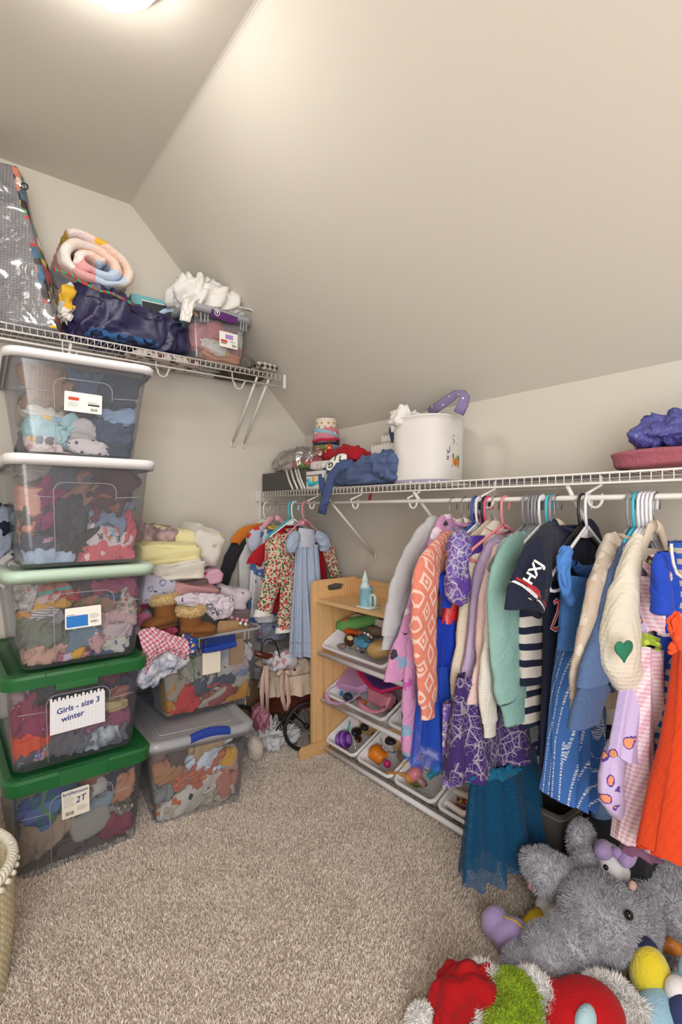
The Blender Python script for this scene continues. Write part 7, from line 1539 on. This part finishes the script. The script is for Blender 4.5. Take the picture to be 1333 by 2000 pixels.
mk('cushion', blob(.29, .24, .10, 95, .25, .8, 'crumple', 60, 34).disp(lambda p: p+V((1.46, 2.27, .39))), CRS, pr)
mk('pillow', blob(.15, .12, .08, 96, .2, .9, 'crumple', 50, 30).disp(lambda p: p+at(548, 1288, y=2.2)), fab('#c9c6cc', 'spots', ('#b58a8a',), 30, thr=.25), pr)
mk('hood', M().grid(30, 14, lambda u, v: V((1.50+.13*v, 2.27-.13*math.cos(math.pi*u), .38+.12*math.sin(math.pi*u)*(1-.3*v)+.008*math.sin(v*22)))), fab('#9a8272', 'mottle', ('#c9b4a6', '#7a5a50'), 20), pr, thick=.004)
hb = [at(a, b, y=2.15) for a, b in ((511, 1275), (512, 1260), (519, 1250), (529, 1247), (538, 1254), (545, 1275), (550, 1300), (552, 1315))]
mk('handle_hoop', M().tube([tuple(p) for p in hb], .0035, 8), BLKM, pr)
mk('wooden_grip', M().tube([tuple(at(497, 1275, y=2.2)), tuple(at(520, 1281, y=2.2)), tuple(at(536, 1284, y=2.2)), tuple(at(541, 1285, y=2.2))], [.013, .015, .016, .010], 12), plain('red_brown_wood', '#5c2318', .3), pr)
for P_ in (((519, 1300), (514, 1325), (512, 1350), (513, 1388)), ((522, 1300), (522, 1340), (523, 1386)), ((552, 1312), (550, 1340), (553, 1365), (558, 1387)), ((560, 1314), (563, 1350), (565, 1370), (560, 1388))):
    mk('ribbon_tie', M().tube([tuple(at(a, b, y=2.12)) for a, b in P_], [.010, .012]+[.013]*(len(P_)-3)+[.008], 8, flat=.2, up=(0, 1, 0)), fab('#c9aa9c', wr=.6, shine=1), pr)
for sx in (-1, 1): mk('ribbon_bow', M().ball(at(555+sx*8, 1314, y=2.115), (.020, .010, .012), 14, 8, (0, sx*.5, 0)), fab('#c9aa9c', wr=.6, shine=1), pr)
mk('button', M().ball(at(576, 1308, y=2.125), (.007, .004, .007), 12, 8), plain('dark_button', '#2b2522', .3), pr)
KR = plain('brown_cardboard', '#7a5c42', .85)
t = thing('cardboard_box', 'brown cardboard box with a barcode sticker in the dark corner behind the pram', 'box', (1.30, 2.47, 0)); mk('carton', M().box((1.10, 2.42, 0), (1.52, 2.56, .30)), KR, t, smooth=False, bevel=.003)
l = mk('sticker', M().box((1.20, 2.4185, .17), (1.27, 2.4195, .25)), PAPER, t, smooth=False); m = M()
for k in range(7): m.box((1.207+k*.008, 2.4175, .18), (1.211+k*.008, 2.4184, .225))
mk('barcode', m, INK, l, smooth=False)
c = at(506, 1368, y=2.44); c.z = .301; single('plastic_jar', M().lathe([(.034, 0), (.038, .004), (.038, .04), (.040, .042), (.040, .058), (.036, .062), (0, .062)], c, 28, cap0=True), plain('grey_white_plastic', '#a8a8a8', .4), 'white capped round jar on the cardboard box beside the clear bins', 'jar')
single('pink_pouch', blob(.09, .10, .14, 97, .2, .9, 'crumple').disp(lambda p: p+V((at(508, 1418, y=2.30).x, 2.30, .13))), fab('#a86478', shine=1), 'pink crumpled plastic pouch between the clear bins and the white bag', 'bag')
single('white_plastic_bag', blob(.26, .20, .11, 98, .34, 1.1, 'crumple', 80, 44, e=.8).disp(lambda p: p+at(527, 1435, y=2.28)), plain('white_film', '#c9c9cd', .35), 'crumpled white plastic bag on the carpet below the pram', 'plastic bag')
w = M().ball(at(498, 1462, y=2.06)+V((0, 0, .0)), (.035, .05, .055), 24, 14).disp(lambda p: p+NZ.noise_vector(p*40)*.006)
t = single('fluffy_ball', w, fab('#b9b0a6', wr=1), 'white fluffy ball on the carpet beside the blue-handled bin', 'soft toy')
# boxes behind the tulle
t = thing('fabric_bin', 'dark grey fabric storage cube on the floor behind the teal tulle', 'storage box', (1.62, .93, 0)); GF = fab('#5c5652', 'heather', ('#4a4541',), 200, wr=.3)
m = M().loft([[(x+1.615, y+.95, z) for x, y, _ in rrect(w_, d_, .02, 0, n=3)] for w_, d_, z in ((.22, .26, 0), (.24, .28, .24), (.245, .285, .245), (.245, .285, .262), (.23, .27, .262), (.22, .26, .02))]); mk('box_wall', m, GF, t, smooth='auto')
mk('stitched_rim', M().tube([(x+1.615, y+.95, .25) for x, y, _ in rrect(.246, .286, .02, 0, n=3)], .004, 6, True), fab('#6e6762'), t)
t = thing('black_box', 'black plastic box on the floor right of the grey fabric cube', 'box', (1.63, .70, 0)); m = M().loft([[(x+1.62, y+.68, z) for x, y, _ in rrect(w_, d_, .012, 0, n=3)] for w_, d_, z in ((.21, .20, 0), (.22, .21, .20), (.23, .22, .205), (.23, .22, .235), (.21, .20, .24))]); mk('box_wall', m, plain('black_box_plastic', '#232426', .45), t, smooth='auto')
# woven laundry basket at the lower left
bx, by, br, bz = -.048, 1.587, .2, .308
bk = thing('woven_basket', 'cream woven rope basket cut off by the lower left edge', 'basket', (bx, by, 0))
WV = fab('#cdbf9c', 'vstripe', ('#d9cfb4',), 60, wr=.3); n = 160; rings = []
for j in range(71):
    z = .0+bz*j/70; rr = br*(.93+.07*min(1, j/35)); rings.append([((rr+.0022*math.sin(80*a)*(1 if (j//2) % 2 else -1)+.0012*NZ.noise(V((a*20, z*90, 0))))*math.cos(a)+bx, (rr+.0022*math.sin(80*a)*(1 if (j//2) % 2 else -1))*math.sin(a)+by, z) for a in [2*math.pi*i/(n*3) for i in range(n*3)]])
mk('woven_wall', M().loft(rings, cap1=False), WV, bk, thick=.006)
for ph_ in (0, 2.1, 4.2):
    mk('rope_rim_strand', M().tube([((br+.006*math.cos(a*34+ph_))*math.cos(a)+bx, (br+.006*math.cos(a*34+ph_))*math.sin(a)+by, bz+.008+.007*math.sin(a*34+ph_)) for a in [2*math.pi*i/420 for i in range(420)]], .0072, 7, True), fab('#dfd9ca', wr=.8), bk)
m = M()
for k in range(44):
    a = 2*math.pi*k/44; m.tube([((br+.010)*math.cos(a+.045*i)+bx, (br+.010)*math.sin(a+.045*i)+by, bz-.004-.007*i) for i in range(4)], [.006, .0075, .006, .002], 7)
mk('braid', m, fab('#dfd9ca', wr=.8), bk)
# ------------------------------------------------------------------ heap of soft toys, lower right
def ell(c, r, rot=(0, 0, 0)): return (V(c), V(r), Euler(rot).to_matrix())
def plush(name, label, loc_parts, mat, fur=None, voxel=.006, cat='soft toy', sub='body', parent=None, rgseed=1):
    """ellipsoids fused into one continuous skin; fur = (count, length, width, material)"""
    m = M()
    for c, r, q in loc_parts:
        b_ = M().ball((0, 0, 0), tuple(r), 28, 18); b_.disp(lambda p: q@p+c); m.add(b_.v, b_.f)
    if parent is None:
        c0 = sum((p[0] for p in loc_parts), V())/len(loc_parts); t = thing(name, label, cat, (c0.x, c0.y, 0))
    else: t = parent
    o = mk(sub, m, mat, t); q_ = o.modifiers.new('fuse', 'REMESH'); q_.mode = 'VOXEL'; q_.voxel_size = voxel; q_.use_smooth_shade = True
    q_ = o.modifiers.new('soften', 'SMOOTH'); q_.factor = .6; q_.iterations = 8
    if fur:
        cnt, ln, wd, fm = fur; rg = np.random.default_rng(rgseed); B_, N_ = [], []; areas = [r.x*r.y+r.y*r.z+r.x*r.z for _, r, _ in loc_parts]; tot = sum(areas)
        for i, (c, r, q) in enumerate(loc_parts):
            k = int(cnt*areas[i]/tot); d = rg.normal(0, 1, (k, 3)); d /= np.linalg.norm(d, axis=1)[:, None]; rr = np.array(r); Q = np.array(q); p = (d*rr)@Q.T+np.array(c); nn = (d/rr)@Q.T; nn /= np.linalg.norm(nn, axis=1)[:, None]
            keep = p[:, 2] > .002
            for j, (c2, r2, q2) in enumerate(loc_parts):
                if j != i: l_ = (p-np.array(c2))@np.array(q2); keep &= ((l_/(np.array(r2)*.99))**2).sum(1) > 1
            B_.append(p[keep]); N_.append(nn[keep])
        B_, N_ = np.concatenate(B_), np.concatenate(N_)
        # locks of fur lean together
        lk = np.array([tuple(NZ.noise_vector(V(b)*38)) for b in B_]); hair(o, B_, N_+lk*.9, len(B_), ln, wd, fm, rg, .35, 'fur', world=True)
    return t, o
GRF = fab('#a3a2aa', 'heather', ('#b5b4bc',), 25, wr=1); GRT = fab('#b9b8c0', 'heather', ('#94939c',), 30, sheen=.3)
head = at(1172, 1788, z=.150); A_ = lambda px, py, z: at(px, py, z=z)
gp, gb_ = plush('grey_plush', 'big shaggy grey plush animal with round ears lying at the lower right', [
    ell(head, (.108, .095, .092), (0, .2, .6)), ell(A_(1225, 1800, .13), (.085, .075, .075)), ell(A_(1318, 1758, .125), (.125, .12, .10), (0, 0, -.6)), ell(A_(1372, 1785, .11), (.10, .11, .09)),
    ell(A_(1310, 1830, .07), (.12, .055, .05), (0, 0, -.65)),
    ell(A_(1120, 1840, .10), (.075, .07, .058), (0, .2, .5)), ell(A_(1075, 1862, .085), (.080, .062, .055), (0, .15, .75)), ell(A_(1025, 1890, .060), (.060, .050, .045), (0, .3, .9)),
    ell(A_(1082, 1712, .175), (.072, .040, .062), (.3, .5, -.5)), ell(A_(1060, 1690, .195), (.060, .032, .050), (.3, .5, -.5)), ell(A_(1042, 1678, .205), (.034, .022, .032), (.3, .5, -.5)),
    ell(A_(1137, 1648, .235), (.040, .026, .070), (0, -.1, -.3)), ell(A_(1145, 1690, .20), (.040, .030, .05), (0, -.1, -.3))], GRF, (80000, .0115, .0009, GRT), rgseed=3)
mk('ear_lining', M().ball(A_(1040, 1722, .155), (.016, .012, .022), 14, 10, (0, .5, 0)), fab('#b5645c', wr=.5), gp)
def eye(par, px, py, z, r=.009, nm='eye'):
    mk(nm, M().ball(A_(px, py, z), r, 14, 10), plain('black_bead', '#121214', .08), par)
eye(gp, 1229, 1787, .222, .011); mk('nose', M().ball(A_(1236, 1730, .215), (.014, .010, .012), 12, 8), fab('#c9a49c', wr=.5), gp)
# white plush with lilac bow
WH = fab('#e3e1e3', wr=.5); LLC = fab('#a58fc0', wr=.6, sheen=.3)
wp, _ = plush('white_plush', 'white plush with a lilac bow behind the big grey plush', [ell(A_(1192, 1688, .19), (.07, .055, .055), (0, .3, .3)), ell(A_(1240, 1705, .13), (.045, .05, .05))], WH)
eye(wp, 1184, 1694, .243, .007)
for dx_, rz_ in ((-22, .4), (20, -.2)): mk('lilac_bow', M().ball(A_(1204+dx_*1.1, 1664+dx_*.2, .25), (.044, .024, .026), 18, 12, (0, rz_, .2)), LLC, wp)
mk('bow_knot', M().ball(A_(1206, 1666, .255), (.014, .016, .016), 12, 8), LLC, wp)
# white and yellow plush with lilac foot, under the grey one
yp, _ = plush('lilac_footed_plush', 'white plush with a large lilac foot and yellow leg, left of the grey plush', [ell(A_(1078, 1775, .06), (.045, .045, .045)), ell(A_(1100, 1800, .06), (.06, .05, .05))], WH)
mk('yellow_leg', M().tube([tuple(A_(1062, 1790, .05)), tuple(A_(1045, 1798, .05)), tuple(A_(1030, 1815, .05))], [.026, .024, .020], 14), fab('#d9b52e'), yp)
_, o_ = plush('', '', [ell(A_(968, 1802, .055), (.045, .038, .040), (0, 0, .3)), ell(A_(1000, 1825, .055), (.055, .040, .038), (0, 0, -.4)), ell(A_(985, 1838, .03), (.03, .03, .03))], LLC, parent=yp, sub='lilac_foot')
mk('seam_edge', M().tube([tuple(A_(985, 1790, .09)), tuple(A_(1010, 1800, .092)), tuple(A_(1026, 1818, .088))], .0025, 6), fab('#d9b52e'), yp)
cp, _ = plush('cream_plush', 'cream plush limb poking out beneath the grey plush head', [ell(A_(1150, 1868, .045), (.06, .035, .04), (0, 0, -.3)), ell(A_(1190, 1880, .035), (.04, .035, .034), (0, 0, -.3)), ell(A_(1208, 1893, .025), (.025, .022, .024))], fab('#b5ada0', wr=.5))
# santa-suited lime plush
LIM = fab('#9ab52c', wr=1); LIMT = fab('#a9c23a', 'heather', ('#86a026',), 30); REDV = fab('#a80c14', 'heather', ('#b8141c',), 40, wr=.6); WFR = fab('#f4f2f0', wr=.4)
gpz = thing('lime_plush', 'lime green furry plush dressed in a red white-trimmed suit and cap at the bottom', 'soft toy', (1.03, .52, 0))
plush('', '', [ell(A_(1008, 1965, .07), (.055, .065, .065), (0, 0, .3)), ell(A_(1000, 2010, .06), (.05, .06, .06))], LIM, (22000, .010, .0008, LIMT), parent=gpz, sub='lime_head', rgseed=5)
plush('', '', [ell(A_(1140, 1985, .075), (.095, .075, .065), (0, 0, -.4)), ell(A_(1085, 1965, .075), (.045, .055, .05))], REDV, parent=gpz, sub='red_suit')
plush('', '', [ell(A_(955, 1945, .06), (.022, .055, .058), (0, 0, .1)), ell(A_(962, 1990, .05), (.022, .05, .05), (0, 0, .1))], WFR, (14000, .020, .0008, WFR), parent=gpz, sub='cap_trim', rgseed=6)
plush('', '', [ell(A_(1052, 1960, .07), (.028, .06, .055), (0, 0, -.2)), ell(A_(1062, 2000, .05), (.03, .05, .05))], WFR, (14000, .018, .0008, WFR), parent=gpz, sub='neck_trim', rgseed=7)
plush('', '', [ell(A_(1185, 1945, .075), (.055, .022, .040), (0, 0, -.9)), ell(A_(1225, 1985, .06), (.055, .022, .045), (0, 0, -1.1))], WFR, (14000, .018, .0008, WFR), parent=gpz, sub='suit_trim', rgseed=8)
plush('', '', [ell(A_(1215, 1950, .04), (.03, .03, .03)), ell(A_(1240, 1960, .03), (.022, .022, .022)), ell(A_(1150, 1905, .035), (.045, .028, .028), (0, 0, -.4))], LIM, (5000, .010, .0010, LIMT), parent=gpz, sub='lime_paw', rgseed=9)
cap = tubeloft([A_(948, 1950, .07), A_(915, 1935, .085), A_(885, 1945, .075), A_(868, 1985, .05), A_(860, 2030, .03)], [.058, .062, .052, .042, .03], [.058, .058, .045, .035, .02], 5, .016, 50, 60); mk('red_cap_body', cap, fab('#980a12', 'heather', ('#a61018',), 40, wr=.6), gpz)
plush('', '', [ell(A_(828, 2000, .03), (.034, .034, .032))], WFR, (3000, .012, .0010, WFR), parent=gpz, sub='cap_pompom', rgseed=10)
single('purple_toy', M().tube([tuple(A_(985, 1905, .07)), tuple(A_(1005, 1908, .08)), tuple(A_(1030, 1925, .07))], [.012, .02, .012], 14), plain('purple_satin', '#6a5a9c', .35), 'small purple and white striped toy between the grey arm and the lime plush', 'toy')
single('white_band', M().tube([tuple(A_(978, 1900, .09)), tuple(A_(1002, 1898, .10)), tuple(A_(1026, 1912, .095))], .0032, 8), plain('white_elastic', '#d0d0d4', .4), 'thin white elastic band arching over the small purple toy', 'band')
single('violet_plush_foot', M().ball(A_(1080, 1915, .04), (.06, .03, .03), 20, 12, (0, 0, -.5)).disp(lambda p: p+NZ.noise_vector(p*20)*.005), fab('#7c5a8c', wr=.6), 'violet plush foot beneath the grey plush arm', 'soft toy')
# yellow plush with navy tip and pale blue plush
yq = thing('yellow_beaked_plush', 'yellow rounded plush with a navy tip at the lower right', 'soft toy', (1.2, .40, 0)); YEP = fab('#d2bd1e', 'heather', ('#dcca3a',), 30, wr=.8, sheen=.4)
plush('', '', [ell(A_(1270, 1905, .095), (.048, .045, .070), (.1, -.15, 0)), ell(A_(1285, 1930, .07), (.048, .046, .05))], YEP, parent=yq, sub='yellow_body')
mk('navy_tip', M().ball(A_(1262, 1850, .145), (.028, .026, .018), 18, 12), fab('#2a3052'), yq)
bq = thing('pale_blue_plush', 'pale blue and navy plush in the bottom right corner', 'soft toy', (1.15, .34, 0)); LBL = fab('#8fb5cc', wr=.6, sheen=.3)
plush('', '', [ell(A_(1290, 1990, .05), (.07, .05, .06)), ell(A_(1340, 1960, .07), (.055, .05, .06))], LBL, parent=bq, sub='blue_body')
mk('navy_patch', M().ball(A_(1335, 1985, .085), (.035, .030, .045), 18, 12, (0, 0, .4)), fab('#33406a'), bq); mk('white_patch', M().ball(A_(1325, 1935, .115), (.030, .026, .028), 18, 12), WH, bq); mk('blue_ear', M().ball(A_(1345, 1895, .13), (.022, .02, .045), 16, 10, (0, .3, 0)), LBL, bq)
eq = single('pale_blue_ear', M().ball(A_(1146, 1995, .11), (.032, .020, .030), 20, 14).disp(lambda p: p+NZ.noise_vector(p*30)*.003), fab('#a9c6d2', wr=.6), 'pale blue rounded plush ear in front of the red suit at the bottom edge', 'soft toy')
single('orange_satin', M().tube([tuple(A_(1292, 1850, .08)), tuple(A_(1310, 1846, .09)), tuple(A_(1330, 1856, .08))], [.012, .020, .016], 14).disp(lambda p: p+V((0, 0, .002*math.sin(p.x*500)))), plain('orange_satin', '#d9863a', .25), 'shiny orange ruched scrap between the yellow plush and the grey leg', 'scrap')
